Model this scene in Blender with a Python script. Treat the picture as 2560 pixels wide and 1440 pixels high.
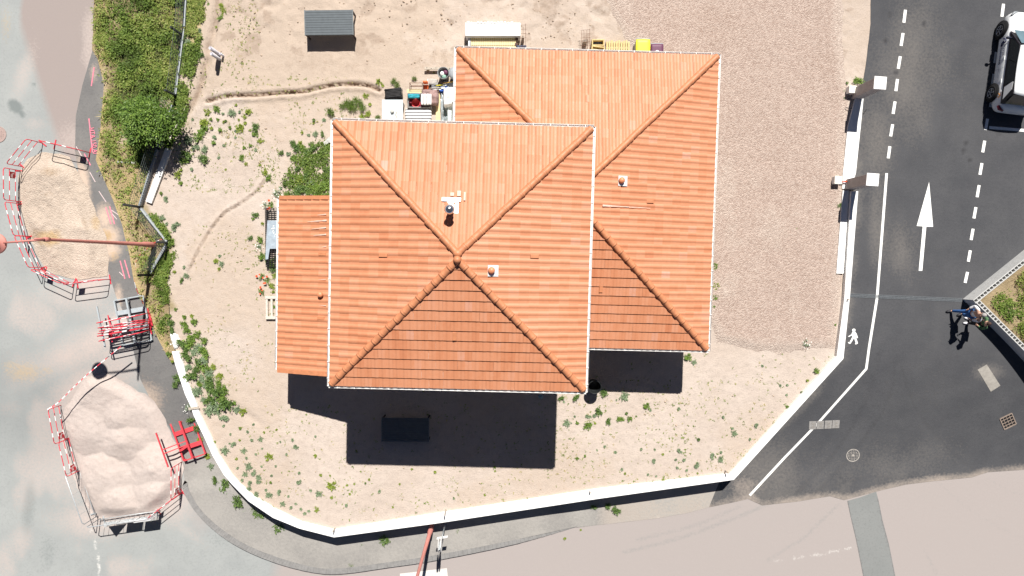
import bpy, bmesh, math, random
import numpy as np
from mathutils import Vector, Matrix, Quaternion
from mathutils.geometry import delaunay_2d_cdt
random.seed(7); RNG = np.random.default_rng(7)
for o in list(bpy.data.objects): bpy.data.objects.remove(o)
SC = bpy.context.scene
COL = SC.collection
R = math.radians

# ------------------------------------------------------------------ camera, sky, sun, exposure
FPX = 1706.0; CX, CY = 1280.0, 720.0; NADIR = (1270.0, 655.0); CAM_H = 29.0
nd = Vector(((NADIR[0]-CX)/FPX, (CY-NADIR[1])/FPX, -1)).normalized()
CAM_Q = nd.rotation_difference(Vector((0, 0, -1)))
CAM_R = CAM_Q.to_matrix()
cam = bpy.data.cameras.new('camera'); camo = bpy.data.objects.new('camera', cam); COL.objects.link(camo)
camo.location = (0, 0, CAM_H); camo.rotation_mode = 'QUATERNION'; camo.rotation_quaternion = CAM_Q
cam.sensor_width = 36.0; cam.lens = 36.0*FPX/2560.0; cam.clip_end = 2000; cam.clip_start = 0.1
SC.camera = camo

SUN_DIR = Vector((0.128, 0.765, 1.0)).normalized()       # towards the sun
sun_el = math.asin(SUN_DIR.z); sun_az = math.atan2(SUN_DIR.x, SUN_DIR.y)
w = bpy.data.worlds.new('World'); SC.world = w; w.use_nodes = True
nt = w.node_tree; nt.nodes.clear()
wo = nt.nodes.new('ShaderNodeOutputWorld'); bg = nt.nodes.new('ShaderNodeBackground'); sk = nt.nodes.new('ShaderNodeTexSky')
sk.sky_type = 'NISHITA'; sk.sun_disc = False; sk.sun_elevation = sun_el; sk.sun_rotation = sun_az
sk.altitude = 200; sk.air_density = .28; sk.dust_density = .3; sk.ozone_density = .6
bg.inputs['Strength'].default_value = 0.05
nt.links.new(sk.outputs[0], bg.inputs[0]); nt.links.new(bg.outputs[0], wo.inputs[0])
sl = bpy.data.lights.new('sun', 'SUN'); sl.energy = 5.0; sl.angle = R(0.5); sl.color = (1.0, 0.955, 0.89)
so = bpy.data.objects.new('sun', sl); COL.objects.link(so); so.location = (10, 40, 60)
so.rotation_mode = 'QUATERNION'; so.rotation_quaternion = (-SUN_DIR).to_track_quat('-Z', 'Y')
SC.view_settings.view_transform = 'Standard'; SC.view_settings.look = 'None'
SC.view_settings.gamma = 1.0; SC.view_settings.exposure = 0.62
try: SC.view_settings.use_curve_mapping = False
except Exception: pass
SC.cycles.max_bounces = 5

# ------------------------------------------------------------------ survey: photograph -> place
def P(px, py, h=0.0):
    d = CAM_R @ Vector(((px-CX)/FPX, (CY-py)/FPX, -1.0))
    t = (h-CAM_H)/d.z
    return Vector((d.x*t, d.y*t, h))
def smooth(t):
    t = np.clip(t, 0, 1); return t*t*(3-2*t)
def zo(Y):                                             # street level outside the garden wall
    Y = np.asarray(Y, float)
    return -0.95*smooth((-3.0-Y)/6.5) - np.maximum(0, -9.5-Y)*0.03
def G(px, py, h=0.0):                                  # point h above the street terrain
    z = h
    for _ in range(6):
        p = P(px, py, z); z = float(zo(p.y))+h
    return P(px, py, z)
_Ri = np.array(CAM_R.transposed())
def W2P(X, Y, Z):
    v = np.stack([X, Y, Z-CAM_H], -1) @ _Ri.T
    return CX - FPX*v[..., 0]/v[..., 2], CY + FPX*v[..., 1]/v[..., 2]

def _hash(ix, iy, s):
    n = (ix*374761393 + iy*668265263 + s*1442695041) & 0xffffffff
    n = ((n ^ (n >> 13))*1274126177) & 0xffffffff
    return ((n ^ (n >> 16)) & 0xffff)/65535.0
def vnoise(x, y, s=0):
    x = np.asarray(x, float); y = np.asarray(y, float)
    ix = np.floor(x).astype(np.int64); iy = np.floor(y).astype(np.int64)
    fx = x-ix; fy = y-iy; fx = fx*fx*(3-2*fx); fy = fy*fy*(3-2*fy)
    a = _hash(ix, iy, s); b = _hash(ix+1, iy, s); c = _hash(ix, iy+1, s); d = _hash(ix+1, iy+1, s)
    return (a*(1-fx)+b*fx)*(1-fy)+(c*(1-fx)+d*fx)*fy
def fbm(x, y, s=0, o=4):
    r = 0; a = .5; t = 0
    for i in range(o):
        r = r+a*vnoise(x*2**i, y*2**i, s+i*17); t += a; a *= .5
    return r/t
def seg_dist(px, py, poly):                            # distance and signed side to a polyline, arrays
    best = np.full(px.shape, 1e9); side = np.zeros(px.shape)
    for (x0, y0), (x1, y1) in zip(poly[:-1], poly[1:]):
        dx, dy = x1-x0, y1-y0; L2 = dx*dx+dy*dy
        t = np.clip(((px-x0)*dx+(py-y0)*dy)/L2, 0, 1)
        d = np.hypot(px-(x0+t*dx), py-(y0+t*dy)); s = (px-x0)*dy-(py-y0)*dx
        m = d < best; best = np.where(m, d, best); side = np.where(m, np.sign(s), side)
    return best, side
def in_poly(px, py, poly):
    px = np.asarray(px, float); py = np.asarray(py, float); r = np.zeros(px.shape, bool)
    n = len(poly)
    for i in range(n):
        x0, y0 = poly[i]; x1, y1 = poly[(i+1) % n]
        if y0 == y1: continue
        c = ((y0 > py) != (y1 > py)) & (px < (x1-x0)*(py-y0)/(y1-y0)+x0)
        r ^= c
    return r
def catmull(pts, n=6):
    out = []
    for i in range(len(pts)-1):
        p0 = pts[max(i-1, 0)]; p1 = pts[i]; p2 = pts[i+1]; p3 = pts[min(i+2, len(pts)-1)]
        for k in range(n):
            t = k/n
            out.append(tuple(.5*((2*b)+(-a+c)*t+(2*a-5*b+4*c-d)*t*t+(-a+3*b-3*c+d)*t**3) for a, b, c, d in zip(p0, p1, p2, p3)))
    out.append(tuple(pts[-1])); return out

# ------------------------------------------------------------------ materials
def _mix(nt, a, b, fac, blend='MIX'):
    m = nt.nodes.new('ShaderNodeMix'); m.data_type = 'RGBA'; m.blend_type = blend
    for sock, v in ((m.inputs[6], a), (m.inputs[7], b)):
        if isinstance(v, (tuple, list)): sock.default_value = (*v[:3], 1)
        else: nt.links.new(v, sock)
    if isinstance(fac, (int, float)): m.inputs[0].default_value = fac
    else: nt.links.new(fac, m.inputs[0])
    return m.outputs[2]
def _noise(nt, co, scale, detail=4, rough=.55, w=0):
    n = nt.nodes.new('ShaderNodeTexNoise'); n.inputs['Scale'].default_value = scale
    n.inputs['Detail'].default_value = detail; n.inputs['Roughness'].default_value = rough
    nt.links.new(co, n.inputs['Vector']); return n.outputs[0]
def _map(nt, v, a, b, c=0.0, d=1.0):
    m = nt.nodes.new('ShaderNodeMapRange'); m.clamp = True
    m.inputs[1].default_value = a; m.inputs[2].default_value = b; m.inputs[3].default_value = c; m.inputs[4].default_value = d
    nt.links.new(v, m.inputs[0]); return m.outputs[0]
def _math(nt, op, a, b=0.0):
    m = nt.nodes.new('ShaderNodeMath'); m.operation = op
    for s, v in ((m.inputs[0], a), (m.inputs[1], b)):
        if isinstance(v, (int, float)): s.default_value = v
        else: nt.links.new(v, s)
    return m.outputs[0]
def _attr(nt, name):
    a = nt.nodes.new('ShaderNodeAttribute'); a.attribute_name = name; return a.outputs['Fac']
def newmat(name):
    m = bpy.data.materials.new(name); m.use_nodes = True; nt = m.node_tree
    b = nt.nodes['Principled BSDF']
    g = nt.nodes.new('ShaderNodeNewGeometry')
    return m, nt, b, g.outputs['Position']
def setb(b, rough=.6, spec=.3, metal=0.0):
    b.inputs['Roughness'].default_value = rough; b.inputs['Specular IOR Level'].default_value = spec; b.inputs['Metallic'].default_value = metal
def _bump(nt, b, h, strength, dist):
    bp = nt.nodes.new('ShaderNodeBump'); bp.inputs['Strength'].default_value = strength; bp.inputs['Distance'].default_value = dist
    nt.links.new(h, bp.inputs['Height']); nt.links.new(bp.outputs[0], b.inputs['Normal'])
_MATS = {}
def M(name, col, rough=.6, var=.12, scale=9.0, metal=0.0, spec=.3, bump=0.0):
    if name in _MATS: return _MATS[name]
    m, nt, b, pos = newmat(name); setb(b, rough, spec, metal)
    n = _noise(nt, pos, scale, 5, .6)
    lo = tuple(c*(1-var) for c in col); hi = tuple(min(1, c*(1+var)) for c in col)
    nt.links.new(_mix(nt, lo, hi, _map(nt, n, .3, .7)), b.inputs['Base Color'])
    if bump: _bump(nt, b, n, bump, .02)
    _MATS[name] = m; return m
def Mtint(name, stops, rough=.6, spec=.25, trans=0.0):           # colour picked per face by the 'tint' attribute
    m, nt, b, pos = newmat(name); setb(b, rough, spec)
    r = nt.nodes.new('ShaderNodeValToRGB'); cr = r.color_ramp
    while len(cr.elements) < len(stops): cr.elements.new(.5)
    for e, (p, c) in zip(cr.elements, stops): e.position = p; e.color = (*c, 1)
    nt.links.new(_attr(nt, 'tint'), r.inputs[0]); nt.links.new(r.outputs[0], b.inputs['Base Color'])
    if trans:
        t = nt.nodes.new('ShaderNodeBsdfTranslucent'); nt.links.new(r.outputs[0], t.inputs[0])
        mx = nt.nodes.new('ShaderNodeMixShader'); mx.inputs[0].default_value = trans
        out = nt.nodes['Material Output']
        nt.links.new(b.outputs[0], mx.inputs[1]); nt.links.new(t.outputs[0], mx.inputs[2]); nt.links.new(mx.outputs[0], out.inputs[0])
    return m

WHITE = M('white_render', (.80, .80, .78), .8, .05, 3)
WPAINT = M('white_road_paint', (.82, .82, .80), .7, .06, 14)
PVC = M('white_pvc', (.78, .78, .77), .45, .04, 3)
CREAM = M('cream_wall_render', (.68, .62, .52), .9, .06, 4)
RED = M('red_enamel', (.62, .035, .05), .45, .15, 5)
BWHITE = M('barrier_white', (.82, .82, .82), .5, .05, 5)
GALV = M('galvanised_steel', (.50, .54, .56), .45, .12, 10, .35, .5)
DARKM = M('dark_fence_metal', (.025, .03, .035), .5, .2, 8)
PINKP = M('salmon_pole_paint', (.50, .20, .17), .5, .08, 5)
BLACKP = M('black_plastic', (.015, .015, .017), .5, .2, 9)
GREYP = M('grey_plastic', (.30, .32, .34), .5, .1, 9)
GLASS = M('dark_glass', (.012, .016, .02), .06, .1, 3, 0, .6)
CONC = M('pale_concrete', (.46, .46, .44), .9, .12, 12, 0, .2, .2)
WOOD = M('pale_timber', (.62, .50, .30), .8, .2, 18)
WOODG = M('weathered_timber', (.42, .37, .31), .85, .22, 18)
YELL = M('yellow_plastic', (.80, .72, .06), .45, .06, 6)
PURP = M('purple_plastic', (.13, .045, .09), .5, .1, 6)
RUST = M('rusty_steel', (.16, .075, .05), .85, .3, 25)
WINE = M('dark_red_cloth', (.22, .035, .05), .8, .2, 14)
ORANGE = M('orange_plastic', (.75, .16, .05), .5, .1, 6)
BLUE = M('blue_cloth', (.03, .10, .42), .7, .2, 12)
TEAL = M('teal_cloth', (.03, .28, .36), .75, .25, 14)
SKIN = M('skin', (.50, .30, .22), .55, .08, 20)
CARW = M('white_car_paint', (.78, .80, .81), .22, .02, 3, 0, .5)

# ------------------------------------------------------------------ mesh helpers
def tagp(o, label=None, cat=None, group=None, kind=None):
    if label: o['label'] = label
    if cat: o['category'] = cat
    if group: o['group'] = group
    if kind: o['kind'] = kind
    return o
def thing(name, loc, label, cat, group=None, rz=0.0, parent=None):
    o = bpy.data.objects.new(name, None); COL.objects.link(o); o.location = loc; o.rotation_euler = (0, 0, rz)
    o.empty_display_size = .2
    if parent: o.parent = parent
    return tagp(o, label, cat, group)
class MB:
    def __init__(s, org=(0, 0, 0)):
        s.v = []; s.f = []; s.m = []; s.o = Vector(org); s.cm = 0
    def add(s, vs, fs, m=None):
        n = len(s.v); s.v += [Vector(p) for p in vs]; s.f += [[i+n for i in f] for f in fs]
        s.m += [s.cm if m is None else m]*len(fs); return s
    def box(s, c, size, rz=0.0, mat=None, m=None):
        x, y, z = (a/2 for a in size)
        vs = [Vector((sx*x, sy*y, sz*z)) for sz in (-1, 1) for sx, sy in ((-1, -1), (1, -1), (1, 1), (-1, 1))]
        T = mat if mat is not None else Matrix.Rotation(rz, 3, 'Z')
        vs = [T @ p + Vector(c) for p in vs]
        return s.add(vs, [(0, 3, 2, 1), (4, 5, 6, 7), (0, 1, 5, 4), (1, 2, 6, 5), (2, 3, 7, 6), (3, 0, 4, 7)], m)
    def bar(s, p0, p1, wd, ht, m=None):                  # rectangular bar between two points
        p0, p1 = Vector(p0), Vector(p1); d = p1-p0; L = d.length
        q = d.to_track_quat('X', 'Z').to_matrix()
        return s.box((p0+p1)/2, (L, wd, ht), mat=q, m=m)
    def tube(s, pts, r, n=8, cap=True, m=None, ms=None):
        pts = [Vector(p) for p in pts]; rs = r if isinstance(r, (list, tuple)) else [r]*len(pts)
        base = len(s.v); up = None
        for i, p in enumerate(pts):
            a = pts[max(i-1, 0)]; b = pts[min(i+1, len(pts)-1)]; d = (b-a).normalized()
            if up is None:
                up = Vector((0, 0, 1)) if abs(d.z) < .9 else Vector((1, 0, 0))
            u = d.cross(up).normalized(); vv = u.cross(d).normalized(); up = vv
            for k in range(n):
                t = 2*math.pi*k/n; s.v.append(p+(u*math.cos(t)+vv*math.sin(t))*rs[i])
        for i in range(len(pts)-1):
            for k in range(n):
                k2 = (k+1) % n
                s.f.append([base+i*n+k, base+i*n+k2, base+(i+1)*n+k2, base+(i+1)*n+k])
                s.m.append(ms[i] if ms else (s.cm if m is None else m))
        if cap:
            s.f.append([base+k for k in reversed(range(n))]); s.m.append(ms[0] if ms else (s.cm if m is None else m))
            e = base+(len(pts)-1)*n; s.f.append([e+k for k in range(n)]); s.m.append(ms[-1] if ms else (s.cm if m is None else m))
        return s
    def prism(s, poly, z0, z1, m=None):                   # poly: list of (x,y); z0,z1 numbers or lists
        n = len(poly)
        a = z0 if isinstance(z0, (list, tuple)) else [z0]*n; b = z1 if isinstance(z1, (list, tuple)) else [z1]*n
        ar = sum(poly[i][0]*poly[(i+1) % n][1]-poly[(i+1) % n][0]*poly[i][1] for i in range(n))
        vs = [(p[0], p[1], a[i]) for i, p in enumerate(poly)]+[(p[0], p[1], b[i]) for i, p in enumerate(poly)]
        fs = [list(reversed(range(n))), list(range(n, 2*n))]+[[i, (i+1) % n, n+(i+1) % n, n+i] for i in range(n)]
        if ar < 0: fs = [list(reversed(f)) for f in fs]
        return s.add(vs, fs, m)
    def lathe(s, c, prof, n=20, m=None, sx=1, sy=1):      # prof: (r,z)
        c = Vector(c); base = len(s.v)
        for r, z in prof:
            for k in range(n):
                t = 2*math.pi*k/n; s.v.append(c+Vector((r*math.cos(t)*sx, r*math.sin(t)*sy, z)))
        for i in range(len(prof)-1):
            for k in range(n):
                k2 = (k+1) % n
                s.f.append([base+i*n+k, base+i*n+k2, base+(i+1)*n+k2, base+(i+1)*n+k]); s.m.append(s.cm if m is None else m)
        return s
    def ball(s, c, r, n=12, m=None, sc=(1, 1, 1)):
        pr = [(max(1e-4, r*math.sin(math.pi*i/(n//2)))*1.0, -r*math.cos(math.pi*i/(n//2))*sc[2]) for i in range(n//2+1)]
        return s.lathe(c, pr, n, m, sc[0], sc[1])
    def build(s, name, mat, parent=None, smooth_=False, bevel=0.0, loc=None):
        me = bpy.data.meshes.new(name)
        off = Vector(loc) if loc is not None else s.o
        me.from_pydata([p-off for p in s.v], [], s.f)
        mats = mat if isinstance(mat, (list, tuple)) else [mat]
        for a in mats: me.materials.append(a)
        if len(mats) > 1: me.polygons.foreach_set('material_index', s.m)
        if smooth_: me.polygons.foreach_set('use_smooth', [True]*len(me.polygons))
        me.update()
        o = bpy.data.objects.new(name, me); COL.objects.link(o)
        if parent: o.parent = parent
        elif loc is not None: o.location = loc
        if bevel:
            b = o.modifiers.new('bevel', 'BEVEL'); b.width = bevel; b.segments = 2; b.limit_method = 'ANGLE'; b.angle_limit = R(40)
        return o
def np_mesh(name, V, F, mat, attrs=None, face_attrs=None, parent=None, smooth_=False, loc=(0, 0, 0)):
    V = np.asarray(V, np.float32)-np.asarray(loc, np.float32); F = np.asarray(F, np.int32); k = F.shape[1]
    me = bpy.data.meshes.new(name); me.vertices.add(len(V)); me.vertices.foreach_set('co', V.ravel())
    me.loops.add(F.size); me.loops.foreach_set('vertex_index', F.ravel())
    me.polygons.add(len(F)); me.polygons.foreach_set('loop_start', np.arange(0, F.size, k, dtype=np.int32))
    me.polygons.foreach_set('loop_total', np.full(len(F), k, np.int32))
    if smooth_: me.polygons.foreach_set('use_smooth', np.ones(len(F), bool))
    for n, a in (attrs or {}).items():
        at = me.attributes.new(n, 'FLOAT', 'POINT'); at.data.foreach_set('value', np.asarray(a, np.float32))
    for n, a in (face_attrs or {}).items():
        at = me.attributes.new(n, 'FLOAT', 'FACE'); at.data.foreach_set('value', np.asarray(a, np.float32))
    me.update(calc_edges=True); me.validate()
    for a in (mat if isinstance(mat, (list, tuple)) else [mat]): me.materials.append(a)
    o = bpy.data.objects.new(name, me); COL.objects.link(o); o.location = loc
    if parent: o.parent = parent
    return o
def sheet(name, poly_xy, step, zf, mat, attr=None, jitter=.35, kind='structure', parent=None, smooth_=True):
    """Terrain sheet: a fine constrained triangulation of a world polygon, heights from zf(X,Y)."""
    b = []
    n = len(poly_xy)
    for i in range(n):
        a = Vector(poly_xy[i][:2]); c = Vector(poly_xy[(i+1) % n][:2]); L = (c-a).length; k = max(1, min(400, int(L/(step*1.5))))
        for j in range(k): b.append(a.lerp(c, j/k))
    xs = [p.x for p in b]; ys = [p.y for p in b]
    gx, gy = np.meshgrid(np.arange(min(xs)+step/2, max(xs), step), np.arange(min(ys)+step/2, max(ys), step))
    gx = gx.ravel()+RNG.uniform(-jitter, jitter, gx.size)*step; gy = gy.ravel()+RNG.uniform(-jitter, jitter, gy.size)*step
    pl = [(p.x, p.y) for p in b]
    m = in_poly(gx, gy, pl); gx, gy = gx[m], gy[m]
    pts = [Vector((p[0], p[1])) for p in pl]+[Vector((x, y)) for x, y in zip(gx, gy)]
    ed = [(i, (i+1) % len(pl)) for i in range(len(pl))]
    vv, _, ff, _, _, _ = delaunay_2d_cdt(pts, ed, [], 1, 1e-4)
    X = np.array([v.x for v in vv]); Y = np.array([v.y for v in vv]); Z = np.asarray(zf(X, Y), float)*np.ones(len(X))
    F = [f for f in ff if len(f) == 3]
    V = np.stack([X, Y, Z], 1); F = np.array(F, np.int32)
    a, bb, c = V[F[:, 0]], V[F[:, 1]], V[F[:, 2]]
    nz = np.cross(bb-a, c-a)[:, 2]; F[nz < 0] = F[nz < 0][:, ::-1]
    px, py = W2P(X, Y, Z)
    o = np_mesh(name, V, F, mat, attr(px, py, X, Y) if attr else None, smooth_=smooth_, parent=parent)
    if kind and parent is None: o['kind'] = kind
    return o
def gxy(pl, outside=True):
    return [tuple((G(x, y) if outside else P(x, y, 0)).xy) for x, y in pl]
def blob(px, py, cx, cy, rx, ry=None, rot=0.0, p=2):
    ry = ry or rx; c, s = math.cos(rot), math.sin(rot)
    dx = px-cx; dy = py-cy; u = (dx*c+dy*s)/rx; v = (-dx*s+dy*c)/ry
    return np.exp(-np.power(u*u+v*v, p/2))
def copy_tree(o, parent=None):
    c = o.copy(); COL.objects.link(c)
    if parent: c.parent = parent
    for ch in list(o.children): copy_tree(ch, c)
    return c
def text_mesh(txt, size, M4, mat, name, parent=None, ext=0.0, align='CENTER'):
    cu = bpy.data.curves.new(name, 'FONT'); cu.body = txt; cu.size = size; cu.extrude = ext; cu.align_x = align; cu.align_y = 'CENTER'
    t = bpy.data.objects.new('tmp_text', cu); COL.objects.link(t)
    dg = bpy.context.evaluated_depsgraph_get(); me = bpy.data.meshes.new_from_object(t.evaluated_get(dg))
    bpy.data.objects.remove(t); bpy.data.curves.remove(cu)
    me.name = name; me.transform(M4); me.materials.clear(); me.materials.append(mat)
    o = bpy.data.objects.new(name, me); COL.objects.link(o)
    if parent: o.parent = parent
    return o
# ------------------------------------------------------------------ ground materials
def ground_mat(name, base, stops, speck=.25, fine=40, bump=.6, bdist=.03, rough=.95, macro=.5, vor=0.0, vscale=30):
    """stops: list of (attribute, colour, noise break-up); base: (dark, light)."""
    m, nt, b, pos = newmat(name); setb(b, rough, .12)
    n1 = _noise(nt, pos, macro, 6, .6); n2 = _noise(nt, pos, fine, 3, .7); n3 = _noise(nt, pos, fine*.18, 5, .65)
    c = _mix(nt, base[0], base[1], _map(nt, n1, .3, .7))
    c = _mix(nt, c, tuple(x*.74 for x in base[0]), _math(nt, 'MULTIPLY', _map(nt, n3, .5, .75), .5))
    for at, colr, br in stops:
        f = _attr(nt, at)
        f = _map(nt, _math(nt, 'ADD', f, _math(nt, 'MULTIPLY', _math(nt, 'SUBTRACT', n3, .5), br)), .22, .78)
        c = _mix(nt, c, colr, f)
    c = _mix(nt, c, (0.0, 0.0, 0.0), _math(nt, 'MULTIPLY', _map(nt, n2, .52, .78), speck))
    c = _mix(nt, c, (1, 1, 1), _math(nt, 'MULTIPLY', _map(nt, n2, .36, .2), speck*.45))
    h = _math(nt, 'ADD', n2, _math(nt, 'MULTIPLY', n3, 1.5))
    if vor:
        v = nt.nodes.new('ShaderNodeTexVoronoi'); v.inputs['Scale'].default_value = vscale; nt.links.new(pos, v.inputs['Vector'])
        sep = nt.nodes.new('ShaderNodeSeparateColor'); nt.links.new(v.outputs['Color'], sep.inputs[0])
        c = _mix(nt, c, _mix(nt, (.25, .16, .125), (.70, .59, .515), sep.outputs[0]), vor)
        h = _math(nt, 'ADD', _math(nt, 'MULTIPLY', v.outputs['Distance'], -2.0), h)
    nt.links.new(c, b.inputs['Base Color'])
    _bump(nt, b, h, bump, bdist); return m
SOIL = ground_mat('bare_soil', ((.455, .38, .325), (.525, .452, .398)),
                  [('pale', (.64, .575, .52), .7), ('tan', (.455, .372, .305), .7), ('dark', (.215, .15, .11), .5), ('straw', (.42, .33, .17), .9), ('humus', (.30, .245, .15), .9)], .2, 22, .5, .04, macro=.35)
GRAVEL = ground_mat('pink_gravel', ((.385, .295, .25), (.445, .35, .30)), [('pale', (.49, .415, .36), .9), ('dark', (.33, .24, .195), .8)], .28, 34, .6, .03, macro=.4, vor=.42, vscale=26)
ROADM = ground_mat('worn_road_asphalt', ((.285, .30, .30), (.335, .35, .345)),
                   [('pink', (.345, .31, .298), .35), ('wedge', (.30, .258, .245), .3), ('sand', (.47, .405, .375), .8), ('ochre', (.47, .36, .22), .9), ('stain', (.19, .21, .21), .5), ('white', (.66, .65, .62), 1.3)], .12, 60, .3, .01, macro=.6)
DRIVE = ground_mat('new_dark_asphalt', ((.066, .068, .075), (.088, .089, .095)),
                   [('dust', (.185, .172, .16), .7), ('sand', (.33, .285, .25), .6), ('tyre', (.050, .050, .054), .35)], .35, 55, .5, .012, macro=.8)
FOOT = ground_mat('old_footpath_asphalt', ((.155, .152, .152), (.20, .195, .19)), [('sand', (.53, .42, .34), .7), ('pale', (.33, .315, .295), .6), ('ochre', (.43, .30, .16), .8)], .25, 50, .5, .015, macro=.9)
SANDM = ground_mat('pink_sand', ((.495, .425, .39), (.535, .465, .43)), [('dark', (.46, .385, .345), .5)], .1, 35, .5, .03, macro=.7)
FILLM = ground_mat('stony_fill', ((.43, .36, .295), (.51, .43, .355)), [('dark', (.28, .20, .12), .8), ('ochre', (.44, .31, .16), .8), ('smooth', (.52, .435, .36), .2)], .25, 26, .5, .025, macro=1.1, vor=.16, vscale=20)
VERGEM = ground_mat('verge_earth', ((.27, .205, .12), (.37, .29, .18)), [('straw', (.44, .34, .18), .8), ('humus', (.085, .095, .035), .7), ('pale', (.46, .37, .28), .7)], .45, 18, 1.0, .05, macro=.9)

def G2(pl): return gxy(pl)
# photo outlines (surveyed on the street level)
ROAD_W = [(238, -420), (236, 60), (232, 125), (206, 215), (190, 290), (188, 375), (200, 460), (240, 580), (266, 660), (290, 740), (318, 800), (335, 880), (352, 950), (378, 1000), (420, 1062), (452, 1130), (462, 1200)]
KERB_IN = catmull([(470, 1205), (478, 1228), (508, 1275), (560, 1322), (625, 1362), (715, 1396), (800, 1417), (870, 1416), (960, 1404), (1070, 1388), (1200, 1364), (1320, 1340), (1440, 1316)], 6)
KERB_OUT = catmull([(456, 1214), (466, 1238), (496, 1284), (550, 1334), (615, 1374), (706, 1410), (798, 1431), (870, 1431), (962, 1418), (1072, 1402), (1202, 1377), (1322, 1350), (1441, 1318)], 6)
DRIVE_EDGE = [(1772, 1268), (1822, 1258), (1870, 1247), (1905, 1263), (1990, 1254), (2075, 1240), (2110, 1250), (2192, 1228), (2265, 1211), (2330, 1203), (2430, 1193), (2470, 1180), (2560, 1174), (3000, 1160)]
WALL = catmull([(427, 842), (436, 872), (446, 905), (458, 945), (475, 990), (497, 1045), (527, 1105), (568, 1167), (622, 1222), (690, 1272), (765, 1309), (834, 1331)], 5)
PAVE_OUT = [(427, 842), (446, 905), (458, 945), (475, 990), (497, 1045), (527, 1105), (568, 1167), (622, 1222), (690, 1272), (765, 1309), (834, 1331), (1100, 1286), (1480, 1240), (1832, 1190)]
FOOT_E = [(246, 148), (262, 212), (252, 330), (241, 400), (284, 500), (306, 560), (326, 640), (336, 700), (362, 765), (398, 850), (427, 900)]

WALLMID = [(437.0, 879.0), (448.5, 913.0), (458.5, 950.0), (472.0, 986.0), (484.5, 1016.0), (492.5, 1040.0), (516.5, 1089.0), (538.5, 1138.0), (568.0, 1186.0), (589.5, 1211.0), (626.5, 1246.5), (686.5, 1285.0), (750.5, 1313.5), (834.0, 1334.5), (1100.0, 1295.5), (1493.0, 1235.5), (1829.5, 1192.5), (2100.5, 894.0)]
WM = [tuple(P(x, y, .1).xy) for x, y in WALLMID]
# far ground under everything, following the slope
gx, gy = np.meshgrid(np.linspace(-170, 170, 60), np.linspace(-170, 170, 120))
gz = zo(gy)-.35
idx = np.arange(gx.size).reshape(gx.shape)
F = np.stack([idx[:-1, :-1], idx[:-1, 1:], idx[1:, 1:], idx[1:, :-1]], -1).reshape(-1, 4)
g = np_mesh('ground', np.stack([gx.ravel(), gy.ravel(), gz.ravel()], 1), F, SOIL); g['kind'] = 'structure'

# ---- old road, grey with pinkish resurfacing
def road_attr(px, py, X, Y):
    pink = smooth((px-640-.25*(1440-py))/90)*smooth((py-(1290-.13*np.maximum(0, px-700)))/50)
    pink = np.maximum(pink, .55*blob(px, py, 500, 1290, 40, 60))
    e, s = seg_dist(px, py, [(-40, -260), (30, 0), (95, 200), (150, 372), (160, 420)])
    wedge = smooth(.5+np.where(s > 0, e, -e)/55)*smooth((px-40+.2*py)/30)*smooth((440-py)/70)
    n = fbm(X*.5, Y*.5, 3)
    sand = np.zeros_like(px)
    for cx, cy, rx, ry, a, st in ((250, 850, 190, 60, -.5, .75), (180, 745, 120, 50, .25, .6), (290, 905, 90, 90, 0, .75), (60, 930, 90, 70, 0, .4), (230, 700, 60, 120, .2, .7), (95, 650, 40, 90, .35, .35), (215, 985, 110, 70, -.5, 1.0), (160, 1160, 22, 130, -.25, .5), (250, 1300, 150, 55, 0, .6), (420, 1250, 80, 70, 0, .7), (90, 310, 45, 25, 0, .35), (60, 180, 30, 120, .3, .4), (30, 1020, 60, 30, 0, .3), (470, 1330, 20, 90, -.9, .35), (185, 340, 60, 60, 0, .5)):
        sand = np.maximum(sand, st*blob(px, py, cx, cy, rx, ry, a))
    sand = np.maximum(sand*(.55+.9*n), .5*smooth((fbm(X*.3, Y*.22, 7)-.5)/.2)*smooth((700-px)/80))
    ochre = np.maximum.reduce([.45*blob(px, py, 25, 912, 26, 14), .42*blob(px, py, 118, 925, 24, 12), .5*blob(px, py, 60, 930, 60, 30), .35*blob(px, py, 15, 60, 20, 60)])
    stain = np.maximum.reduce([.95*blob(px, py, 38, 266, 24, 16, .7, 4), .9*blob(px, py, 56, 285, 9, 10, 0, 4), .8*blob(px, py, 82, 212, 10, 6), .5*blob(px, py, 72, 1270, 22, 90, .1), .4*blob(px, py, 120, 1380, 30, 60), .35*blob(px, py, 545, 1350, 40, 25), .3*blob(px, py, 200, 1140, 40, 130, -.25)])
    d1, _ = seg_dist(px, py, catmull([(1560, 1380), (1700, 1345), (1850, 1290), (1960, 1240)], 4)); d2, _ = seg_dist(px, py, catmull([(1590, 1350), (1730, 1315), (1860, 1262)], 4))
    d3, _ = seg_dist(px, py, [(1920, 1400), (2010, 1345), (2095, 1262)]); d4, _ = seg_dist(px, py, [(2310, 1380), (2335, 1420), (2345, 1450)])
    d5, _ = seg_dist(px, py, catmull([(2350, 1210), (2420, 1270), (2520, 1330), (2600, 1360)], 4)); d6, _ = seg_dist(px, py, catmull([(2470, 1195), (2520, 1225), (2600, 1255)], 4))
    for d, a in ((d1, .36), (d2, .33), (d3, .33), (d4, .3), (d5, .25), (d6, .25)): stain = np.maximum(stain, a*np.exp(-(d/9)**2))
    stain = np.maximum(stain, .2*fbm(X*.35, Y*.12, 9))
    dw, _ = seg_dist(px, py, [(228, 1325), (243, 1380), (252, 1450)]); dw2, _ = seg_dist(px, py, [(1930, 1405), (2060, 1384), (2150, 1365)])
    white = np.maximum(.62*np.exp(-(dw/3.2)**2), .35*np.exp(-(dw2/3.5)**2))
    return dict(pink=pink, wedge=wedge, sand=sand, ochre=ochre, stain=stain, white=white)
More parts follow.
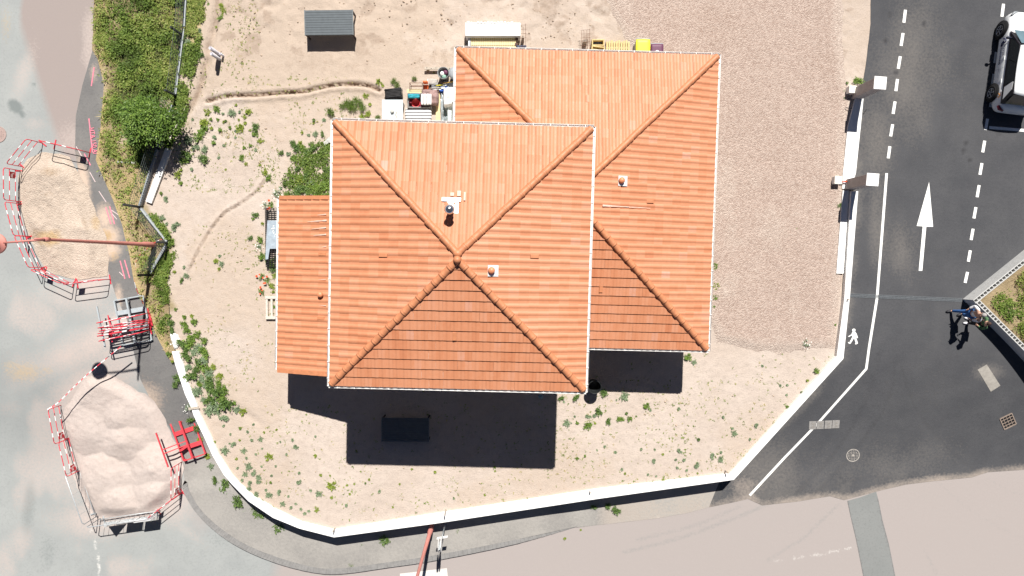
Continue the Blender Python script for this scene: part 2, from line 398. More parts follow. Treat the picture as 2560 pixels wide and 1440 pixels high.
road_px = [(-450, -420)]+ROAD_W+KERB_OUT+[(1500, 1312), (1560, 1305), (1640, 1296), (1720, 1282)]+DRIVE_EDGE+[(3000, 1760), (-450, 1760)]
sheet('road', G2(road_px), .14, lambda X, Y: zo(Y)-.13*0+.004*fbm(X, Y, 5), ROADM, road_attr)

# ---- footpath strip beside the verge and the pavement round the corner
def foot_attr(px, py, X, Y):
    n = fbm(X*.9, Y*.9, 4)
    sand = np.maximum.reduce([.95*blob(px, py, 268, 590, 34, 34), .8*blob(px, py, 262, 545, 26, 40), .8*blob(px, py, 275, 625, 30, 26), .9*blob(px, py, 352, 1010, 55, 60, .6), .75*blob(px, py, 208, 440, 16, 70, -.2), .7*blob(px, py, 296, 745, 12, 40), .5*blob(px, py, 430, 1150, 40, 50), .5*blob(px, py, 235, 180, 14, 30)])
    sand = np.maximum(sand, smooth((px-1460)/70)*.75)
    ochre = np.maximum.reduce([.8*blob(px, py, 262, 590, 24, 18), .5*blob(px, py, 285, 640, 16, 18)])
    pale = np.maximum(.75*smooth((py-1020)/160)*(.6+.6*n), .35*n*smooth((py-780)/100))
    pale = np.maximum(pale, .8*blob(px, py, 1150, 1350, 60, 16, -.15))
    return dict(sand=sand*(.6+.8*n), pale=pale, ochre=ochre)
foot_xy = G2(FOOT_E)+WM[1:-1]+G2(DRIVE_EDGE[:1]+[(1720, 1282), (1640, 1296), (1560, 1305), (1500, 1312), (1442, 1318)]+KERB_IN[::-1]+ROAD_W[::-1][:-2])
def foot_z(X, Y):
    z = zo(Y)+.012; px, py = W2P(X, Y, z)
    rise = .10*smooth((py-1190)/40)*smooth((1480-px)/160)
    return z+rise+.006*fbm(X*1.5, Y*1.5, 8)
sheet('pavement', foot_xy, .13, foot_z, FOOT, foot_attr)
FOOTO = bpy.data.objects['pavement']
# spray marks on the footpath
SPRAY = M('pink_spray_paint', (.78, .22, .30), .8, .1, 30)
SPRAYW = M('pale_spray_paint', (.62, .50, .50), .8, .15, 30)
def stroke(px0, px1, wpx, mat, name, parent, dz=.03):
    a = G(*px0, dz); b = G(*px1, dz); mb = MB(); d = (b-a).xy; n = Vector((-d.y, d.x, 0)).normalized()*(wpx/58.8/2)
    k = 6; vs = []
    for i in range(k+1):
        p = a.lerp(b, i/k); z = float(foot_z(np.array([p.x]), np.array([p.y]))[0])+.008
        for q in (p-n, p+n): vs.append((q.x, q.y, z))
    mb.add(vs, [(2*i, 2*i+2, 2*i+3, 2*i+1) for i in range(k)]); return mb.build(name, mat, parent)
for a, b in (((235, 168), (228, 215)), ((222, 296), (231, 381)), ((210, 384), (226, 413)), ((264, 518), (277, 560)), ((274, 516), (286, 560)), ((300, 652), (312, 697)), ((311, 650), (324, 695))):
    stroke(a, b, 2.6, SPRAY, 'spray_line', FOOTO)
for a, b in (((224, 430), (238, 455)), ((247, 478), (265, 505)), ((276, 530), (292, 548)), ((298, 680), (308, 690)), ((190, 366), (212, 404)), ((278, 525), (300, 540))):
    stroke(a, b, 1.8, SPRAYW, 'spray_line', FOOTO)
p = G(234, 352, .024); p.z = float(foot_z(np.array([p.x]), np.array([p.y]))[0])+.03
text_mesh('HTA 150 Al', .28, Matrix.Translation(p) @ Matrix.Rotation(R(-83), 4, 'Z') @ Matrix.Diagonal((.80, 1.0, 1, 1)), SPRAY, 'spray_lettering', FOOTO)

# ---- kerb
kb = MB(); ki = [G(*q) for q in KERB_IN]; ko = [G(*q) for q in KERB_OUT]
rs = random.Random(3)
for i in range(len(ki)-1):
    za = .115*min(1, (i+1)/4)*min(1, (len(ki)-1-i)/8)+.012; zb = .115*min(1, (i+2)/4)*min(1, max(.1, (len(ki)-2-i)/8))+.012
    for j in range(2):
        t0, t1 = j/2+.006, j/2+.494
        q = [ki[i].lerp(ki[i+1], t0), ki[i].lerp(ki[i+1], t1), ko[i].lerp(ko[i+1], t1), ko[i].lerp(ko[i+1], t0)]
        dz = rs.uniform(-.004, .004)
        kb.prism([(v.x, v.y) for v in q], [v.z-.2 for v in q], [v.z+(za if k in (0, 3) else zb)+dz+(0.002 if k < 2 else -.02) for k, v in enumerate(q)])
k = kb.build('kerb', M('kerb_stone', (.25, .245, .24), .9, .15, 6, 0, .2, .2)); k['kind'] = 'structure'

# ---- dark driveway
WALLR = [(2158, 236), (2140, 460), (2120, 745), (2106, 890)]
drive_xy = G2([(2178, -420), (2176, 60), (2164, 165), (2158, 200), (2152, 240), (2136, 460), (2116, 745)])+[WM[-1], WM[-2]]+G2([(1772, 1268)]+DRIVE_EDGE[1:]+[(3000, -420)])
def drive_attr(px, py, X, Y):
    n = fbm(X*.6, Y*.25, 13); n2 = fbm(X*1.2, Y*1.2, 14)
    e, _ = seg_dist(px, py, DRIVE_EDGE)
    sand = .62*np.exp(-(e/15)**2)*(.5+n2)+.55*blob(px, py, 1860, 1215, 46, 30)*(.5+n2)
    ew, _ = seg_dist(px, py, [(2158, 240), (2140, 460), (2106, 893), (1832, 1195)])
    dust = .5*np.exp(-(ew/26)**2)*(.3+1.2*n2)+.6*blob(px, py, 2190, 560, 22, 130, .07)*n*1.7+.6*blob(px, py, 2250, 620, 60, 120, -.3)*n*1.6
    dust = np.maximum(dust, .75*n*blob(px, py, 2300, 180, 160, 260)); dust = np.maximum(dust, .35*blob(px, py, 2190, 360, 50, 110)+.25*n)
    dust = np.maximum(dust, .6*blob(px, py, 2470, 930, 50, 26)); dust = np.maximum(dust, .40*smooth((py-960)/230)*n*1.5)
    tyre = np.zeros_like(px)
    for pl, wd, a in ((catmull([(1990, 1235), (2080, 1140), (2160, 1010), (2200, 880)], 5), 12, .85), (catmull([(2020, 1250), (2110, 1160), (2215, 1010), (2240, 900)], 5), 12, .8), (catmull([(2455, 1190), (2370, 1120), (2290, 1020), (2250, 900)], 5), 11, .75), (catmull([(2430, 1200), (2340, 1130), (2260, 1050)], 5), 9, .6), (catmull([(2060, 1220), (2160, 1195), (2280, 1192)], 5), 10, .7), (catmull([(2540, 1150), (2470, 1080), (2420, 980)], 5), 10, .6), ([(2330, 0), (2290, 700)], 26, .35), ([(2420, 100), (2380, 640)], 26, .3), ([(2130, 960), (2170, 890)], 14, .6), ([(1990, 1130), (2075, 1040)], 14, .5)):
        d, _ = seg_dist(px, py, pl); tyre = np.maximum(tyre, .4*a*np.exp(-(d/wd)**2))
    for cx, cy in ((2415, 358), (2410, 376), (2496, 334), (2214, 102), (2240, 180), (2225, 36), (2310, 60), (2425, 400)): tyre = np.maximum(tyre, .8*blob(px, py, cx, cy, 8, 8))
    return dict(sand=sand, dust=dust, tyre=tyre)
sheet('driveway', drive_xy, .13, lambda X, Y: zo(Y)+.016, DRIVE, drive_attr)
DRV = bpy.data.objects['driveway']
def mark(pl, name, mat=None, parent=None, dz=.021, sub=1.0):
    """flat painted marking on the driveway: photo outline laid on the surface"""
    pts = [G(*q) for q in pl]; mb = MB(); vs = []
    for q in pts: vs.append((q.x, q.y, float(zo(q.y))+dz))
    ar = sum(vs[i][0]*vs[(i+1) % len(vs)][1]-vs[(i+1) % len(vs)][0]*vs[i][1] for i in range(len(vs)))
    f = list(range(len(vs)));  f = f if ar > 0 else f[::-1]
    mb.add(vs, [f]); return mb.build(name, mat or WPAINT, parent or DRV)
def strip(pl, wpx, name, mat=None, dz=.021, parent=None):
    """painted band along a photo polyline, following the slope"""
    pts = []
    for a, b in zip(pl[:-1], pl[1:]):
        n = max(1, int(math.hypot(b[0]-a[0], b[1]-a[1])/25)); pts += [(a[0]+(b[0]-a[0])*i/n, a[1]+(b[1]-a[1])*i/n) for i in range(n)]
    pts.append(pl[-1]); W = [G(*q) for q in pts]; mb = MB(); vs = []
    for i, p in enumerate(W):
        d0 = (W[i]-W[max(i-1, 0)]).xy; d1 = (W[min(i+1, len(W)-1)]-W[i]).xy
        d0 = d0.normalized() if d0.length else d1.normalized(); d1 = d1.normalized() if d1.length else d0
        t = (d0+d1).normalized(); n = Vector((-t.y, t.x))*(wpx/58.8/2)/max(.5, t.dot(d0))
        for s in (-1, 1): q = p.xy+n*s; vs.append((q.x, q.y, float(zo(q.y))+dz))
    mb.add(vs, [(2*i, 2*i+2, 2*i+3, 2*i+1)[::-1] if False else (2*i, 2*i+2, 2*i+3, 2*i+1) for i in range(len(W)-1)])
    return mb.build(name, mat or WPAINT, parent or DRV)
dashes_a = [((2263, 25), (2259, 57)), ((2257, 83), (2252, 115)), ((2250, 141), (2245, 172)), ((2243, 198), (2239, 228)), ((2237, 254), (2232, 285)), ((2231, 311), (2226, 341)), ((2224, 366), (2220, 396))]
dashes_b = [((2508, 10), (2504, 42)), ((2480, 240), (2475, 268)), ((2468, 297), (2463, 325)), ((2461, 352), (2456, 381)), ((2454, 408), (2449, 437)), ((2447, 463), (2442, 493)), ((2439, 518), (2434, 546)), ((2432, 572), (2427, 600)), ((2425, 626), (2420, 654)), ((2418, 680), (2412, 707)), ((2490, 130), (2486, 158)), ((2484, 185), (2480, 213))]
for a, b in dashes_a+dashes_b: strip([a, b], 7.4, 'lane_dash')
strip([(2472, 319), (2570, 327)], 7, 'bay_line')
strip([(2216, 433), (2192, 745), (2172, 870), (2165, 922), (2045, 1057), (1960, 1145), (1874, 1238)], 6.4, 'edge_line')
mark([(2322, 455), (2332, 567), (2315, 567), (2305, 677), (2296, 677), (2306, 566), (2291, 565)], 'direction_arrow')
Z = lambda x, y: (2100+x/14.4, 800+y/14.4)
mk = [[Z(*q) for q in pl] for pl in (
    [(490+62*math.cos(t*math.pi/8), 358+50*math.sin(t*math.pi/8)) for t in range(16)],
    [(455, 400), (525, 400), (560, 450), (560, 600), (440, 600), (415, 560), (425, 440)],
    [(440, 430), (425, 545), (310, 612), (282, 585), (395, 520)],
    [(525, 405), (590, 490), (640, 640), (600, 655), (555, 560)],
    [(440, 590), (500, 645), (370, 850), (320, 855), (272, 815), (300, 790), (335, 800)],
    [(480, 590), (560, 595), (640, 840), (560, 880), (525, 855), (555, 830)])]
mbp = MB()
for j, pl in enumerate(mk):
    vs = []
    for q in pl:
        g_ = G(*q); vs.append((g_.x, g_.y, float(zo(g_.y))+.0205+.0004*j))
    mbp.add(vs, [list(range(len(vs)))[::-1]])
mbp.build('pedestrian_symbol', WPAINT, DRV)
# grey asphalt patch across the road, zebra bar, pale patch
m_patch = ground_mat('patch_asphalt', ((.205, .215, .213), (.235, .243, .24)), [('edge', (.17, .17, .17), 1.6)], .15, 60, .3, .01)
pp = [(2118, 1252), (2150, 1243), (2190, 1229), (2196, 1250), (2206, 1300), (2222, 1360), (2238, 1440), (2262, 1560), (2182, 1560), (2158, 1440), (2140, 1350), (2126, 1290)]
def patch_attr(px, py, X, Y):
    a, _ = seg_dist(px, py, [(2118, 1252), (2126, 1290), (2140, 1350), (2158, 1440)]); b, _ = seg_dist(px, py, [(2196, 1250), (2206, 1300), (2222, 1360), (2238, 1440)])
    return dict(edge=.75*np.exp(-(np.minimum(a, b)/3.0)**2))
sheet('road_patch', G2(pp), .07, lambda X, Y: zo(Y)+.010, m_patch, patch_attr)
ROAD = bpy.data.objects['road']
mark([(1000, 1434), (1117, 1420), (1120, 1445), (1120, 1560), (1000, 1560)], 'crossing_bar', M('worn_white_paint', (.62, .60, .57), .85, .22, 14), ROAD, dz=.012)
sheet('concrete_patch', G2([(2443, 924), (2466, 911), (2500, 964), (2476, 979)]), .12, lambda X, Y: zo(Y)+.024, M('dusty_concrete', (.33, .31, .28), .95, .18, 5))

# ---- yard soil with furrows, gravel drive
FUR1 = catmull([(520, 254), (545, 246), (575, 240), (640, 238), (700, 233), (760, 229), (790, 222), (830, 214), (860, 211), (900, 212), (925, 216), (948, 226)], 4)
FUR2 = [(548, -60), (545, 20), (538, 60), (530, 95), (520, 118), (517, 160), (505, 200), (497, 228), (482, 262), (462, 285), (445, 305)]
FUR3 = catmull([(662, 448), (640, 478), (600, 508), (560, 532), (525, 575), (495, 625), (475, 670)], 4)
yard_px = [(466, -420), (462, 60), (444, 250), (400, 365), (352, 518), (424, 607), (380, 690), (424, 765), (427, 842)]+WALLMID+[(2116, 745), (2136, 460), (2152, 240), (2164, 165), (2176, 60), (2178, -420)]
def yard_z(X, Y):
    px, py = W2P(X, Y, np.zeros_like(X))
    z = .035*(fbm(X*.9, Y*.9, 21)-.5)+.03*(fbm(X*4, Y*4, 22, 3)-.5)
    rough = smooth((150-py)/100)*smooth((px-560)/80)*smooth((1560-px)/60)+.8*blob(px, py, 560, 330, 150, 110)
    z = z+rough*.10*(fbm(X*3.0+2*fbm(X, Y, 5), Y*3.0, 23, 3)-.5)
    d, s = seg_dist(px, py, FUR1); z = z-.20*np.exp(-(d/4.6)**2)+.07*np.exp(-((d-9)/6)**2)*np.where(s < 0, 1.3, .3)
    d, s = seg_dist(px, py, FUR2); z = z-.12*np.exp(-(d/9)**2)*(.3+1.4*fbm(X*3, Y*3, 31))+.04*np.exp(-((d-18)/9)**2)
    d, s = seg_dist(px, py, FUR3); z = z+.05*smooth((14-d)/14)*np.where(s < 0, 1, -1)
    for c, r0, a in (((560, 610), 0, 0),):
        pass
    z = z-.04*np.exp(-(np.abs(np.hypot((px-1150)*.8, py-560)-640)/8)**2)*smooth((700-px)/80)*smooth((py-560)/60)
    return z
def yard_attr(px, py, X, Y):
    n = fbm(X*.7, Y*.7, 41)
    d1, _ = seg_dist(px, py, FUR1); d2, _ = seg_dist(px, py, FUR2)
    dark = np.maximum(1.0*np.exp(-((d1-.5)/4.2)**2)*(.7+.5*fbm(X*4, Y*4, 45)), .6*np.exp(-(d2/10)**2)*(.4+n))  # groove shadow along FUR1 deepened in the soil colour; FUR2 darker as well
    dark = np.maximum(dark, .30*blob(px, py, 830, 160, 240, 50)*(.5+n)); dark = np.maximum(dark, .28*smooth((170-py)/150)*n)
    dark = np.maximum(dark, .35*blob(px, py, 540, 245, 50, 30))
    pale = .75*blob(px, py, 1000, 120, 260, 70)*(.4+n)+.6*blob(px, py, 620, 150, 80, 50)+.6*blob(px, py, 690, 290, 60, 30)+.5*blob(px, py, 640, 560, 90, 120, .6)*n+.4*blob(px, py, 1800, 960, 120, 60)*n+.35*blob(px, py, 1000, 1230, 400, 50)*n
    d3, s3 = seg_dist(px, py, FUR3); dark = np.maximum(dark, .55*np.exp(-(d3/6)**2))
    dark = np.maximum(dark, .42*smooth((fbm(X*1.7, Y*1.7, 46)-.58)/.12)*smooth((260-py)/160))
    straw = .85*blob(px, py, 484, 60, 22, 80, 0, 4)*(.5+n)+.5*blob(px, py, 460, 400, 26, 60)*n+.3*blob(px, py, 560, 330, 140, 90)*n
    dn, _ = seg_dist(px, py, [(352, 518), (424, 607), (380, 690), (424, 765)])
    humus = .9*np.exp(-(dn/16)**2)+.55*blob(px, py, 445, 300, 40, 60, .3)+.5*blob(px, py, 770, 440, 60, 50)*n+.3*blob(px, py, 560, 330, 130, 100)*n+.4*blob(px, py, 520, 940, 40, 140, -.35)
    hx = np.maximum(np.abs(px-1300)-470, np.abs(py-560)-430)
    tan = np.clip(.62*smooth((330-py)/200)*(.35+.9*n)+.55*smooth((fbm(X*.25, Y*.25, 44)-.45)/.2)+.3*smooth((900-px)/500)*n, 0, 1)
    return dict(dark=dark, pale=pale, straw=straw, humus=humus, tan=tan)
sheet('soil_yard', G2(yard_px[:9])+WM+G2(yard_px[9+len(WM):]), .085, yard_z, SOIL, yard_attr)
grav_px = [(1500, -420), (1512, 0), (1520, 45), (1545, 80), (1555, 108), (1600, 135), (1700, 420), (1760, 800), (1788, 858), (1850, 872), (1905, 886), (1990, 884), (2050, 880), (2098, 880), (2112, 700), (2120, 460), (2134, 240), (2122, 190), (2116, 140), (2113, 60), (2114, 0), (2118, -420)]
def wob(pl, a, sd):
    r = random.Random(sd); out = []
    for i in range(len(pl)):
        (x0, y0), (x1, y1) = pl[i], pl[(i+1) % len(pl)]; n = max(1, int(math.hypot(x1-x0, y1-y0)/14))
        for k in range(n):
            t = k/n; out.append((x0+(x1-x0)*t+r.uniform(-a, a), y0+(y1-y0)*t+r.uniform(-a, a)))
    return out
def grav_z(X, Y):
    px, py = W2P(X, Y, np.zeros_like(X)); d, _ = seg_dist(px, py, grav_px+grav_px[:1])
    return -.02+.07*smooth(d/26)+.02*(fbm(X*3, Y*3, 52, 3)-.5)+.03*(fbm(X*.5, Y*.5, 53)-.5)
def grav_attr(px, py, X, Y):
    n = fbm(X*.45, Y*.3, 51); d, _ = seg_dist(px, py, grav_px+grav_px[:1])
    return dict(pale=np.maximum(.95*np.exp(-(d/34)**2), .75*smooth((n-.52)/.25)), dark=.5*smooth((.42-n)/.2))
sheet('gravel_drive', G2(wob(grav_px, 5, 2)), .11, grav_z, GRAVEL, grav_attr)

# ---- planted verge between footpath and fence
verge_px = [(238, -420), (466, -420), (462, 60), (444, 250), (400, 365), (352, 518), (424, 607), (380, 690), (424, 765), (427, 842), (440, 880), (446, 905), (427, 900), (398, 850), (362, 765), (336, 700), (326, 640), (306, 560), (284, 500), (241, 400), (252, 330), (262, 212), (246, 148), (232, 125), (236, 60)]
def verge_attr(px, py, X, Y):
    n = fbm(X*1.1, Y*1.1, 61); d, _ = seg_dist(px, py, FOOT_E); 
    straw = np.maximum(.8*np.exp(-(d/18)**2), .8*blob(px, py, 330, 500, 70, 110)*(.4+n)); straw = np.maximum(straw, .8*blob(px, py, 255, 90, 22, 120))
    humus = .95*blob(px, py, 370, 180, 90, 190, 0, 4)*(.3+1.1*n)+.5*n*smooth((450-py)/80)
    pale = .9*blob(px, py, 415, 262, 16, 30)+.7*blob(px, py, 305, 350, 18, 30)+.6*blob(px, py, 262, 200, 12, 60)
    return dict(straw=straw, humus=humus, pale=pale)
sheet('verge', G2(verge_px), .09, lambda X, Y: zo(Y)+.03+.05*fbm(X*2, Y*2, 62), VERGEM, verge_attr)

# ---- loose heaps inside the barriers
def heap(name, px_poly, hf, mat, attr, label, cat, step=.06):
    xy = G2(wob(px_poly, 3, 5)); c = np.mean(np.array(xy), 0)
    def zf(X, Y):
        px, py = W2P(X, Y, zo(Y)); e, _ = seg_dist(px, py, px_poly+px_poly[:1])
        edge = smooth(e/34)
        return zo(Y)+.022+hf(px, py, X, Y)*edge
    o = sheet(name, xy, step, zf, mat, attr, kind=None); 
    loc = Vector((c[0], c[1], float(zo(c[1])))); o.data.transform(Matrix.Translation(-loc)); o.location = loc
    return tagp(o, label, cat)
sand_px = [(215, 940), (262, 930), (322, 962), (362, 985), (398, 1015), (420, 1062), (446, 1120), (462, 1170), (455, 1210), (436, 1240), (418, 1262), (372, 1292), (300, 1296), (240, 1296), (222, 1270), (195, 1220), (172, 1150), (150, 1070), (165, 1015)]
def cone(px, py, cx, cy, r, h): return h*np.maximum(0, 1-np.hypot(px-cx, py-cy)/r)
def sand_h(px, py, X, Y):
    qx = px+26*(fbm(X*.9, Y*.9, 75)-.5); qy = py+26*(fbm(X*.9, Y*.9, 76)-.5)
    z = np.maximum.reduce([cone(qx, qy, 235, 1080, 110, .34), cone(qx, qy, 315, 1050, 95, .34), cone(qx, qy, 318, 1105, 90, .50), cone(qx, qy, 280, 1190, 120, .42), cone(qx, qy, 385, 1165, 100, .50), cone(qx, qy, 395, 1225, 90, .42), cone(qx, qy, 300, 1240, 100, .40)])
    z = np.maximum(z, .13+.05*fbm(X*.8, Y*.8, 77)); k = .30; z = np.where(z > k, k+(z-k)*.75, z)
    return z+.04+.03*(fbm(X*2.2, Y*2.2, 71)-.5)+.02*(fbm(X*7, Y*7, 72, 2)-.5)+.06*blob(px, py, 205, 985, 40, 30)*fbm(X*5, Y*5, 73, 2)
heap('sand_pile', sand_px, sand_h, SANDM, lambda px, py, X, Y: dict(dark=.55*fbm(X*.8, Y*.8, 74)), 'low spread heap of pale pink sand dumped on the street', 'sand pile', .055)
fill_px = [(70, 395), (105, 378), (175, 392), (192, 420), (205, 455), (222, 470), (236, 520), (262, 580), (276, 650), (268, 690), (215, 700), (150, 690), (112, 670), (95, 640), (80, 600), (62, 560), (48, 500), (45, 440)]
def fill_h(px, py, X, Y):
    d, _ = seg_dist(px, py, [(175, 520), (190, 570), (205, 620), (200, 690)])
    sm = smooth((34-d)/22)
    z = .07+.12*(fbm(X*1.3, Y*1.3, 81)-.35)*(1-.7*sm)+.05*(fbm(X*6, Y*6, 82, 2)-.5)*(1-sm)+.10*blob(px, py, 120, 440, 60, 22, .1)+.08*blob(px, py, 200, 570, 26, 16)
    return z
heap('gravel_fill', fill_px, fill_h, FILLM, lambda px, py, X, Y: dict(dark=.6*blob(px, py, 125, 430, 30, 14)+.8*blob(px, py, 100, 590, 26, 20)+.6*blob(px, py, 205, 560, 16, 20)+.3*blob(px, py, 130, 485, 40, 10), ochre=.9*blob(px, py, 125, 595, 34, 22)+.6*blob(px, py, 240, 555, 20, 24), smooth=smooth((30-seg_dist(px, py, [(175, 520), (190, 570), (205, 620), (200, 690)])[0])/20)),
     'trench backfilled with pale stones and earth inside barriers', 'backfilled trench', .055)
# ------------------------------------------------------------------ the house
HYAW = R(-1.45)
house = thing('tiled_house', (0, 0, 0), 'house with stepped terracotta hip roofs in the middle of the bare yard', 'house', rz=HYAW)
HR = Matrix.Rotation(HYAW, 3, 'Z'); HRi = HR.transposed()
def L(px, py, h): return HRi @ P(px, py, h)
def tile_mat(name):
    m, nt, b, pos = newmat(name); setb(b, .5, .3)
    r = nt.nodes.new('ShaderNodeValToRGB'); cr = r.color_ramp
    st = [(0, (.46, .172, .085)), (.3, (.505, .208, .108)), (.6, (.54, .242, .136)), (.82, (.54, .262, .168)), (1, (.55, .30, .225))]
    while len(cr.elements) < len(st): cr.elements.new(.5)
    for e, (p, c) in zip(cr.elements, st): e.position = p; e.color = (*c, 1)
    n = _noise(nt, pos, 7, 5, .65); n2 = _noise(nt, pos, .5, 3, .5)
    f = _math(nt, 'ADD', _attr(nt, 'tint'), _math(nt, 'MULTIPLY', _math(nt, 'SUBTRACT', n, .5), .5))
    f = _math(nt, 'ADD', f, _math(nt, 'MULTIPLY', _math(nt, 'SUBTRACT', n2, .5), .5))
    nt.links.new(f, r.inputs[0])
    c = _mix(nt, r.outputs[0], (.28, .085, .04), _map(nt, _noise(nt, pos, 28, 3, .7), .62, .8, 0, .4))
    nt.links.new(c, b.inputs['Base Color'])
    nt.links.new(_map(nt, n, .3, .7, .45, .6), b.inputs['Roughness'])
    _bump(nt, b, _noise(nt, pos, 60, 2, .5), .12, .01); return m
TILE = tile_mat('terracotta_tile')
HIPM = M('terracotta_ridge', (.49, .20, .098), .5, .14, 5, 0, .35)
VENTM = M('terracotta_vent', (.60, .24, .12), .45, .12, 9, 0, .4)
UP = [0, .08, .36, .46, .56, .68, .80, .92, 1.0]
def roll(u):
    return .006+.012*(1-math.cos(min(u, .42)/.42*2*math.pi))*-.4+(.024*math.sin(math.pi*(u-.42)/.58)**.9 if u > .42 else 0)
ROLL = [roll(u) for u in UP]; ROLL[0] = .012; ROLL[-1] = .010
def tiled_slope(org, sdir, tdir, length, run, pitch, clips, name, parent, tw=.250, tl=.342, seed=1):
    """org: eave corner; sdir along the eave, tdir up the slope (plan unit vectors); clips: plan planes (co, no) keeping the positive side."""
    rr = random.Random(seed); org = Vector(org); s = Vector(sdir); t = Vector(tdir); tp = math.tan(pitch)
    nc = int(math.ceil(length/tw)); tw = length/nc; nr = int(math.ceil(run/tl))+1
    V = []; Fq = []; A = []
    for i in range(nr):
        if i*tl > run+.3: break
        for j in range(nc):
            cx = org+s*((j+.5)*tw)+t*((i+.5)*tl)
            if any((cx-co).dot(no) < -.45 for co, no in clips): continue
            tint = min(1, max(0, rr.gauss(.45, .11)+(.22 if rr.random() < .04 else 0))); skew = rr.uniform(-.004, .004); dz = rr.uniform(-.002, .002)
            t0 = i*tl-.012+rr.uniform(-.003, .003); t1 = (i+1)*tl+.02; b0 = len(V)
            for (tt, lift) in ((t0, .046), (t1, .004)):
                for u, h in zip(UP, ROLL):
                    q = org+s*((j+u)*tw+skew)+t*tt; V.append((q.x, q.y, org.z+tt*tp+h*.92+lift+dz))
            n = len(UP)
            for u, h in zip(UP, ROLL):
                q = org+s*((j+u)*tw+skew)+t*t0; V.append((q.x, q.y, org.z+t0*tp+h*.92-.008))
            for k in range(n-1):
                Fq.append((b0+k, b0+k+1, b0+n+k+1, b0+n+k)); A.append(tint)
                Fq.append((b0+2*n+k, b0+2*n+k+1, b0+k+1, b0+k)); A.append(0.0)
    bm = bmesh.new(); lay = bm.faces.layers.float.new('tint')
    bv = [bm.verts.new(v) for v in V]; flip = s.cross(t).z < 0
    for f, a in zip(Fq, A):
        fc = bm.faces.new([bv[k] for k in (reversed(f) if flip else f)]); fc[lay] = a; fc.smooth = False
    for co, no in clips:
        bmesh.ops.bisect_plane(bm, geom=bm.verts[:]+bm.edges[:]+bm.faces[:], plane_co=co, plane_no=-Vector(no), clear_outer=True)
    me = bpy.data.meshes.new(name); bm.to_mesh(me); bm.free(); me.materials.append(TILE)
    o = bpy.data.objects.new(name, me); COL.objects.link(o); o.parent = parent
    return o
def hip_caps(p0, p1, name, parent, seed, step=.375, r0=.116, r1=.106, end=True):
    rr = random.Random(seed); p0 = Vector(p0); p1 = Vector(p1); d = (p1-p0); Ln = d.length; d.normalize()
    side = d.cross(Vector((0, 0, 1))).normalized(); up = side.cross(d).normalized()
    n = int(Ln/step)+1; step = Ln/n; V = []; F_ = []; A = []
    S = 12
    for i in range(n):
        tint = rr.uniform(.1, .6); jx = rr.uniform(-.008, .008)
        rings = [(-.035, r0+.006, 0), (.0, r0+.007, 0), (.022, r0+.007, 0), (.030, r0+.002, 0), (.055, r0+.002, 0), (.062, r0+.004, 0), (.080, r0+.004, 0), (.088, r0, 0), (step*.6, (r0+r1)/2+.004, 0), (step+.03, r1, 0)]
        b0 = len(V)
        for (q, r, _) in rings:
            c = p0+d*(i*step+q)+side*jx+up*-.015
            for k in range(S+1):
                a = math.pi*(-.06+1.12*k/S); V.append(c+side*math.cos(a)*r+up*math.sin(a)*r*.95)
        # closed lower end
        c = p0+d*(i*step-.035)+side*jx+up*-.015; V.append(c); ci = len(V)-1
        for k in range(S): F_.append((b0+k, b0+k+1, ci)); A.append(0)
        for a in range(len(rings)-1):
            for k in range(S): F_.append((b0+a*(S+1)+k, b0+(a+1)*(S+1)+k, b0+(a+1)*(S+1)+k+1, b0+a*(S+1)+k+1)); A.append(tint)
    me = bpy.data.meshes.new(name); me.from_pydata(V, [], F_); me.materials.append(HIPM)
    me.polygons.foreach_set('use_smooth', [len(f) == 4 for f in F_])
    bm = bmesh.new(); bm.from_mesh(me); bmesh.ops.recalc_face_normals(bm, faces=bm.faces[:]); bm.to_mesh(me); bm.free()
    o = bpy.data.objects.new(name, me); COL.objects.link(o); o.parent = parent; return o
def gutter(p0, p1, out, parent, name='gutter', over=.07):
    p0 = Vector(p0); p1 = Vector(p1); out = Vector(out); d = (p1-p0).normalized(); p0 = p0-d*over; p1 = p1+d*over
    mb = MB(); S = 8; r = .056
    c0 = out*.048+Vector((0, 0, -.012))
    def ring(p, r): return [p+c0+out*(-math.cos(math.pi*k/S)*r)+Vector((0, 0, -math.sin(math.pi*k/S)*r)) for k in range(S+1)]
    A = ring(p0, r); B = ring(p1, r); C = ring(p0, r-.004); D = ring(p1, r-.004)
    vs = A+B+C+D; n = S+1; fs = []
    for k in range(S): fs += [(k, k+1, n+k+1, n+k), (2*n+k, 3*n+k, 3*n+k+1, 2*n+k+1)]
    mb.add(vs, fs)
    lip = [p0+c0+out*r, p1+c0+out*r]; mb.tube(lip, .010, 6); lip = [p0+c0-out*r, p1+c0-out*r]; mb.tube(lip, .007, 6)
    for p in (p0, p1): mb.add(ring(p, r), [list(range(n))])
    g = mb.build(name, PVC, parent, True)
    Ln = (p1-p0).length; k = int(Ln/.56); first = None
    for i in range(k):
        q = p0+d*(Ln*(i+.5)/k)+c0
        if q.z < 4 and ux0 < q.x < ux1 and uy0 < q.y < uy1: continue      # under the upper roof
        if first is None:
            cl = MB(); cl.bar(-out*.066+Vector((0, 0, .006)), out*.069+Vector((0, 0, .006)), .020, .008)
            first = cl.build('gutter_clip', PVC, g); first.location = q
        else:
            c = first.copy(); COL.objects.link(c); c.parent = g; c.location = q
    # fascia board behind the gutter
    fb = MB(); q0 = p0-out*.035; q1 = p1-out*.035
    fb.bar(q0+Vector((0, 0, -.10)), q1+Vector((0, 0, -.10)), .02, .17); fb.build('fascia_board', M('fascia_white', (.70, .70, .68), .6, .05, 3), parent)
    return g
PIT = R(17.0); TP = math.tan(PIT)
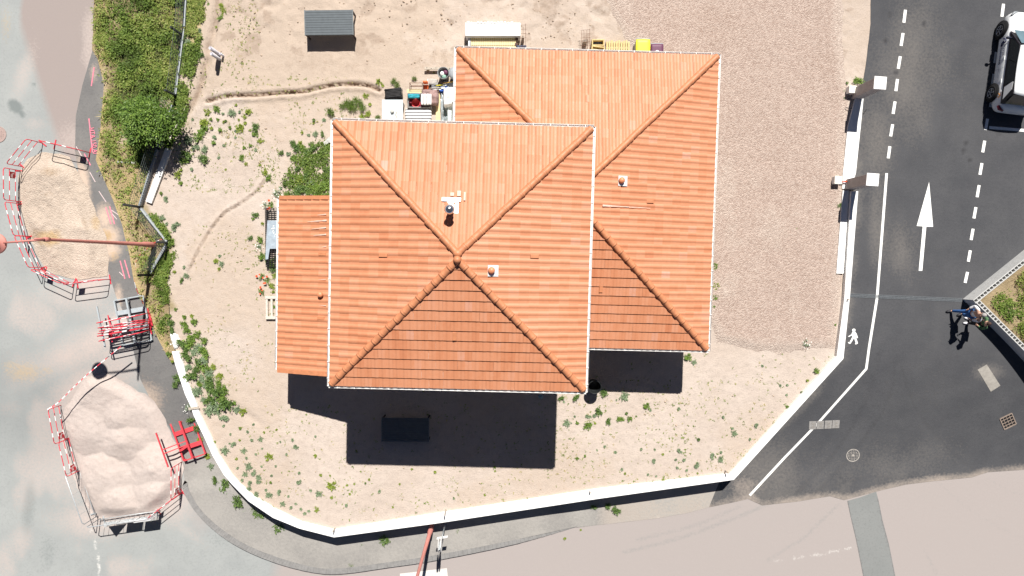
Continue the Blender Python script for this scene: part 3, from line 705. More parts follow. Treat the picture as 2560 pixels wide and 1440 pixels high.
def hip_roof(x0, x1, y0, y1, z, tag_, seed, parent):
    W = x1-x0; D = y1-y0; h = min(W, D)/2
    if D >= W: a = Vector((x0+h, y0+h, z+h*TP)); b = Vector((x0+h, y1-h, z+h*TP))     # ridge runs in y: a south, b north
    else: a = Vector((x0+h, y0+h, z+h*TP)); b = Vector((x1-h, y0+h, z+h*TP))
    sw = Vector((x0, y0, 0)); se = Vector((x1, y0, 0)); ne = Vector((x1, y1, 0)); nw = Vector((x0, y1, 0))
    q = math.sqrt(.5); ov = .03
    tiled_slope((x0-ov, y0-ov, z), (1, 0, 0), (0, 1, 0), W+2*ov, h, PIT, [(sw, Vector((q, -q, 0))*1), (se, Vector((-q, -q, 0)))], 'south_roof_slope', parent, seed=seed)
    tiled_slope((x1+ov, y1+ov, z), (-1, 0, 0), (0, -1, 0), W+2*ov, h, PIT, [(nw, Vector((q, q, 0))), (ne, Vector((-q, q, 0)))], 'north_roof_slope', parent, seed=seed+1)
    mid = (a+b)/2
    tiled_slope((x0-ov, y1+ov, z), (0, -1, 0), (1, 0, 0), D+2*ov, h, PIT, [(sw, Vector((-q, q, 0))), (nw, Vector((-q, -q, 0))), (mid, Vector((-1, 0, 0)))], 'west_roof_slope', parent, seed=seed+2)
    tiled_slope((x1+ov, y0-ov, z), (0, 1, 0), (-1, 0, 0), D+2*ov, h, PIT, [(se, Vector((q, q, 0))), (ne, Vector((q, -q, 0))), (mid, Vector((1, 0, 0)))], 'east_roof_slope', parent, seed=seed+3)
    up = Vector((0, 0, .055))
    for c, e in ((sw, a), (se, a), (ne, b), (nw, b)):
        c = Vector((c.x, c.y, z)); dd = (e-c).normalized()
        hip_caps(c+up+dd*.06, e+up, 'hip_ridge', parent, seed+7+int(c.x+c.y))
    hip_caps(a+up, b+up, 'ridge_caps', parent, seed+20)
    e = .02; zz = z
    gutter((x0, y0-e, zz), (x1, y0-e, zz), (0, -1, 0), parent); gutter((x1, y1+e, zz), (x0, y1+e, zz), (0, 1, 0), parent)
    gutter((x0-e, y1, zz), (x0-e, y0, zz), (-1, 0, 0), parent); gutter((x1+e, y0, zz), (x1+e, y1, zz), (1, 0, 0), parent)
    # closed underside: eaves board and roof body below the tiles
    mb = MB(); i = .03
    B = [(x0+i, y0+i, z-.19), (x1-i, y0+i, z-.19), (x1-i, y1-i, z-.19), (x0+i, y1-i, z-.19)]
    T = [(p[0], p[1], z-.03) for p in B]; r1 = (a.x, a.y, a.z-.06); r2 = (b.x, b.y, b.z-.06)
    mb.add(B+T+[r1, r2], [(3, 2, 1, 0), (0, 1, 5, 4), (1, 2, 6, 5), (2, 3, 7, 6), (3, 0, 4, 7), (4, 5, 8), (5, 6, 9, 8), (6, 7, 9), (7, 4, 8, 9)])
    mb.build('eaves_soffit', M('soffit_board', (.62, .60, .56), .8, .08, 4), parent)
    return a, b
ZU, ZL, ZE = 5.70, 2.80, 2.46
tl, tr, br, bl = L(833, 300, ZU), L(1482, 317, ZU), L(1466, 979, ZU), L(823, 965, ZU)
ux0 = (tl.x+bl.x)/2+.05; ux1 = (tr.x+br.x)/2-.05; uy1 = (tl.y+tr.y)/2-.06; uy0 = (bl.y+br.y)/2+.05
A_, B_ = hip_roof(ux0, ux1, uy0, uy1, ZU, 'upper', 11, house)
tl, tr, br = L(1141, 120, ZL), L(1796, 137, ZL), L(1772, 876, ZL)
lx0 = tl.x+.05; lx1 = (tr.x+br.x)/2-.05; ly1 = (tl.y+tr.y)/2-.05; ly0 = br.y+.04
A2, B2 = hip_roof(lx0, lx1, ly0, ly1, ZL, 'lower', 51, house)
# lean-to
tl, bl = L(697, 495, ZE), L(693, 925, ZE)
ex0 = (tl.x+bl.x)/2+.05; ex1 = ux0+.46; ey1 = tl.y-.02; ey0 = bl.y+.02
tiled_slope((ex0-.03, ey1, ZE), (0, -1, 0), (1, 0, 0), ey1-ey0, ex1-ex0, PIT, [], 'lean_to_roof_slope', house, seed=90)
gutter((ex0-.02, ey1, ZE), (ex0-.02, ey0, ZE), (-1, 0, 0), house, over=.0)
n = int((ex1-ex0)/.35)
for yy, sg in ((ey1, 1), (ey0, -1)):
    mb = MB()
    for i in range(n+1):
        x_ = ex0+i*.35
        if x_+.36 > ex1: break
        p0 = Vector((x_, yy+sg*.03, ZE+(x_-ex0)*TP+.035)); p1 = Vector((x_+.37, yy+sg*.03, ZE+(x_+.37-ex0)*TP+.010))
        mb.bar(p0, p1, .15, .10)
    mb.build('verge_tiles', HIPM, house)
mb = MB(); zt = ZE+(ex1-ex0)*TP
mb.add([(ex0+.03, ey0+.03, ZE-.16), (ex1, ey0+.03, ZE-.16), (ex1, ey1-.03, ZE-.16), (ex0+.03, ey1-.03, ZE-.16), (ex0+.03, ey0+.03, ZE-.03), (ex1, ey0+.03, zt-.04), (ex1, ey1-.03, zt-.04), (ex0+.03, ey1-.03, ZE-.03)],
       [(3, 2, 1, 0), (0, 1, 5, 4), (1, 2, 6, 5), (2, 3, 7, 6), (3, 0, 4, 7), (4, 5, 6, 7)])
mb.build('lean_to_deck', _MATS['soffit_board'], house)
# walls
def wall(x0, x1, y0, y1, z0, z1, name='wall'):
    mb = MB(); mb.prism([(x0, y0), (x1, y0), (x1, y1), (x0, y1)], z0, z1); return mb.build(name, CREAM, house)
I = .42
wall(ux0+I, ux1-I, uy0+I, uy1-I, -.3, ZU-.185)
wall(lx0+I, lx1-I, ly0+I, ly1-I, -.3, ZL-.192)
wall(ex0+I, ux0+I-.004, ey0+.12, ey1-.12, -.3, ZE-.165)
FR = M('grey_window_frame', (.08, .085, .09), .5, .1, 4)
def window(x, y, z, wd, ht, axis, sg, name='window'):
    """axis 'x': wall faces +-x; 'y': faces +-y"""
    mb = MB(); t = .05
    def bx(a, b, c, d, o, th):                     # along, height
        ca = (a+b)/2; cz = (c+d)/2
        if axis == 'y': mb.box((x+ca, y+sg*o, z+cz), (b-a, th, d-c))
        else: mb.box((x+sg*o, y+ca, z+cz), (th, b-a, d-c))
    bx(-wd/2, wd/2, ht-.06, ht, .02, t); bx(-wd/2, wd/2, 0, .06, .02, t); bx(-wd/2, -wd/2+.06, .06, ht-.06, .02, t); bx(wd/2-.06, wd/2, .06, ht-.06, .02, t); bx(-.03, .03, .06, ht-.06, .018, t-.006)
    f = mb.build(name, FR, house)
    mb = MB(); bx(-wd/2+.055, wd/2-.055, .055, ht-.055, .012, .012); mb.build('pane', GLASS, f)
    if ht < 1.8:
        mb = MB(); bx(-wd/2-.06, wd/2+.06, -.06, -.002, .05, .14); mb.build('sill', CONC, f)
for xx in (-3.4, -.4, 1.3): window(xx, uy0+I, 3.7, 1.2, 1.15, 'y', -1)
window(-3.6, uy0+I, .05, 2.4, 2.1, 'y', -1, 'patio_door'); window(0.6, uy0+I, .9, 1.4, 1.25, 'y', -1)
window(5.0, ly0+I, .05, 1.8, 2.1, 'y', -1, 'patio_door')
for yy in (-1.5, 1.5, 5.3): window(lx1-I, yy, .95, 1.2, 1.2, 'x', 1)
for xx in (.6, 4.5): window(xx, ly1-I, .05, 2.4, 2.1, 'y', 1, 'patio_door')
window(ex0+I, -1.0, 1.0, 1.0, .9, 'x', -1); window(-3.8, uy1-I, 3.7, 1.2, 1.15, 'y', 1)
for xx in (ux1-I,): window(xx, 0.3, 4.1, 1.0, .9, 'x', 1)
# roof height helper in house coordinates
def roof_z(p, x0, x1, y0, y1, z): return z+TP*max(0, min(p.x-x0, x1-p.x, p.y-y0, y1-p.y))
def on_roof(px, py, which):
    z = ZU
    for _ in range(12):
        q = L(px, py, z)
        z = {'u': lambda: roof_z(q, ux0, ux1, uy0, uy1, ZU), 'l': lambda: roof_z(q, lx0, lx1, ly0, ly1, ZL), 'e': lambda: ZE+TP*(q.x-ex0)}[which]()
    return L(px, py, z)
LEAD = M('bright_zinc', (.72, .74, .76), .4, .08, 9, .2, .5)
def tilt_m(nx, ny): return Vector((0, 0, 1)).rotation_difference(Vector((nx*math.sin(PIT), ny*math.sin(PIT), math.cos(PIT)))).to_matrix()
for (px, py, wh, fl, nx) in ((1229, 676, 'u', 1, 1), (1553, 452, 'l', 1, 1), (803, 736, 'e', 0, -1)):
    q = on_roof(px, py, wh); mb = MB()
    mb.lathe(q, [(.085, -.05), (.085, .12), (.105, .13), (.115, .155), (.105, .20), (.07, .235), (.001, .245)], 16)
    v = mb.build('roof_vent', VENTM, house, True)
    if fl:
        mb = MB(); mb.box(q+Vector((.05, -.01, .060)), (.36, .37, .012), mat=tilt_m(nx, 0)); mb.build('vent_flashing', LEAD, v)
for (px, py, wh, n) in ((958, 638, 'u', (-1, 0)), (1337, 641, 'u', (1, 0)), (1137, 841, 'u', (0, -1)), (1502, 722, 'l', (0, -1)), (1625, 504, 'l', (1, 0)), (806, 635, 'e', (-1, 0)), (803, 795, 'e', (-1, 0)), (1469, 247, 'l', (0, 1))):
    q = on_roof(px, py, wh); d = Vector((n[0], n[1], -TP)).normalized(); mb = MB()
    mb.bar(q-d*.16+Vector((0, 0, .035)), q+d*.14+Vector((0, 0, .078)), .13, .06)
    mb.build('vent_tile', HIPM, house, False, .01)
# steel flue with its apron
q = on_roof(1128, 527, 'u'); mb = MB()
STEEL = M('polished_steel', (.70, .72, .74), .18, .1, 5, .95, .5)
mb.lathe(q, [(.105, -.1), (.105, .42), (.125, .42), (.125, .45), (.105, .45), (.105, .56), (.12, .58), (.12, .62)], 20)
fl = mb.build('flue', STEEL, house, True)
mb = MB(); mb.lathe(q, [(.165, .68), (.165, .70), (.10, .78), (.001, .80)], 20); mb.lathe(q, [(.001, .67), (.165, .68)], 20)
for k in range(4):
    a = k*math.pi/2+.4; mb.tube([q+Vector((.11*math.cos(a), .11*math.sin(a), .60)), q+Vector((.13*math.cos(a), .13*math.sin(a), .685))], .008, 5)
mb.build('flue_cowl', STEEL, fl, True)
mb = MB(); q2 = on_roof(1129, 499, 'u'); q3 = on_roof(1133, 516, 'u')
mb.box(q2+Vector((0, 0, .078)), (.62, .13, .012), mat=tilt_m(0, 1)); mb.box(q3+Vector((0, -.03, .075)), (.36, .42, .012), mat=tilt_m(0, 1)); mb.build('flue_apron', LEAD, fl)
# lime streaks left on the tiles by the masons
LIME = M('lime_stain', (.66, .48, .40), .9, .25, 60)
rs = random.Random(5)
def streak(px0, py0, px1, py1, wh, wpx):
    n = max(2, int(math.hypot(px1-px0, py1-py0)/6)); mb = MB(); vs = []
    for i in range(n+1):
        t = i/n; q = on_roof(px0+(px1-px0)*t, py0+(py1-py0)*t, wh); ww = wpx/72/2*(1-.8*t)*rs.uniform(.6, 1.2)
        dx, dy = (0, 1) if abs(px1-px0) > abs(py1-py0) else (1, 0)
        for s in (-1, 1): vs.append((q.x+dx*ww*s, q.y+dy*ww*s, q.z+.088))
    mb.add(vs, [(2*i, 2*i+1, 2*i+3, 2*i+2) for i in range(n)]); return mb
for a in ((817, 536, 795, 538, 'e', 3), (818, 551, 770, 555, 'e', 4.5), (817, 569, 780, 573, 'e', 4.5), (817, 586, 785, 589, 'e', 4.5), (817, 616, 806, 618, 'e', 2.5), (816, 698, 797, 699, 'e', 2), (816, 764, 796, 762, 'e', 2), (1506, 514, 1625, 521, 'l', 4.5)):
    o = streak(*a).build('lime_streak', LIME, house)
for (px, py, ww, hh) in ((1131, 486, 9, 9), (1148, 484, 9, 14), (1162, 491, 4.5, 22)):
    q = on_roof(px, py, 'u'); mb = MB(); mb.box(q+Vector((0, 0, .082)), (ww/74, hh/74, .004), mat=tilt_m(0, 1)); mb.build('lime_streak', LIME, house)
# apex pieces
mb = MB(); ap = Vector((A_.x, A_.y, A_.z+.05)); mb.ball(ap+Vector((0, .02, .13)), .125, 16, None, (1, 1, .95)); mb.lathe(ap, [(.15, -.05), (.14, .04), (.09, .08)], 16); mb.build('apex_finial', HIPM, house, True)
mb = MB(); ap = Vector((B_.x, B_.y, B_.z+.05)); mb.ball(ap+Vector((0, 0, .02)), .145, 16, None, (1.05, .9, .75)); mb.build('ridge_junction', HIPM, house, True)
# downpipes
for (x, y, z) in ((ux1-I+.07, uy0+.2, ZU), (lx1-.2, ly0+I-.07, ZL), (ux0+.2, uy0+I-.07, ZU)):
    mb = MB(); mb.tube([(x, y, z-.05), (x, y, z-.25), (x, y, -.05)], .045, 10); mb.build('downpipe', PVC, house, True)
# ------------------------------------------------------------------ walls, gate, fence
def ribbon_wall(name, inner, outer, ztop, zin, zout, mat, label, cat):
    a = [P(x, y, z) for (x, y), z in zip(inner, ztop)]; b = [P(x, y, z) for (x, y), z in zip(outer, ztop)]; n = len(a)
    loc = a[n//2].copy(); loc.z = 0; mb = MB()
    vs = a+b+[Vector((p.x, p.y, zin(p))) for p in a]+[Vector((p.x, p.y, zout(p))) for p in b]
    fs = []
    for i in range(n-1): fs += [(i, n+i, n+i+1, i+1), (2*n+i, i, i+1, 2*n+i+1), (n+i, 3*n+i, 3*n+i+1, n+i+1)]
    fs += [(0, 2*n, 3*n, n), (n-1, 2*n-1, 4*n-1, 3*n-1)]
    mb.add(vs, fs); o = mb.build(name, mat, loc=loc); 
    bm = bmesh.new(); bm.from_mesh(o.data); bmesh.ops.recalc_face_normals(bm, faces=bm.faces[:]); bm.to_mesh(o.data); bm.free()
    b_ = o.modifiers.new('bevel', 'BEVEL'); b_.width = .012; b_.limit_method = 'ANGLE'; b_.angle_limit = R(60)
    return tagp(o, label, cat)
w_in = [(445, 879), (459, 913), (467, 950), (482, 986), (493, 1016), (501, 1040), (525, 1089), (547, 1138), (578, 1186), (600, 1211), (633, 1240), (691, 1275), (753, 1305), (833, 1325), (1100, 1283), (1493, 1223), (1824, 1185), (2092, 891), (2111, 745), (2128, 478)]
w_out = [(429, 879), (438, 913), (450, 950), (462, 986), (476, 1016), (484, 1040), (508, 1089), (530, 1138), (558, 1186), (579, 1211), (620, 1253), (682, 1295), (748, 1322), (835, 1344), (1100, 1308), (1493, 1248), (1835, 1200), (2109, 897), (2125, 745), (2146, 478)]
w_z = [.12]*16+[.13, .2, .22, .22]
ribbon_wall('boundary_wall', w_in, w_out, w_z, lambda p: -.3, lambda p: float(zo(p.y))-.3, M('fresh_white_render', (.84, .84, .83), .8, .03, 5), 'low white rendered boundary wall curving round the corner of the plot', 'wall')
mb = MB(); rs = random.Random(4); mb.v = []; c = P(431, 858, .05)
heap_o = []
for i in range(26):
    q = P(431+rs.uniform(-9, 8), 855+rs.uniform(-17, 16), 0); r = rs.uniform(.06, .2); mb.ball((q.x, q.y, .0), r, 7, None, (rs.uniform(.9, 1.6), rs.uniform(.7, 1.2), rs.uniform(.15, .35)))
mb.build('mortar_spill', WHITE, loc=(c.x, c.y, 0), smooth_=True); tagp(bpy.data.objects['mortar_spill'], 'splash of white mortar lumps at the broken end of the curved wall', 'mortar heap')
def box_thing(name, px, py, h, size, mat, label, cat, rz=0.0, outside=False, parts=None, bevel=.01, group=None):
    p = (G if outside else P)(px, py, h); zb = p.z-h if outside else 0.0
    o = thing(name, (p.x, p.y, zb), label, cat, group, rz); return o
PW = M('pillar_white', (.83, .83, .82), .8, .03, 5); PG = M('pillar_render_grey', (.42, .40, .39), .9, .12, 6)
for (px, py), lab in (((2201, 207), 'white capped gate pillar with loose cables beside the planted corner'), ((2182, 449), 'white capped gate pillar wrapped with orange ducts and blue tape')):
    p = P(px, py, 1.85); t = thing('gate_pillar', (p.x, p.y, 0), lab, 'gate pillar', 'gate pillars', R(-4))
    mb = MB(); mb.box((0, 0, .85), (.42, .42, 1.9)); mb.build('shaft', PG, t, bevel=.01)
    mb = MB(); mb.box((0, 0, 1.825), (.49, .50, .05)); mb.build('cap', PW, t, bevel=.008)
for (px, py, sx, sy, lab) in ((2132, 223, .30, .31, 'small white junction box standing on gravel beside the farther gate pillar'), (2096, 450, .31, .33, 'small white junction box beside the pillar with orange ducts')):
    p = P(px, py, .32); t = thing('junction_box', (p.x, p.y, 0), lab, 'box', 'junction boxes by the gate', R(-3)); mb = MB(); mb.box((0, 0, .15), (sx-.02, sy-.02, .3)); mb.build('body', PW, t, bevel=.01)
    mb = MB(); mb.box((0, 0, .312), (sx, sy, .022)); mb.build('lid', M('ivory_lid', (.74, .70, .62), .6, .05, 5), t, bevel=.005)
def slab_px(name, pl, z0, z1, mat, label, cat, off=0.0, bevel=.006):
    pts = [P(x, y, z1) for x, y in pl]; c = sum(pts, Vector())/len(pts); mb = MB(); mb.prism([(p.x, p.y) for p in pts], z0, z1)
    o = mb.build(name, mat, loc=(c.x, c.y, 0), bevel=bevel); return tagp(o, label, cat)
slab_px('gate_threshold', [(2138, 246), (2119, 321), (2107, 440), (2106, 472), (2128, 474), (2140, 432), (2153, 307), (2159, 246)], -.2, .085, PW, 'white concrete gate threshold between the two pillars', 'threshold')
slab_px('gate_rail_footing', [(2107, 476), (2091, 684), (2109, 684), (2117, 567), (2123, 476)], -.2, .10, PW, 'narrow white concrete footing strip alongside the wall past the gate', 'footing')
# ducts and tape on the near pillar
t = thing('cable_ducts', P(2118, 457, .15), 'orange and red cable ducts lying across the white threshold by the pillar', 'cable duct'); t.location.z = .09; o_ = t.location.copy()
for pl, m_, nm in (([(2103, 455), (2112, 454), (2125, 454), (2133, 457), (2138, 461)], M('red_duct', (.65, .06, .04), .5, .1, 9), 'duct'), ([(2112, 453), (2124, 455), (2131, 452), (2136, 452)], ORANGE, 'duct'), ([(2124, 446), (2126, 458), (2128, 468)], M('pale_blue_tape', (.35, .5, .65), .5, .1, 9), 'tape')):
    mb = MB(o_); mb.tube([P(x, y, .19) for x, y in pl], .026, 8); mb.build(nm, m_, t, True)
for k, (pl, lab) in enumerate(((((2159, 279), (2163, 279), (2166, 274)), 'dark cable end poking from the right edge of the threshold'), (((2113, 268), (2121, 270), (2130, 271)), 'dark cable end poking from the left edge of the threshold'))):
    mb = MB(); mb.tube([P(x, y, .10+.02*i) for i, (x, y) in enumerate(pl)], .012, 6); q = P(*pl[0], 0); tagp(mb.build('cable_end', BLACKP, loc=(q.x, q.y, 0)), lab, 'cable', 'cable ends at the gate')
# stakes
STK = [((1115, 1274), (1105, 1300), .55, 'timber stake behind the long white wall near the cross shaped sign post'), ((838, 1320), (833, 1335), .35, 'timber stake at the corner where the curved wall meets the straight wall'), ((1474, 1226), (1473, 1240), .25, 'timber stake halfway along the long straight white wall'), ((1813, 1176), (1815, 1194), .35, 'timber stake at the corner near the dark driveway'), ((2112, 748), (2126, 747), .28, 'timber stake at the wall beside the channel drain')]
for (a, b, h, lab) in STK:
    q = P(*a, 0); mb = MB(); mb.box((q.x, q.y, h/2+.02), (.035, .05, h+.1), rz=.3); tagp(mb.build('timber_stake', WOODG, loc=(q.x, q.y, 0)), lab, 'stake', 'timber stakes along the wall')
a = P(471, 1022, .16); b = P(497, 1019, .16); mb = MB(); mb.bar(a, b, .10, .03); c = (a+b)/2; tagp(mb.build('cross_plank', WOODG, loc=(c.x, c.y, .14)), 'short grey plank laid across the top of the curved wall', 'plank')

# hollow block wall with planted bed
BLK = M('hollow_block_concrete', (.50, .50, .49), .9, .1, 8, 0, .2, .3)
bw = thing('block_wall', (P(2434, 750, .68).x, P(2434, 750, .68).y, 0), 'low wall of hollow concrete blocks forming a corner round the planted bed', 'wall'); bo = bw.location.copy()
def block_run(p0, p1, zt, side, nm):
    d = (p1-p0); Ln = d.length; d.normalize(); n = Vector((-d.y, d.x, 0))*side; T = .19; mb = MB(bo)
    q = d.to_track_quat('X', 'Z').to_matrix()
    def bx(s0, s1, o0, o1, z0, z1):
        c = p0+d*((s0+s1)/2)+n*((o0+o1)/2); c.z = (z0+z1)/2; mb.box(c, (s1-s0, o1-o0, z1-z0), mat=q)
    bx(0, Ln, 0, T, -.6, zt-.19); bx(0, Ln, 0, .035, zt-.19, zt); bx(0, Ln, T-.035, T, zt-.19, zt); k = int(Ln/.162)
    for i in range(k+1):
        s_ = i*Ln/k; bx(max(0, s_-.014), min(Ln, s_+.014), .035, T-.035, zt-.19, zt-.003)
    o = mb.build(nm, BLK, bw); return n
c0 = P(2433, 750, .68)
pa = P(2760, 487, .68); pb = P(2770, 1086, .68); 
block_run(c0, pa, .68, -1, 'upper_run'); 
dlo = (pb-c0).normalized(); block_run(c0+dlo*.20, pb, .684, 1, 'lower_run')
slab_px('bed_soil', [(2448, 752), (2740, 520), (2860, 455), (2860, 1130), (2740, 1060)], -.4, .36, VERGEM, '', '', bevel=0)
bpy.data.objects['bed_soil']['kind'] = 'structure'

# boundary fence on the left: low base beams, posts, wire panels
FBASE = M('fence_base_concrete', (.36, .39, .41), .7, .12, 8)
FWIRE = M('fence_wire', (.12, .14, .15), .5, .2, 8, .3)
fence = thing('mesh_fence', P(397, 372, 0), 'dark posted wire mesh fence with grey base beams between verge and yard', 'fence'); fo = fence.location.copy()
fl_ = [(471, -60, 0), (463, 72, 0), (456, 88, 1.0), (450, 165, 0), (442, 240, 1.0), (436, 262, 0), (397, 372, 1.0), (352, 518, 1.3), (422, 607, 1.0), (377, 687, 1.0)]
fp = [P(x, y, 0) for x, y, _ in fl_]
for p, (_, _, h) in zip(fp, fl_):
    if h:
        mb = MB(fo); mb.box((p.x, p.y, h/2-.05), (.075, .075, h+.1), rz=.4); mb.build('post', DARKM, fence)
panels = [(0, 1, .9), (1, 4, .9), (5, 6, .95), (6, 7, .95), (7, 8, 1.0), (8, 9, .95)]
for i, j, h in panels:
    a, b = fp[i], fp[j]; d = (b-a).normalized(); L_ = (b-a).length
    mb = MB(fo); mb.bar(a+d*.05+Vector((0, 0, .06)), b-d*.05+Vector((0, 0, .06)), .10, .22); mb.build('base_beam', FBASE, fence)
    mb = MB(fo)
    for k in range(6):
        z = .24+(h-.26)*k/5; mb.bar(a+Vector((0, 0, z)), b+Vector((0, 0, z)), .010, .012)
    n = int(L_/.10)
    for k in range(1, n):
        q = a.lerp(b, k/n); mb.bar(q+Vector((0, 0, .2)), q+Vector((0, 0, h)), .005, .005)
    mb.build('wire_panel', FWIRE, fence)
def beam(name, a, b, wd, ht, z, mat, label, cat, w2=None):
    p, q = P(*a, z), P(*b, z); c = (p+q)/2; mb = MB(); d = (q-p).normalized(); n = Vector((-d.y, d.x, 0)); w2 = w2 or wd
    mb.prism([(p-n*wd/2).xy, (q-n*w2/2).xy, (q+n*w2/2).xy, (p+n*wd/2).xy], z-ht, z); o = mb.build(name, mat, loc=(c.x, c.y, z-ht), bevel=.004); return tagp(o, label, cat)
beam('white_beam', (421, 372), (371, 506), .26, .10, .12, PVC, 'long wide white board lying beside the wire fence', 'board')
beam('timber_lath', (466, 262), (421, 352), .03, .03, .10, M('pale_lath', (.72, .66, .56), .8, .15, 20), 'long thin pale lath lying beside the leafy bush', 'lath', .11)
beam('concrete_edging', (290, 404), (341, 407), .07, .10, .07, CONC, 'short grey concrete edging strip half buried in the verge', 'edging')
# standing duct stubs in the yard
for (px, py, h, r, lab) in ((526, 120, .85, .075, 'tall white duct pipe standing upright nearest the weeds'), (529, 134, .80, .07, 'second white duct pipe standing upright with a blue cap inside'), (551, 134, .30, .045, 'short thin white pipe stub standing alone in the soil')):
    q = P(px, py, h); mb = MB(); mb.lathe((q.x, q.y, 0), [(r, -.1), (r, h), (r-.012, h), (r-.012, h-.25), (.001, h-.25)], 14)
    tagp(mb.build('duct_pipe', M('greyish_pvc', (.62, .61, .66), .5, .06, 6), loc=(q.x, q.y, 0), smooth_=True), lab, 'pipe', 'duct pipes in the yard')
# garden tables
GT = M('charcoal_table_slats', (.098, .115, .128), .55, .10, 6); GL = M('dark_table_legs', (.04, .025, .022), .6, .15, 9)
def garden_table(x, y, rz, lab):
    t = thing('garden_table', (x, y, 0), lab, 'table', 'charcoal garden tables', rz); H = .64
    for k in range(10):
        mb = MB(); w_ = 1.005/10; mb.box((0, -.5025+w_*(k+.5), H-.012), (1.98, w_-.008, .024)); mb.build('slat', GT, t, bevel=.003)
    mb = MB()
    for s in (-1, 1): mb.box((s*.985, 0, H-.014), (.028, 1.03, .034))
    mb.box((0, .49, H-.055), (1.92, .03, .06)); mb.box((0, -.49, H-.055), (1.92, .03, .06)); mb.box((0, 0, H-.06), (1.9, .9, .01)); mb.build('frame', M('table_frame', (.16, .18, .19), .5, .08, 6), t)
    for sx in (-1, 1):
        for sy in (-1, 1):
            mb = MB(); mb.box((sx*.95, sy*.47, (H-.04)/2), (.06, .06, H-.04)); mb.build('leg', GL, t)
    return t
q = P(822, 56, .64); garden_table(q.x, q.y, R(.8), 'charcoal slatted garden table standing in full sun on the bare soil')
q = P(1013, 1075, .64); garden_table(q.x, q.y, R(-.4), 'charcoal slatted garden table standing in the shadow of the house')

# ------------------------------------------------------------------ red and white site barriers
def striped_tube(mb, p0, p1, r, bands):
    p0, p1 = Vector(p0), Vector(p1); ts = sorted({0.0, 1.0} | {t for b in bands for t in b}); pts = [p0.lerp(p1, t) for t in ts]
    ms = [1 if any(b[0]-1e-6 <= (ts[i]+ts[i+1])/2 <= b[1] for b in bands) else 0 for i in range(len(ts)-1)]
    mb.tube(pts, r, 8, True, None, ms)
BANDS = [(.17, .31), (.62, .76)]
REDT = M('barrier_red', (.62, .045, .07), .45, .12, 6)
def make_barrier(L_, lab, group, plate=True, flip=1):
    t = thing('site_barrier', (0, 0, 0), lab, 'barrier', group); x = L_/2
    mb = MB(); mb.tube([(-x, 0, .02), (-x, 0, .88)], .017, 8); c = [(-x+.12*(1-math.cos(a)), 0, .88+.12*math.sin(a)) for a in (0, .5, 1.05, math.pi/2)]; mb.tube(c, .017, 8)
    striped_tube(mb, (-x+.12, 0, 1.0), (x-.12, 0, 1.0), .017, [(.14, .28), (.66, .80)])
    c = [(x-.12*(1-math.cos(a)), 0, .88+.12*math.sin(a)) for a in (0, .5, 1.05, math.pi/2)]; mb.tube(c[::-1], .017, 8); mb.tube([(x, 0, .88), (x, 0, .02)], .017, 8)
    mb.build('frame', [REDT, BWHITE], t, True)
    for z in (.66, .32):
        mb = MB(); striped_tube(mb, (-x, 0, z), (x, 0, z), .014, BANDS); mb.build('rail', [REDT, BWHITE], t, True)
    for s in (-1, 1):
        mb = MB(); mb.box((s*x*.999, 0, .018), (.045, .40, .02)); mb.build('foot', REDT, t)
    if plate:
        mb = MB(); mb.box((flip*(x-.24), 0, .49), (.26, .012, .30)); pl = mb.build('plate', M('plate_red', (.42, .02, .025), .5, .1, 8), t)
        for sg in (-1, 1):
            mb = MB()
            mb.box((flip*(x-.24)-.03, sg*.0075, .56), (.15, .002, .025)); mb.box((flip*(x-.24)-.03, sg*.0075, .49), (.15, .002, .025)); mb.box((flip*(x-.24)+.06, sg*.0075, .44), (.03, .002, .10)); mb.build('plate_print', BWHITE, pl)
    return t
_proto = {}
def place_barrier(top0, top1, lab, group, plate=True, flip=1):
    a = G(*top0, 1.0); b = G(*top1, 1.0); L_ = (b-a).length; key = (round(L_, 1), plate, flip)
    if key in _proto: t = copy_tree(_proto[key]); t['label'] = lab; t['group'] = group
    else: t = make_barrier(key[0], lab, group, plate, flip); _proto[key] = t
    c = (a+b)/2; c.z = float(zo(c.y)); t.location = c; t.rotation_euler = (0, math.atan2((a.z-b.z), L_)*0, math.atan2(b.y-a.y, b.x-a.x)); return t
GA = 'red and white barriers round the backfilled trench'; GB = 'red and white barriers round the sand pile'
place_barrier((98, 351), (187, 372), 'barrier at the head of the trench, nearest the pink sprayed lettering', GA, True, 1)
place_barrier((14, 410), (66, 346), 'barrier set diagonally at the top left corner of the trench', GA, False)
place_barrier((9, 500), (8, 418), 'barrier along the trench standing straight up the picture with a dark red plate', GA, True, 1)
place_barrier((33, 588), (11, 505), 'barrier along the trench passing just above the street lamp arm', GA, False)
place_barrier((70, 668), (35, 590), 'barrier along the trench hidden partly behind the street lamp arm', GA, False)
place_barrier((74, 674), (148, 708), 'barrier at the foot of the trench slanting down to the right', GA, True, -1)
place_barrier((156, 711), (240, 700), 'barrier closing the foot of the trench, nearest the barrier rack', GA, True, -1)
place_barrier((141, 1107), (114, 1027), 'upper of the two barriers on the left side of the sand pile', GB, True, -1)
place_barrier((168, 1190), (142, 1110), 'lower of the two barriers on the left side of the sand pile', GB, True, -1)
place_barrier((428, 1250), (427, 1173), 'barrier on the right side of the sand pile below the empty red rack', GB, True, -1)
place_barrier((367, 1297), (428, 1250), 'barrier slanting across the lower right corner of the sand pile', GB, True, -1)
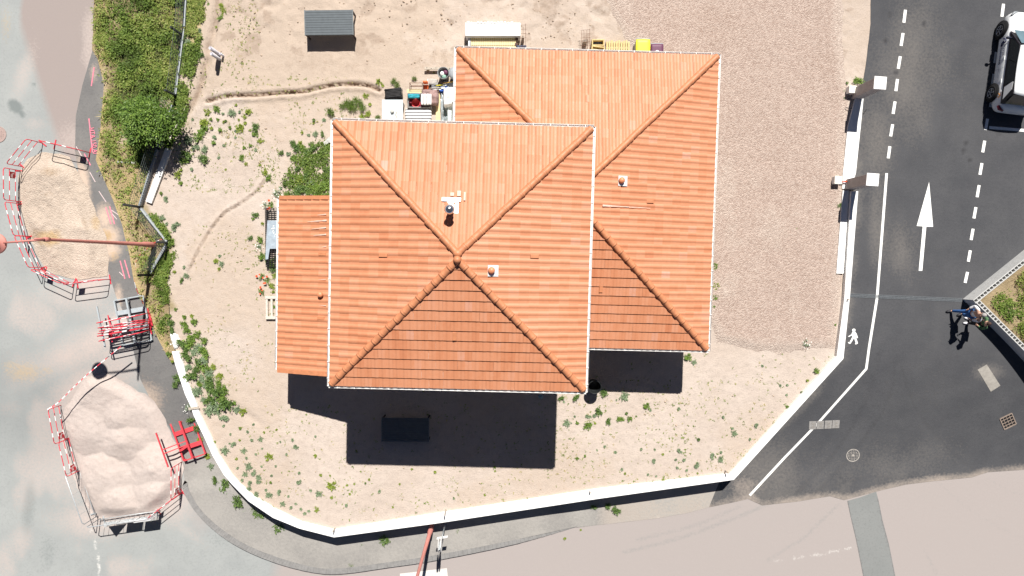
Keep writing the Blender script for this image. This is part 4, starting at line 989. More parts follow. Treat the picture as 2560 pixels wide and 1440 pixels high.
# galvanised crowd barriers with road signs hung on them
def grey_barrier(top0, top1, h, lab, bars=.22):
    a = G(*top0, h); b = G(*top1, h); L_ = (b-a).length; c = (a+b)/2; c.z = float(zo(c.y))
    t = thing('crowd_barrier', c, lab, 'barrier', 'grey crowd barriers', math.atan2(b.y-a.y, b.x-a.x)); x = L_/2
    mb = MB(); mb.tube([(-x, 0, .05), (-x, 0, h-.1), (-x+.1, 0, h), (x-.1, 0, h), (x, 0, h-.1), (x, 0, .05)], .019, 8); mb.tube([(-x, 0, .18), (x, 0, .18)], .017, 8); mb.build('frame', GALV, t, True)
    n = int(L_/bars)
    for k in range(1, n):
        mb = MB(); mb.tube([(-x+L_*k/n, 0, .18), (-x+L_*k/n, 0, h)], .007, 6); mb.build('bar', GALV, t)
    for s in (-1, 1):
        mb = MB(); mb.bar((s*(x-.15), -.28, .03), (s*(x-.15), .28, .03), .05, .03); mb.bar((s*(x-.15), 0, .03), (s*(x-.15), 0, .2), .03, .03); mb.build('foot', GALV, t)
    return t, a, b
grey_barrier((208, 1312), (161, 1188), 1.1, 'grey crowd barrier along the lower left side of the sand pile', .45)
t1, ga, gb = grey_barrier((214, 1319), (368, 1297), 1.1, 'grey crowd barrier carrying the road signs below the sand pile')
SGN = M('sign_back', (.58, .60, .61), .5, .06, 8); SGF = M('sign_face', (.75, .62, .10), .5, .05, 6)
d = (gb-ga).normalized(); nrm = Vector((d.y, -d.x, 0))
def sign(s, w_, z0, z1, tri, lab):
    c = ga+d*s+nrm*.10; zb = float(zo(c.y)); t = thing('road_sign', (c.x, c.y, zb), lab, 'road sign', 'signs hung on the crowd barrier', math.atan2(d.y, d.x))
    if tri: poly = [(-w_/2, z0), (w_/2, z0), (0, z1)]
    else: poly = [(-w_/2, z0), (w_/2, z0), (w_/2, z1), (-w_/2, z1)]
    for nm, y0, m_, sc in (('panel', 0, SGN, 1), ('face', -.012, SGF, .93)):
        mb = MB(); cz = sum(p[1] for p in poly)/len(poly); n = len(poly); pp = [(p[0]*sc, cz+(p[1]-cz)*sc) for p in poly]
        mb.add([(x, y0-.01, z) for x, z in pp]+[(x, y0+.01 if nm == 'panel' else y0-.002, z) for x, z in pp], [list(range(n)), list(range(2*n-1, n-1, -1))]+[[i, n+i, n+(i+1) % n, (i+1) % n] for i in range(n)])
        o = mb.build(nm, m_, t)
    mb = MB(); mb.bar((-w_*.3, .045, (z0*2+z1)/3), (w_*.3, .045, (z0*2+z1)/3), .03, .04); mb.bar((0, .012, (z0+z1)/2), (0, .06, (z0+z1)/2), .04, .04); mb.build('bracket', GALV, t)
sign(.78, .80, .45, 1.12, True, 'triangular road sign, left of the three hung on the grey barrier'); sign(1.58, .72, .42, .98, False, 'rectangular road sign hung in the middle between the other two'); sign(2.40, .72, .48, 1.06, False, 'rectangular road sign hung nearest the striped barrier')
# ------------------------------------------------------------------ barrier racks
def rack(name, corners, mat, lab, rail_side, h_rail, outside=True):
    """corners px of the base frame: a-b short end (top), d-c other end"""
    A, B, C, D = [G(x, y, .12) for x, y in corners]; c = (A+B+C+D)/4; c.z = float(zo(c.y)); ax = ((D+C)-(A+B))/2; L_ = ax.length; W_ = ((B-A).length+(C-D).length)/2
    t = thing(name, c, lab, 'barrier rack', 'barrier racks', math.atan2(ax.y, ax.x)); x = L_/2; y = W_/2
    mb = MB()
    for s in (-1, 1): mb.bar((-x, s*y, .12), (x, s*y, .12), .055, .06)
    for s in (-1, 1): mb.bar((s*x, -y+.03, .118), (s*x, y-.03, .118), .045, .05)
    mb.build('base_frame', mat, t)
    for u in (-.42, .38):
        mb = MB(); mb.box((u*x, 0, .105), (.19, W_-.06, .03)); mb.build('cross_plate', mat, t)
    mb = MB(); mb.bar((-x, 0, .30), (x, 0, .30), .07, .07); mb.build('centre_beam', mat, t)
    for s in (-1, 1):
        mb = MB(); mb.bar((s*(x-.06), 0, .14), (s*(x-.06), 0, .27), .05, .05); mb.build('beam_post', mat, t)
    yy = rail_side*(y+.38)
    mb = MB(); mb.bar((-x*.85, yy, h_rail), (x*.95, yy, h_rail), .05, .05); mb.build('side_rail', mat, t)
    for u in (.05, .25):
        mb = MB(); mb.bar((u*x, yy-rail_side*.02, h_rail), (u*x, 0, .31), .04, .04); mb.build('strut', mat, t)
    for su in (-1, 1):
        for sv in (-1, 1):
            mb = MB(); mb.bar((su*(x-.03), sv*(y-.03), 0), (su*(x-.03), sv*(y-.03), .09), .07, .07); mb.build('foot', mat, t)
    return t
rack('barrier_rack', [(425, 1062), (474, 1044), (516, 1130), (463, 1152)], M('rack_red', (.60, .06, .075), .5, .12, 6), 'empty red steel barrier rack lying beside the sand pile', -1, .75)
r1 = rack('barrier_rack', [(293, 755), (350, 735), (385, 845), (303, 868)], M('rack_grey', (.42, .47, .50), .5, .10, 8, .2), 'grey steel barrier rack loaded with stacked striped barriers', -1, .75)
GS = 'barriers stacked upright in the grey rack'
proto = None
rs = random.Random(8)
for k, (v, lab) in enumerate(((-.10, 'striped barrier standing alone in the grey rack'),)+tuple((x, 'striped barrier packed tightly with others in the grey rack') for x in (.30, .36, .42, .48, .54, .62))):
    y0 = 829-v*10+k*0; base = (331+rs.uniform(-4, 4)+k*.6, 790+ (0 if k == 0 else 18+(k-1)*5.0))
    c = G(base[0]-2, base[1], 0)
    if proto is None: t = make_barrier(1.7, lab, GS, False); proto = t
    else: t = copy_tree(proto)
    t['label'] = lab; t['group'] = GS; t.location = (c.x, c.y, c.z+.13); t.rotation_euler = (R(rs.uniform(-4, 4)), 0, R(12+rs.uniform(-2.5, 2.5)))
# warning tape
def tape(pl, zs, name, lab, wd=.05, band=.16):
    pts = [G(x, y, z) for (x, y), z in zip(pl, zs)]; mb = MB(); acc = 0
    for a, b in zip(pts[:-1], pts[1:]):
        n = max(1, int((b-a).length/band))
        for i in range(n):
            p, q = a.lerp(b, i/n), a.lerp(b, (i+1)/n); d = (q-p).normalized(); u = Vector((-d.y, d.x, 0)).normalized(); up = (u*.8+Vector((0, 0, .6)))*wd/2
            mb.add([p-up, q-up, q+up, p+up, p-up+Vector((0, 0, .002)), q-up+Vector((0, 0, .002)), q+up+Vector((0, 0, .002)), p+up+Vector((0, 0, .002))], [(0, 3, 2, 1), (4, 5, 6, 7), (0, 1, 5, 4), (1, 2, 6, 5), (2, 3, 7, 6), (3, 0, 4, 7)], acc % 2); acc += 1
    c = pts[0]; o = mb.build(name, [REDT, BWHITE], loc=c); return tagp(o, lab, 'tape')
tape(catmull([(302, 866), (262, 899), (222, 933), (182, 970), (146, 1006), (118, 1024)], 2), [1.0, .97, .93, .9, .88, .86, .85, .85, .87, .9, .93], 'warning_tape', 'red and white tape stretched from the grey rack to the sand pile')
tape(catmull([(404, 598), (390, 604), (378, 612), (352, 634), (341, 648), (338, 668), (336, 705), (346, 735), (360, 762), (378, 790)], 2), [.5, .4, .3, .2, .1]+[.05]*14, 'warning_tape', 'red and white tape trailing loosely from the fence post along the verge')
# ------------------------------------------------------------------ lamps and sign post
def lamp(px, py, h, lab, armdir, arm=1.35, full=True):
    b = G(px, py, 0); t = thing('street_lamp', b, lab, 'street lamp', 'salmon street lamps')
    mb = MB(); mb.lathe((0, 0, 0), [(.11, -.1), (.11, .9), (.085, .95), (.065, h*.5), (.048, h)], 14); mb.build('pole', PINKP, t, True)
    mb = MB(); mb.tube([(0, 0, h-.1), (0, 0, h+.55)], [.05, .035], 10); mb.build('finial', PINKP, t, True)
    mb = MB(); mb.tube([(0, 0, h-.12), (0, 0, h+.12)], .075, 12); mb.build('collar', PINKP, t, True)
    a = Vector((math.cos(armdir), math.sin(armdir), 0)); mb = MB(); mb.tube([(0, 0, h), a*arm*.5+Vector((0, 0, h+.06)), a*arm+Vector((0, 0, h+.05))], [.04, .035, .03], 10); mb.build('arm', PINKP, t, True)
    c = a*(arm+.33)+Vector((0, 0, h-.05)); mb = MB()
    mb.lathe(c, [(.34, -.04), (.345, .0), (.33, .03), (.25, .08), (.23, .16), (.18, .25), (.09, .31), (.001, .33)], 24); hd = mb.build('lamp_head', M('salmon_lamp_head', (.58, .25, .21), .45, .05, 5), t, True)
    mb = MB(); mb.lathe(c, [(.001, -.12), (.2, -.09), (.30, -.03), (.30, -.02)], 24); mb.build('diffuser', M('lamp_diffuser', (.6, .6, .58), .3, .03, 5), hd, True)
lamp(388, 612, 6.8, 'salmon street lamp leaning over the trench with its round head at the edge', math.pi+.08)
lamp(1080, 1313, 7.4, 'salmon lamp pole rising from the pavement beside the sign post', -1.2)
b = G(1114, 1306, 0); t = thing('sign_post', b, 'slim grey sign post on the pavement with a cross shaped top', 'sign post')
mb = MB(); mb.tube([(0, 0, -.1), (0, 0, 2.9)], .032, 10); mb.build('post', GALV, t, True)
mb = MB(); mb.box((0, -.045, 1.55), (.46, .012, .22), rz=R(9)); o = mb.build('name_board', PVC, t)
for z in (2.45,):
    for s, y in ((-.055, 0), (.055, .02)):
        mb = MB(); n = 20; vs = [(s+e, y+.31*math.cos(2*math.pi*k/n), z+.31*math.sin(2*math.pi*k/n)) for e in (-.008, .008) for k in range(n)]
        mb.add(vs, [list(range(n))[::-1], list(range(n, 2*n))]+[[k, (k+1) % n, n+(k+1) % n, n+k] for k in range(n)]); mb.build('round_sign', PVC, t)
# ------------------------------------------------------------------ covers and drains
def terr(px, py, dz): 
    p = G(px, py, 0); p.z = float(zo(p.y))+dz; return p
def slope_x(t):
    y = t.location.y; t.rotation_euler = (Matrix.Rotation(math.atan((float(zo(y+.05))-float(zo(y-.05)))/.1), 3, 'X') @ Matrix.Rotation(t.rotation_euler.z, 3, 'Z')).to_euler()
IRON = M('cast_iron', (.27, .255, .235), .85, .2, 14, .1, .3, .4)
for (px, py, r, mm, lab) in ((2132, 1138, .30, M('dusty_iron', (.36, .335, .305), .9, .2, 14), 'round pale cast iron manhole cover set in the dark driveway'), (-4, 336, .34, M('dusty_pink_cover', (.36, .27, .245), .9, .15, 12), 'round dusty pink manhole cover at the left edge of the old road')):
    p = terr(px, py, .012); t = thing('manhole_cover', p, lab, 'manhole cover', 'manhole covers'); slope_x(t); mb = MB(); mb.lathe((0, 0, 0), [(r, -.02), (r, .012), (r-.035, .012), (r-.04, .004), (.001, .004)], 32); mb.build('ring', mm, t)
    mb = MB()
    for i in range(-3, 4):
        for j in range(-3, 4):
            if math.hypot(i, j) < 3.3: mb.box((i*.07, j*.07, .008), (.035, .035, .008))
    mb.lathe((0, 0, 0), [(.05, .004), (.05, .014), (.001, .014)], 12); mb.build('raised_studs', mm, t)
for k, (x0, ) in enumerate(((2031,), (2050,), (2070,), (2089,))):
    p = terr(x0, 1063-k*.9, .018); t = thing('chamber_cover', p, ('pale concrete chamber cover crossed by the painted line, at the left end of the row', 'pale concrete chamber cover second in the row, just touched by the painted line', 'pale concrete chamber cover third in the row of four, clear of the line', 'pale concrete chamber cover at the far right end of the row of four')[k], 'chamber cover', 'row of chamber covers in the driveway', R(2)); slope_x(t)
    mb = MB(); mb.box((0, 0, 0), (.315, .38, .03)); mb.build('slab', M('dusty_cover_concrete', (.27, .26, .25), .9, .2, 9), t, bevel=.004)
    for yy in (-.07, .07): mb = MB(); mb.box((.02, yy, .0165), (.11, .07, .004)); mb.build('handle_recess', IRON, t)
p = terr(2519, 1053, .018); t = thing('gully_grate', p, 'square iron gully grate set askew in the dark driveway', 'grate', None, R(30)); slope_x(t)
mb = MB(); mb.box((0, 0, -.01), (.56, .60, .02)); mb.build('pit', BLACKP, t)
mb = MB()
for s in (-1, 1): mb.box((s*.27, 0, .01), (.04, .60, .03)); mb.box((0, s*.29, .0115), (.50, .045, .03))
for k in range(1, 4): mb.box((0, -.29+.58*k/4, .008), (.50, .025, .02)); 
for k in range(1, 4): mb.box((-.27+.54*k/4, 0, .006), (.02, .54, .02))
mb.build('grille', M('rusty_iron', (.30, .24, .20), .8, .25, 20, .2), t)
a = terr(2124, 738, .022); b = terr(2404, 750, .022); c = (a+b)/2; t = thing('channel_drain', c, 'long steel channel drain running across the dark driveway', 'drain', None, math.atan2(b.y-a.y, b.x-a.x)); Ld = (b-a).length
mb = MB(); mb.box((0, 0, -.01), (Ld, .15, .014)); mb.build('channel', BLACKP, t)
mb = MB()
for s in (-1, 1): mb.box((0, s*.07, .003), (Ld, .012, .014))
n = int(Ld/.035)
for k in range(n): mb.box((-Ld/2+Ld*(k+.5)/n, 0, .002), (.016, .128, .012))
mb.box((0, 0, .0045), (Ld, .012, .010)); mb.build('grating', M('drain_steel', (.22, .24, .26), .45, .15, 12, .4), t)
# ------------------------------------------------------------------ things stored round the house
def rectpx(x0, y0, x1, y1, h):
    a = P(x0, y0, h); b = P(x1, y1, h); return (a.x+b.x)/2, (a.y+b.y)/2, abs(b.x-a.x), abs(a.y-b.y)
def put(name, rect, h, lab, cat, group=None, rz=0.0):
    x, y, w_, d_ = rectpx(*rect, h); return thing(name, (x, y, 0), lab, cat, group, rz), w_, d_
def part(t, name, mat, boxes, bevel=.004, rz=0.0, smooth_=False):
    mb = MB()
    for c, s in boxes: mb.box(c, s, rz)
    return mb.build(name, mat, t, smooth_, bevel)
STRIPE = None
def stripe_mat(name, freq, axis, a, b_, duty=.3):
    m, nt, b, pos = newmat(name); setb(b, .85, .15)
    tc = nt.nodes.new('ShaderNodeTexCoord'); sp = nt.nodes.new('ShaderNodeSeparateXYZ'); nt.links.new(tc.outputs['Object'], sp.inputs[0])
    f = _math(nt, 'FRACT', _math(nt, 'MULTIPLY', _math(nt, 'ADD', sp.outputs[axis], 5.0), freq)); nt.links.new(_mix(nt, a, b_, _math(nt, 'LESS_THAN', f, duty)), b.inputs['Base Color']); return m
STY = stripe_mat('striped_cloth_across', 8.3, 1, (.74, .74, .74), (.10, .10, .115), .36); STX = stripe_mat('striped_cloth_along', 9.0, 0, (.80, .80, .80), (.16, .16, .17), .25)
def puff(name, mat, t, c, s, seed=1, sub=10, amp=.02, edge=.35):
    """soft cushion-like body: a rounded slab with wrinkles"""
    vs = []; fs = []; n = sub
    for lay, sg in ((0, -1), (1, 1)):
        for i in range(n+1):
            for j in range(n+1):
                u, v = i/n*2-1, j/n*2-1; e = max(0, 1-max(abs(u), abs(v))**6)**.5
                r = 1-.06*(u*u*v*v)
                z = sg*s[2]/2*(edge+(1-edge)*e)*1.0+(amp*(float(vnoise(np.array(u*3+seed), np.array(v*3+seed*2), seed))-.5) if lay else 0)
                vs.append((c[0]+u*r*s[0]/2, c[1]+v*r*s[1]/2, c[2]+z))
    N = (n+1)*(n+1)
    for i in range(n):
        for j in range(n):
            a = i*(n+1)+j; fs.append((a, a+1, a+n+2, a+n+1)); fs.append((N+a, N+a+n+1, N+a+n+2, N+a+1))
    ring = [i*(n+1) for i in range(n+1)]+[n*(n+1)+j for j in range(1, n+1)]+[i*(n+1)+n for i in range(n-1, -1, -1)]+[j for j in range(n-1, 0, -1)]
    for k in range(len(ring)):
        a, b = ring[k], ring[(k+1) % len(ring)]; fs.append((a, b, N+b, N+a))
    mb = MB(); mb.add(vs, fs); return mb.build(name, mat, t, True)
# table with a pale top
t, w_, d_ = put('patio_table', (955, 249, 1007.5, 312), .74, 'pale blue white topped table half under the upper roof edge', 'table')
part(t, 'tabletop', M('pale_blue_laminate', (.50, .56, .60), .35, .04, 4), [((0, 0, .73), (w_, d_, .03))]); 
for sx in (-1, 1):
    for sy in (-1, 1): part(t, 'leg', GALV, [((sx*(w_/2-.06), sy*(d_/2-.06), .357), (.045, .045, .715))])
q = P(980, 277, .84); o = thing('stone_block', (q.x, q.y, .745), 'small grey stone cube standing on the pale table top', 'stone', None, .4); part(o, 'body', CONC, [((0, 0, .055), (.11, .12, .11))], .008)
q = P(990, 285, .76); mb = MB(); mb.tube([(q.x+.03*math.sin(k*1.3), q.y+.11-k*.035, .752+.004*(k % 2)) for k in range(9)], .012, 6); tagp(mb.build('cord_end', M('frayed_cord', (.52, .46, .34), .9, .2, 40), loc=(q.x, q.y, .75)), 'frayed beige cord lying on the pale table top', 'cord')
# pile of folded black chairs
prot = None; rs = random.Random(3)
for k in range(6):
    q = P(984, 234, .1+.14*k)
    lab = 'folded black garden chair in the messy pile beside the pale table'
    if k == 0:
        t = thing('folded_chair', (0, 0, 0), lab, 'chair', 'pile of folded black chairs')
        mb = MB(); mb.tube([(-.33, -.20, .03), (.33, -.20, .03), (.33, .20, .03), (-.33, .20, .03), (-.33, -.20, .03)], .016, 6); mb.build('frame', BLACKP, t, True)
        for j in range(7): part(t, 'slat', BLACKP, [((0, -.17+.34*j/6, .035), (.62, .034, .016))])
        mb = MB(); mb.tube([(-.36, -.16, .07), (.30, -.16, .07), (.30, .16, .07), (-.36, .16, .07)], .015, 6); mb.build('leg_frame', BLACKP, t, True)
        prot = t
    else: t = copy_tree(prot)
    t['label'] = lab; t.location = (q.x+rs.uniform(-.03, .03), q.y+rs.uniform(-.04, .04), .02+.13*k); t.rotation_euler = (R(rs.uniform(-5, 5)), R(rs.uniform(-4, 4)), R(rs.uniform(-9, 9)))
# cushions, crate, covers
t, w_, d_ = put('striped_lounger_pad', (1012, 271, 1079, 303), .35, 'striped lounger pad with stripes running across, half under the eave', 'cushion'); puff('pad', STY, t, (0, 0, .32), (w_, d_, .16), 2); part(t, 'base_frame', WOODG, [((0, 0, .12), (w_*.9, d_*.8, .22))])
t, w_, d_ = put('striped_cushion', (1051, 234, 1079, 262), .62, 'upright striped cushion resting on the edge of the red lined basket', 'cushion'); puff('pad', STX, t, (0, 0, .58), (w_, d_, .09), 5)
t, w_, d_ = put('storage_basket', (1018, 233, 1079, 270), .45, 'large grey rimmed basket with a dark red lining', 'basket')
part(t, 'lining', WINE, [((0, 0, .10), (w_-.06, d_-.06, .08))]); BSK = M('grey_basket_weave', (.26, .25, .25), .8, .25, 40)
part(t, 'rim', BSK, [((0, -d_/2+.03, .26), (w_, .05, .40)), ((0, d_/2-.03, .26), (w_, .05, .40)), ((-w_/2+.03, 0, .26), (.05, d_-.11, .40)), ((w_/2-.03, 0, .26), (.05, d_-.11, .40))], .02)
q = P(1039, 257, .35); t = thing('plastic_basin', (q.x, q.y, .14), 'round red plastic basin sitting inside the grey basket', 'basin'); mb = MB(); mb.lathe((0, 0, 0), [(.001, .01), (.10, .01), (.165, .15), (.18, .155), (.18, .165), (.16, .16), (.095, .025), (.001, .02)], 20); mb.build('bowl', M('bright_red_plastic', (.60, .05, .06), .4, .08, 6), t, True)
t, w_, d_ = put('teal_cushion', (1019, 234, 1049, 245), .58, 'teal and blue rolled cushion on the far rim of the basket', 'cushion'); puff('pad', TEAL, t, (0, 0, .54), (w_, d_, .13), 7, amp=.05)
t, w_, d_ = put('barbecue_cover', (1053, 222, 1095, 260), .55, 'crumpled mauve brown cloth cover behind the upright striped cushion', 'cover'); puff('cloth', M('mauve_cloth', (.30, .20, .19), .85, .22, 10), t, (0, 0, .28), (w_, d_, .55), 9, 12, .16, .5)
t, w_, d_ = put('slatted_bench', (1017, 223, 1054, 232), .42, 'small bench of pale yellow slats between basket and metal rack', 'bench')
for k in range(2): part(t, 'slat', M('pale_yellow_slat', (.66, .58, .34), .7, .12, 12), [((0, (-.5+k)*.085, .41), (w_, .07, .025))])
for s in (-1, 1): part(t, 'leg', WOODG, [((s*(w_/2-.05), 0, .20), (.05, .12, .39))])
t, w_, d_ = put('metal_rack', (1024, 207, 1055, 224), .5, 'low rusty metal rack standing beside the pale slatted bench', 'rack'); mb = MB()
for z in (.02, .48):
    mb.tube([(-w_/2, -d_/2, z), (w_/2, -d_/2, z), (w_/2, d_/2, z), (-w_/2, d_/2, z), (-w_/2, -d_/2, z)], .012, 6)
for sx in (-1, 1):
    for sy in (-1, 1): mb.tube([(sx*w_/2, sy*d_/2, 0), (sx*w_/2, sy*d_/2, .5)], .012, 6)
mb.tube([(-w_/2, 0, .48), (w_/2, 0, .48)], .012, 6); mb.build('frame', RUST, t, True)
t, w_, d_ = put('child_seat', (1057, 200, 1069.5, 222), .5, 'orange plastic child seat facing the heap of cushions', 'chair'); puff('seat', ORANGE, t, (0, -.06, .30), (w_, d_*.5, .07), 3, 6, 0); puff('back', ORANGE, t, (0, d_*.25, .46), (w_, .09, .34), 4, 6, 0)
for s in (-1, 1): part(t, 'leg', RUST, [((s*w_*.42, -.05, .14), (.025, .2, .28))])
t, w_, d_ = put('dish_rack', (1069, 197, 1094, 209), .35, 'white wire rack lying among the tools', 'rack'); mb = MB()
for k in range(6): mb.tube([(-w_/2, -d_/2+d_*k/5, .33), (w_/2, -d_/2+d_*k/5-.03, .33)], .009, 6)
mb.tube([(-w_/2, -d_/2, .33), (-w_/2, d_/2, .33)], .01, 6); mb.tube([(w_/2, -d_/2-.03, .33), (w_/2, d_/2-.03, .33)], .01, 6); mb.build('wires', PVC, t, True)
part(t, 'stand', WOODG, [((0, 0, .15), (w_*.8, d_*.7, .30))])
tl_ = [((1072, 221), (1104, 219), .30, WOODG, 'tool handle of grey wood lying beside the blue bag'), ((1090, 214), (1108, 212), .34, YELL, 'short yellow handled tool on the heap near the bins'), ((1107, 208), (1133, 204), .36, M('amber_plastic', (.66, .40, .05), .5, .1, 9), 'amber and white handled tool poking towards the bins'), ((1086, 208), (1112, 207), .30, RUST, 'rusty tool handle behind the yellow handled one'), ((1078, 226), (1098, 222), .26, PVC, 'white handled tool lying against the board')]
for a, b, z, mm, lab in tl_:
    p, q = P(*a, z), P(*b, z); c = (p+q)/2; mb = MB(c); mb.tube([p, q], .018, 7); t = thing('garden_tool', (c.x, c.y, c.z), lab, 'tool', 'garden tools on the heap'); o = mb.build('handle', mm, t, True); d = (q-p).normalized()
    mb = MB(); mb.bar(q-c-d*.02, q-c+d*.13, .10, .015); mb.build('tool_head', GALV, t)
t, w_, d_ = put('tool_crate', (1078, 205, 1134, 222), .25, 'low grey crate under the garden tools', 'crate'); part(t, 'body', GREYP, [((0, 0, .11), (w_, d_, .22))], .02)
t, w_, d_ = put('blue_bag', (1097, 215, 1120, 229), .32, 'crumpled bright blue bag beside the big white sack', 'bag'); puff('cloth', BLUE, t, (0, 0, .15), (w_, d_, .28), 11, 10, .12, .4)
t, w_, d_ = put('rubble_sack', (1107, 216, 1146, 263), .75, 'big bulging white woven sack against the lower house wall', 'sack'); puff('sack_body', M('white_sack_cloth', (.80, .80, .80), .85, .05, 12), t, (0, 0, .38), (w_, d_, .74), 13, 14, .14, .55)
beam('scaffold_board', (1095.5, 225), (1094.5, 304), .18, .05, .12, M('fresh_board', (.64, .50, .29), .8, .14, 14), 'pale scaffold board lying between the cushions and the plastic sheet', 'board')
t, w_, d_ = put('plastic_sheet', (1101, 230, 1120, 304), .2, 'crumpled grey transparent plastic sheeting beside the scaffold board', 'plastic sheet'); puff('film', M('grey_film', (.30, .34, .36), .15, .45, 9, 0, .6), t, (0, 0, .09), (w_, d_, .16), 15, 16, .14, .5)
t, w_, d_ = put('green_tub', (1119, 264, 1142, 304), .45, 'pale green and white storage tub in the corner by the wall', 'tub'); part(t, 'body', M('pale_green_plastic', (.10, .42, .36), .4, .08, 6), [((0, 0, .21), (w_-.03, d_-.03, .42))], .03); part(t, 'lid', M('pale_lid', (.66, .74, .74), .4, .05, 6), [((0, 0, .435), (w_, d_, .03))], .012)
for (px, py, inside, lab) in ((1108, 182, 1, 'round grey bin with white and wine red clothes in it'), (1136, 183, 0, 'round grey bin with its lid on, half under the roof edge')):
    q = P(px, py, .62); t = thing('round_bin', (q.x, q.y, 0), lab, 'bin', 'round grey bins'); mb = MB()
    mb.lathe((0, 0, 0), [(.001, .01), (.19, .01), (.235, .60), (.245, .60), (.245, .625), (.225, .625), (.215, .585), (.18, .32), (.001, .30)], 24); mb.build('shell', M('bin_grey', (.24, .25, .26), .5, .1, 8), t, True)
    if inside:
        for c, m_, s in (((-.05, .0, .50), PVC, .10), ((.09, .05, .50), PURP, .11), ((.02, -.11, .47), M('sage_cloth', (.25, .42, .34), .8, .1, 9), .10)):
            mb = MB(); mb.ball(c, s, 10, None, (1, 1, .7)); mb.build('laundry', m_, t, True)
    else: mb = MB(); mb.lathe((0, 0, 0), [(.245, .626), (.24, .66), (.12, .69), (.001, .695)], 24); mb.build('lid', GREYP, t, True)
t, w_, d_ = put('wall_plank', (1061, 167, 1141, 174), .2, 'long grey drilled plank behind the round bins', 'plank'); part(t, 'plank', WOODG, [((0, 0, .17), (w_, d_, .05))]); 
for s in (-.8, 0, .8): part(t, 'block', WOOD, [((s*w_/2, 0, .07), (.12, .09, .14))])
for k in range(7): mb = MB(); mb.lathe((-w_/2+.1+k*(w_-.2)/6, .015*(-1)**k, .196), [(.018, 0), (.001, .001)], 8); mb.build('bolt_hole', BLACKP, t)
# north side stacks
t, w_, d_ = put('insulation_stack', (1163, 56, 1301, 90), .62, 'stack of white insulation boards north of the lower house', 'insulation boards')
for k in range(5): part(t, 'insulation_board', M('white_foam', (.86, .86, .86), .85, .02, 6), [((.01*(k % 2), .012*(k % 3)-.01, .10+.115*k), (w_-.03*(k % 2), d_-.02*((k+1) % 2), .11))], .006)
rs = random.Random(6); mb = MB()
for k in range(14): mb.ball((-w_/2+w_*(k+.5)/14*.85+.05, d_/2-.01+rs.uniform(-.02, .03), .63), rs.uniform(.025, .05), 6, None, (1.6, 1, .5))
mb.build('torn_wrapping', PVC, t)
t, w_, d_ = put('formwork_stack', (1177, 88, 1290, 128), .45, 'pale yellow board stack under wire mesh north of the lower house', 'board stack'); part(t, 'board', M('pale_yellow_board', (.74, .66, .38), .75, .06, 9), [((0, 0, .21), (w_, d_, .40))], .006); mb = MB()
for k in range(26): mb.tube([(-w_/2+w_*k/25, -d_/2, .425), (-w_/2+w_*k/25, d_/2, .425)], .0045, 5)
for k in range(4): mb.tube([(-w_/2, -d_/2+d_*(k+.5)/4, .432), (w_/2, -d_/2+d_*(k+.5)/4, .432)], .006, 5)
mb.build('wire_mesh', RUST, t)
for (x, y) in ((1292, 97), (1291, 110)): q = P(x, y, .46); mb = MB(); mb.box((q.x-t.location.x, q.y-t.location.y, .43), (.12, .09, .05)); mb.build('spacer_block', M('brown_block', (.09, .05, .045), .8, .15, 9), t)
beam('grey_batten', (1173.5, 91), (1173, 122), .09, .4, .42, GALV, 'upright grey batten at the left end of the yellow board stack', 'batten'); beam('blue_sheet', (1165, 119), (1316, 116), .10, .03, .30, M('blue_grey_sheet', (.05, .075, .14), .6, .1, 6), 'dark blue sheet edge showing along the roof gutter', 'sheet')
def rebar(name, rect, nx, ny, z, lab):
    t, w_, d_ = put(name, rect, z, lab, 'mesh'); mb = MB(); rs = random.Random(nx)
    for k in range(nx): mb.tube([(-w_/2+w_*k/max(1, nx-1)+rs.uniform(-.012, .012), -d_/2, z+rs.uniform(-.1, 0)), (-w_/2+w_*k/max(1, nx-1), d_/2+rs.uniform(-.08, .08), z+rs.uniform(-.1, .05))], .007, 5)
    for k in range(ny): mb.tube([(-w_/2-.04, -d_/2+d_*k/max(1, ny-1), z-.02), (w_/2+.03, -d_/2+d_*k/max(1, ny-1)+.02, z-.02)], .006, 5)
    mb.build('bars', RUST, t); part(t, 'packing', WOODG, [((0, 0, (z-.12)/2), (w_*.5, .08, z-.12))])
rebar('rebar_mesh', (1301, 63, 1314, 116), 3, 6, .5, 'narrow rusty wire mesh standing beside the insulation stack'); rebar('rebar_cage', (1454, 75, 1474, 124), 6, 6, .45, 'rusty reinforcing cage lying left of the wooden crates')
for (rect, rz, lab) in (((1480, 98, 1511, 114), .0, 'open wooden crate next to the rusty cage with bottles inside'), ((1479, 115, 1512, 126), -.12, 'second wooden crate tucked under the roof edge')):
    t, w_, d_ = put('wooden_crate', rect, .38, lab, 'crate', 'wooden crates', rz); th = .045; CR = M('honey_timber', (.60, .46, .22), .75, .15, 14)
    for c, s in (((0, d_/2-th/2, .19), (w_, th, .38)), ((0, -d_/2+th/2, .19), (w_, th, .38)), ((-w_/2+th/2, 0, .19), (th, d_-2*th, .38)), ((w_/2-th/2, 0, .19), (th, d_-2*th, .38))): part(t, 'side_board', CR, [(c, s)])
    part(t, 'bottom', BLACKP, [((0, 0, .03), (w_-.1, d_-.1, .03))])
    if rz == 0:
        for k, m_ in enumerate((PVC, GREYP, BLUE)): mb = MB(); mb.tube([(-w_*.35, -.03+k*.05-.02, .14), (w_*.35, -.03+k*.05, .16)], .022, 8); mb.build('bottle', m_, t, True)
t, w_, d_ = put('timber_pallet', (1515, 102, 1575, 136), .14, 'pale timber pallet of narrow slats between crates and yellow bin', 'pallet')
for k in range(10): part(t, 'slat', M('honey_timber', ()) if False else _MATS['honey_timber'], [((-w_/2+w_*(k+.5)/10, .03*((k*7) % 3-1), .13), (w_/10-.022, d_, .022))])
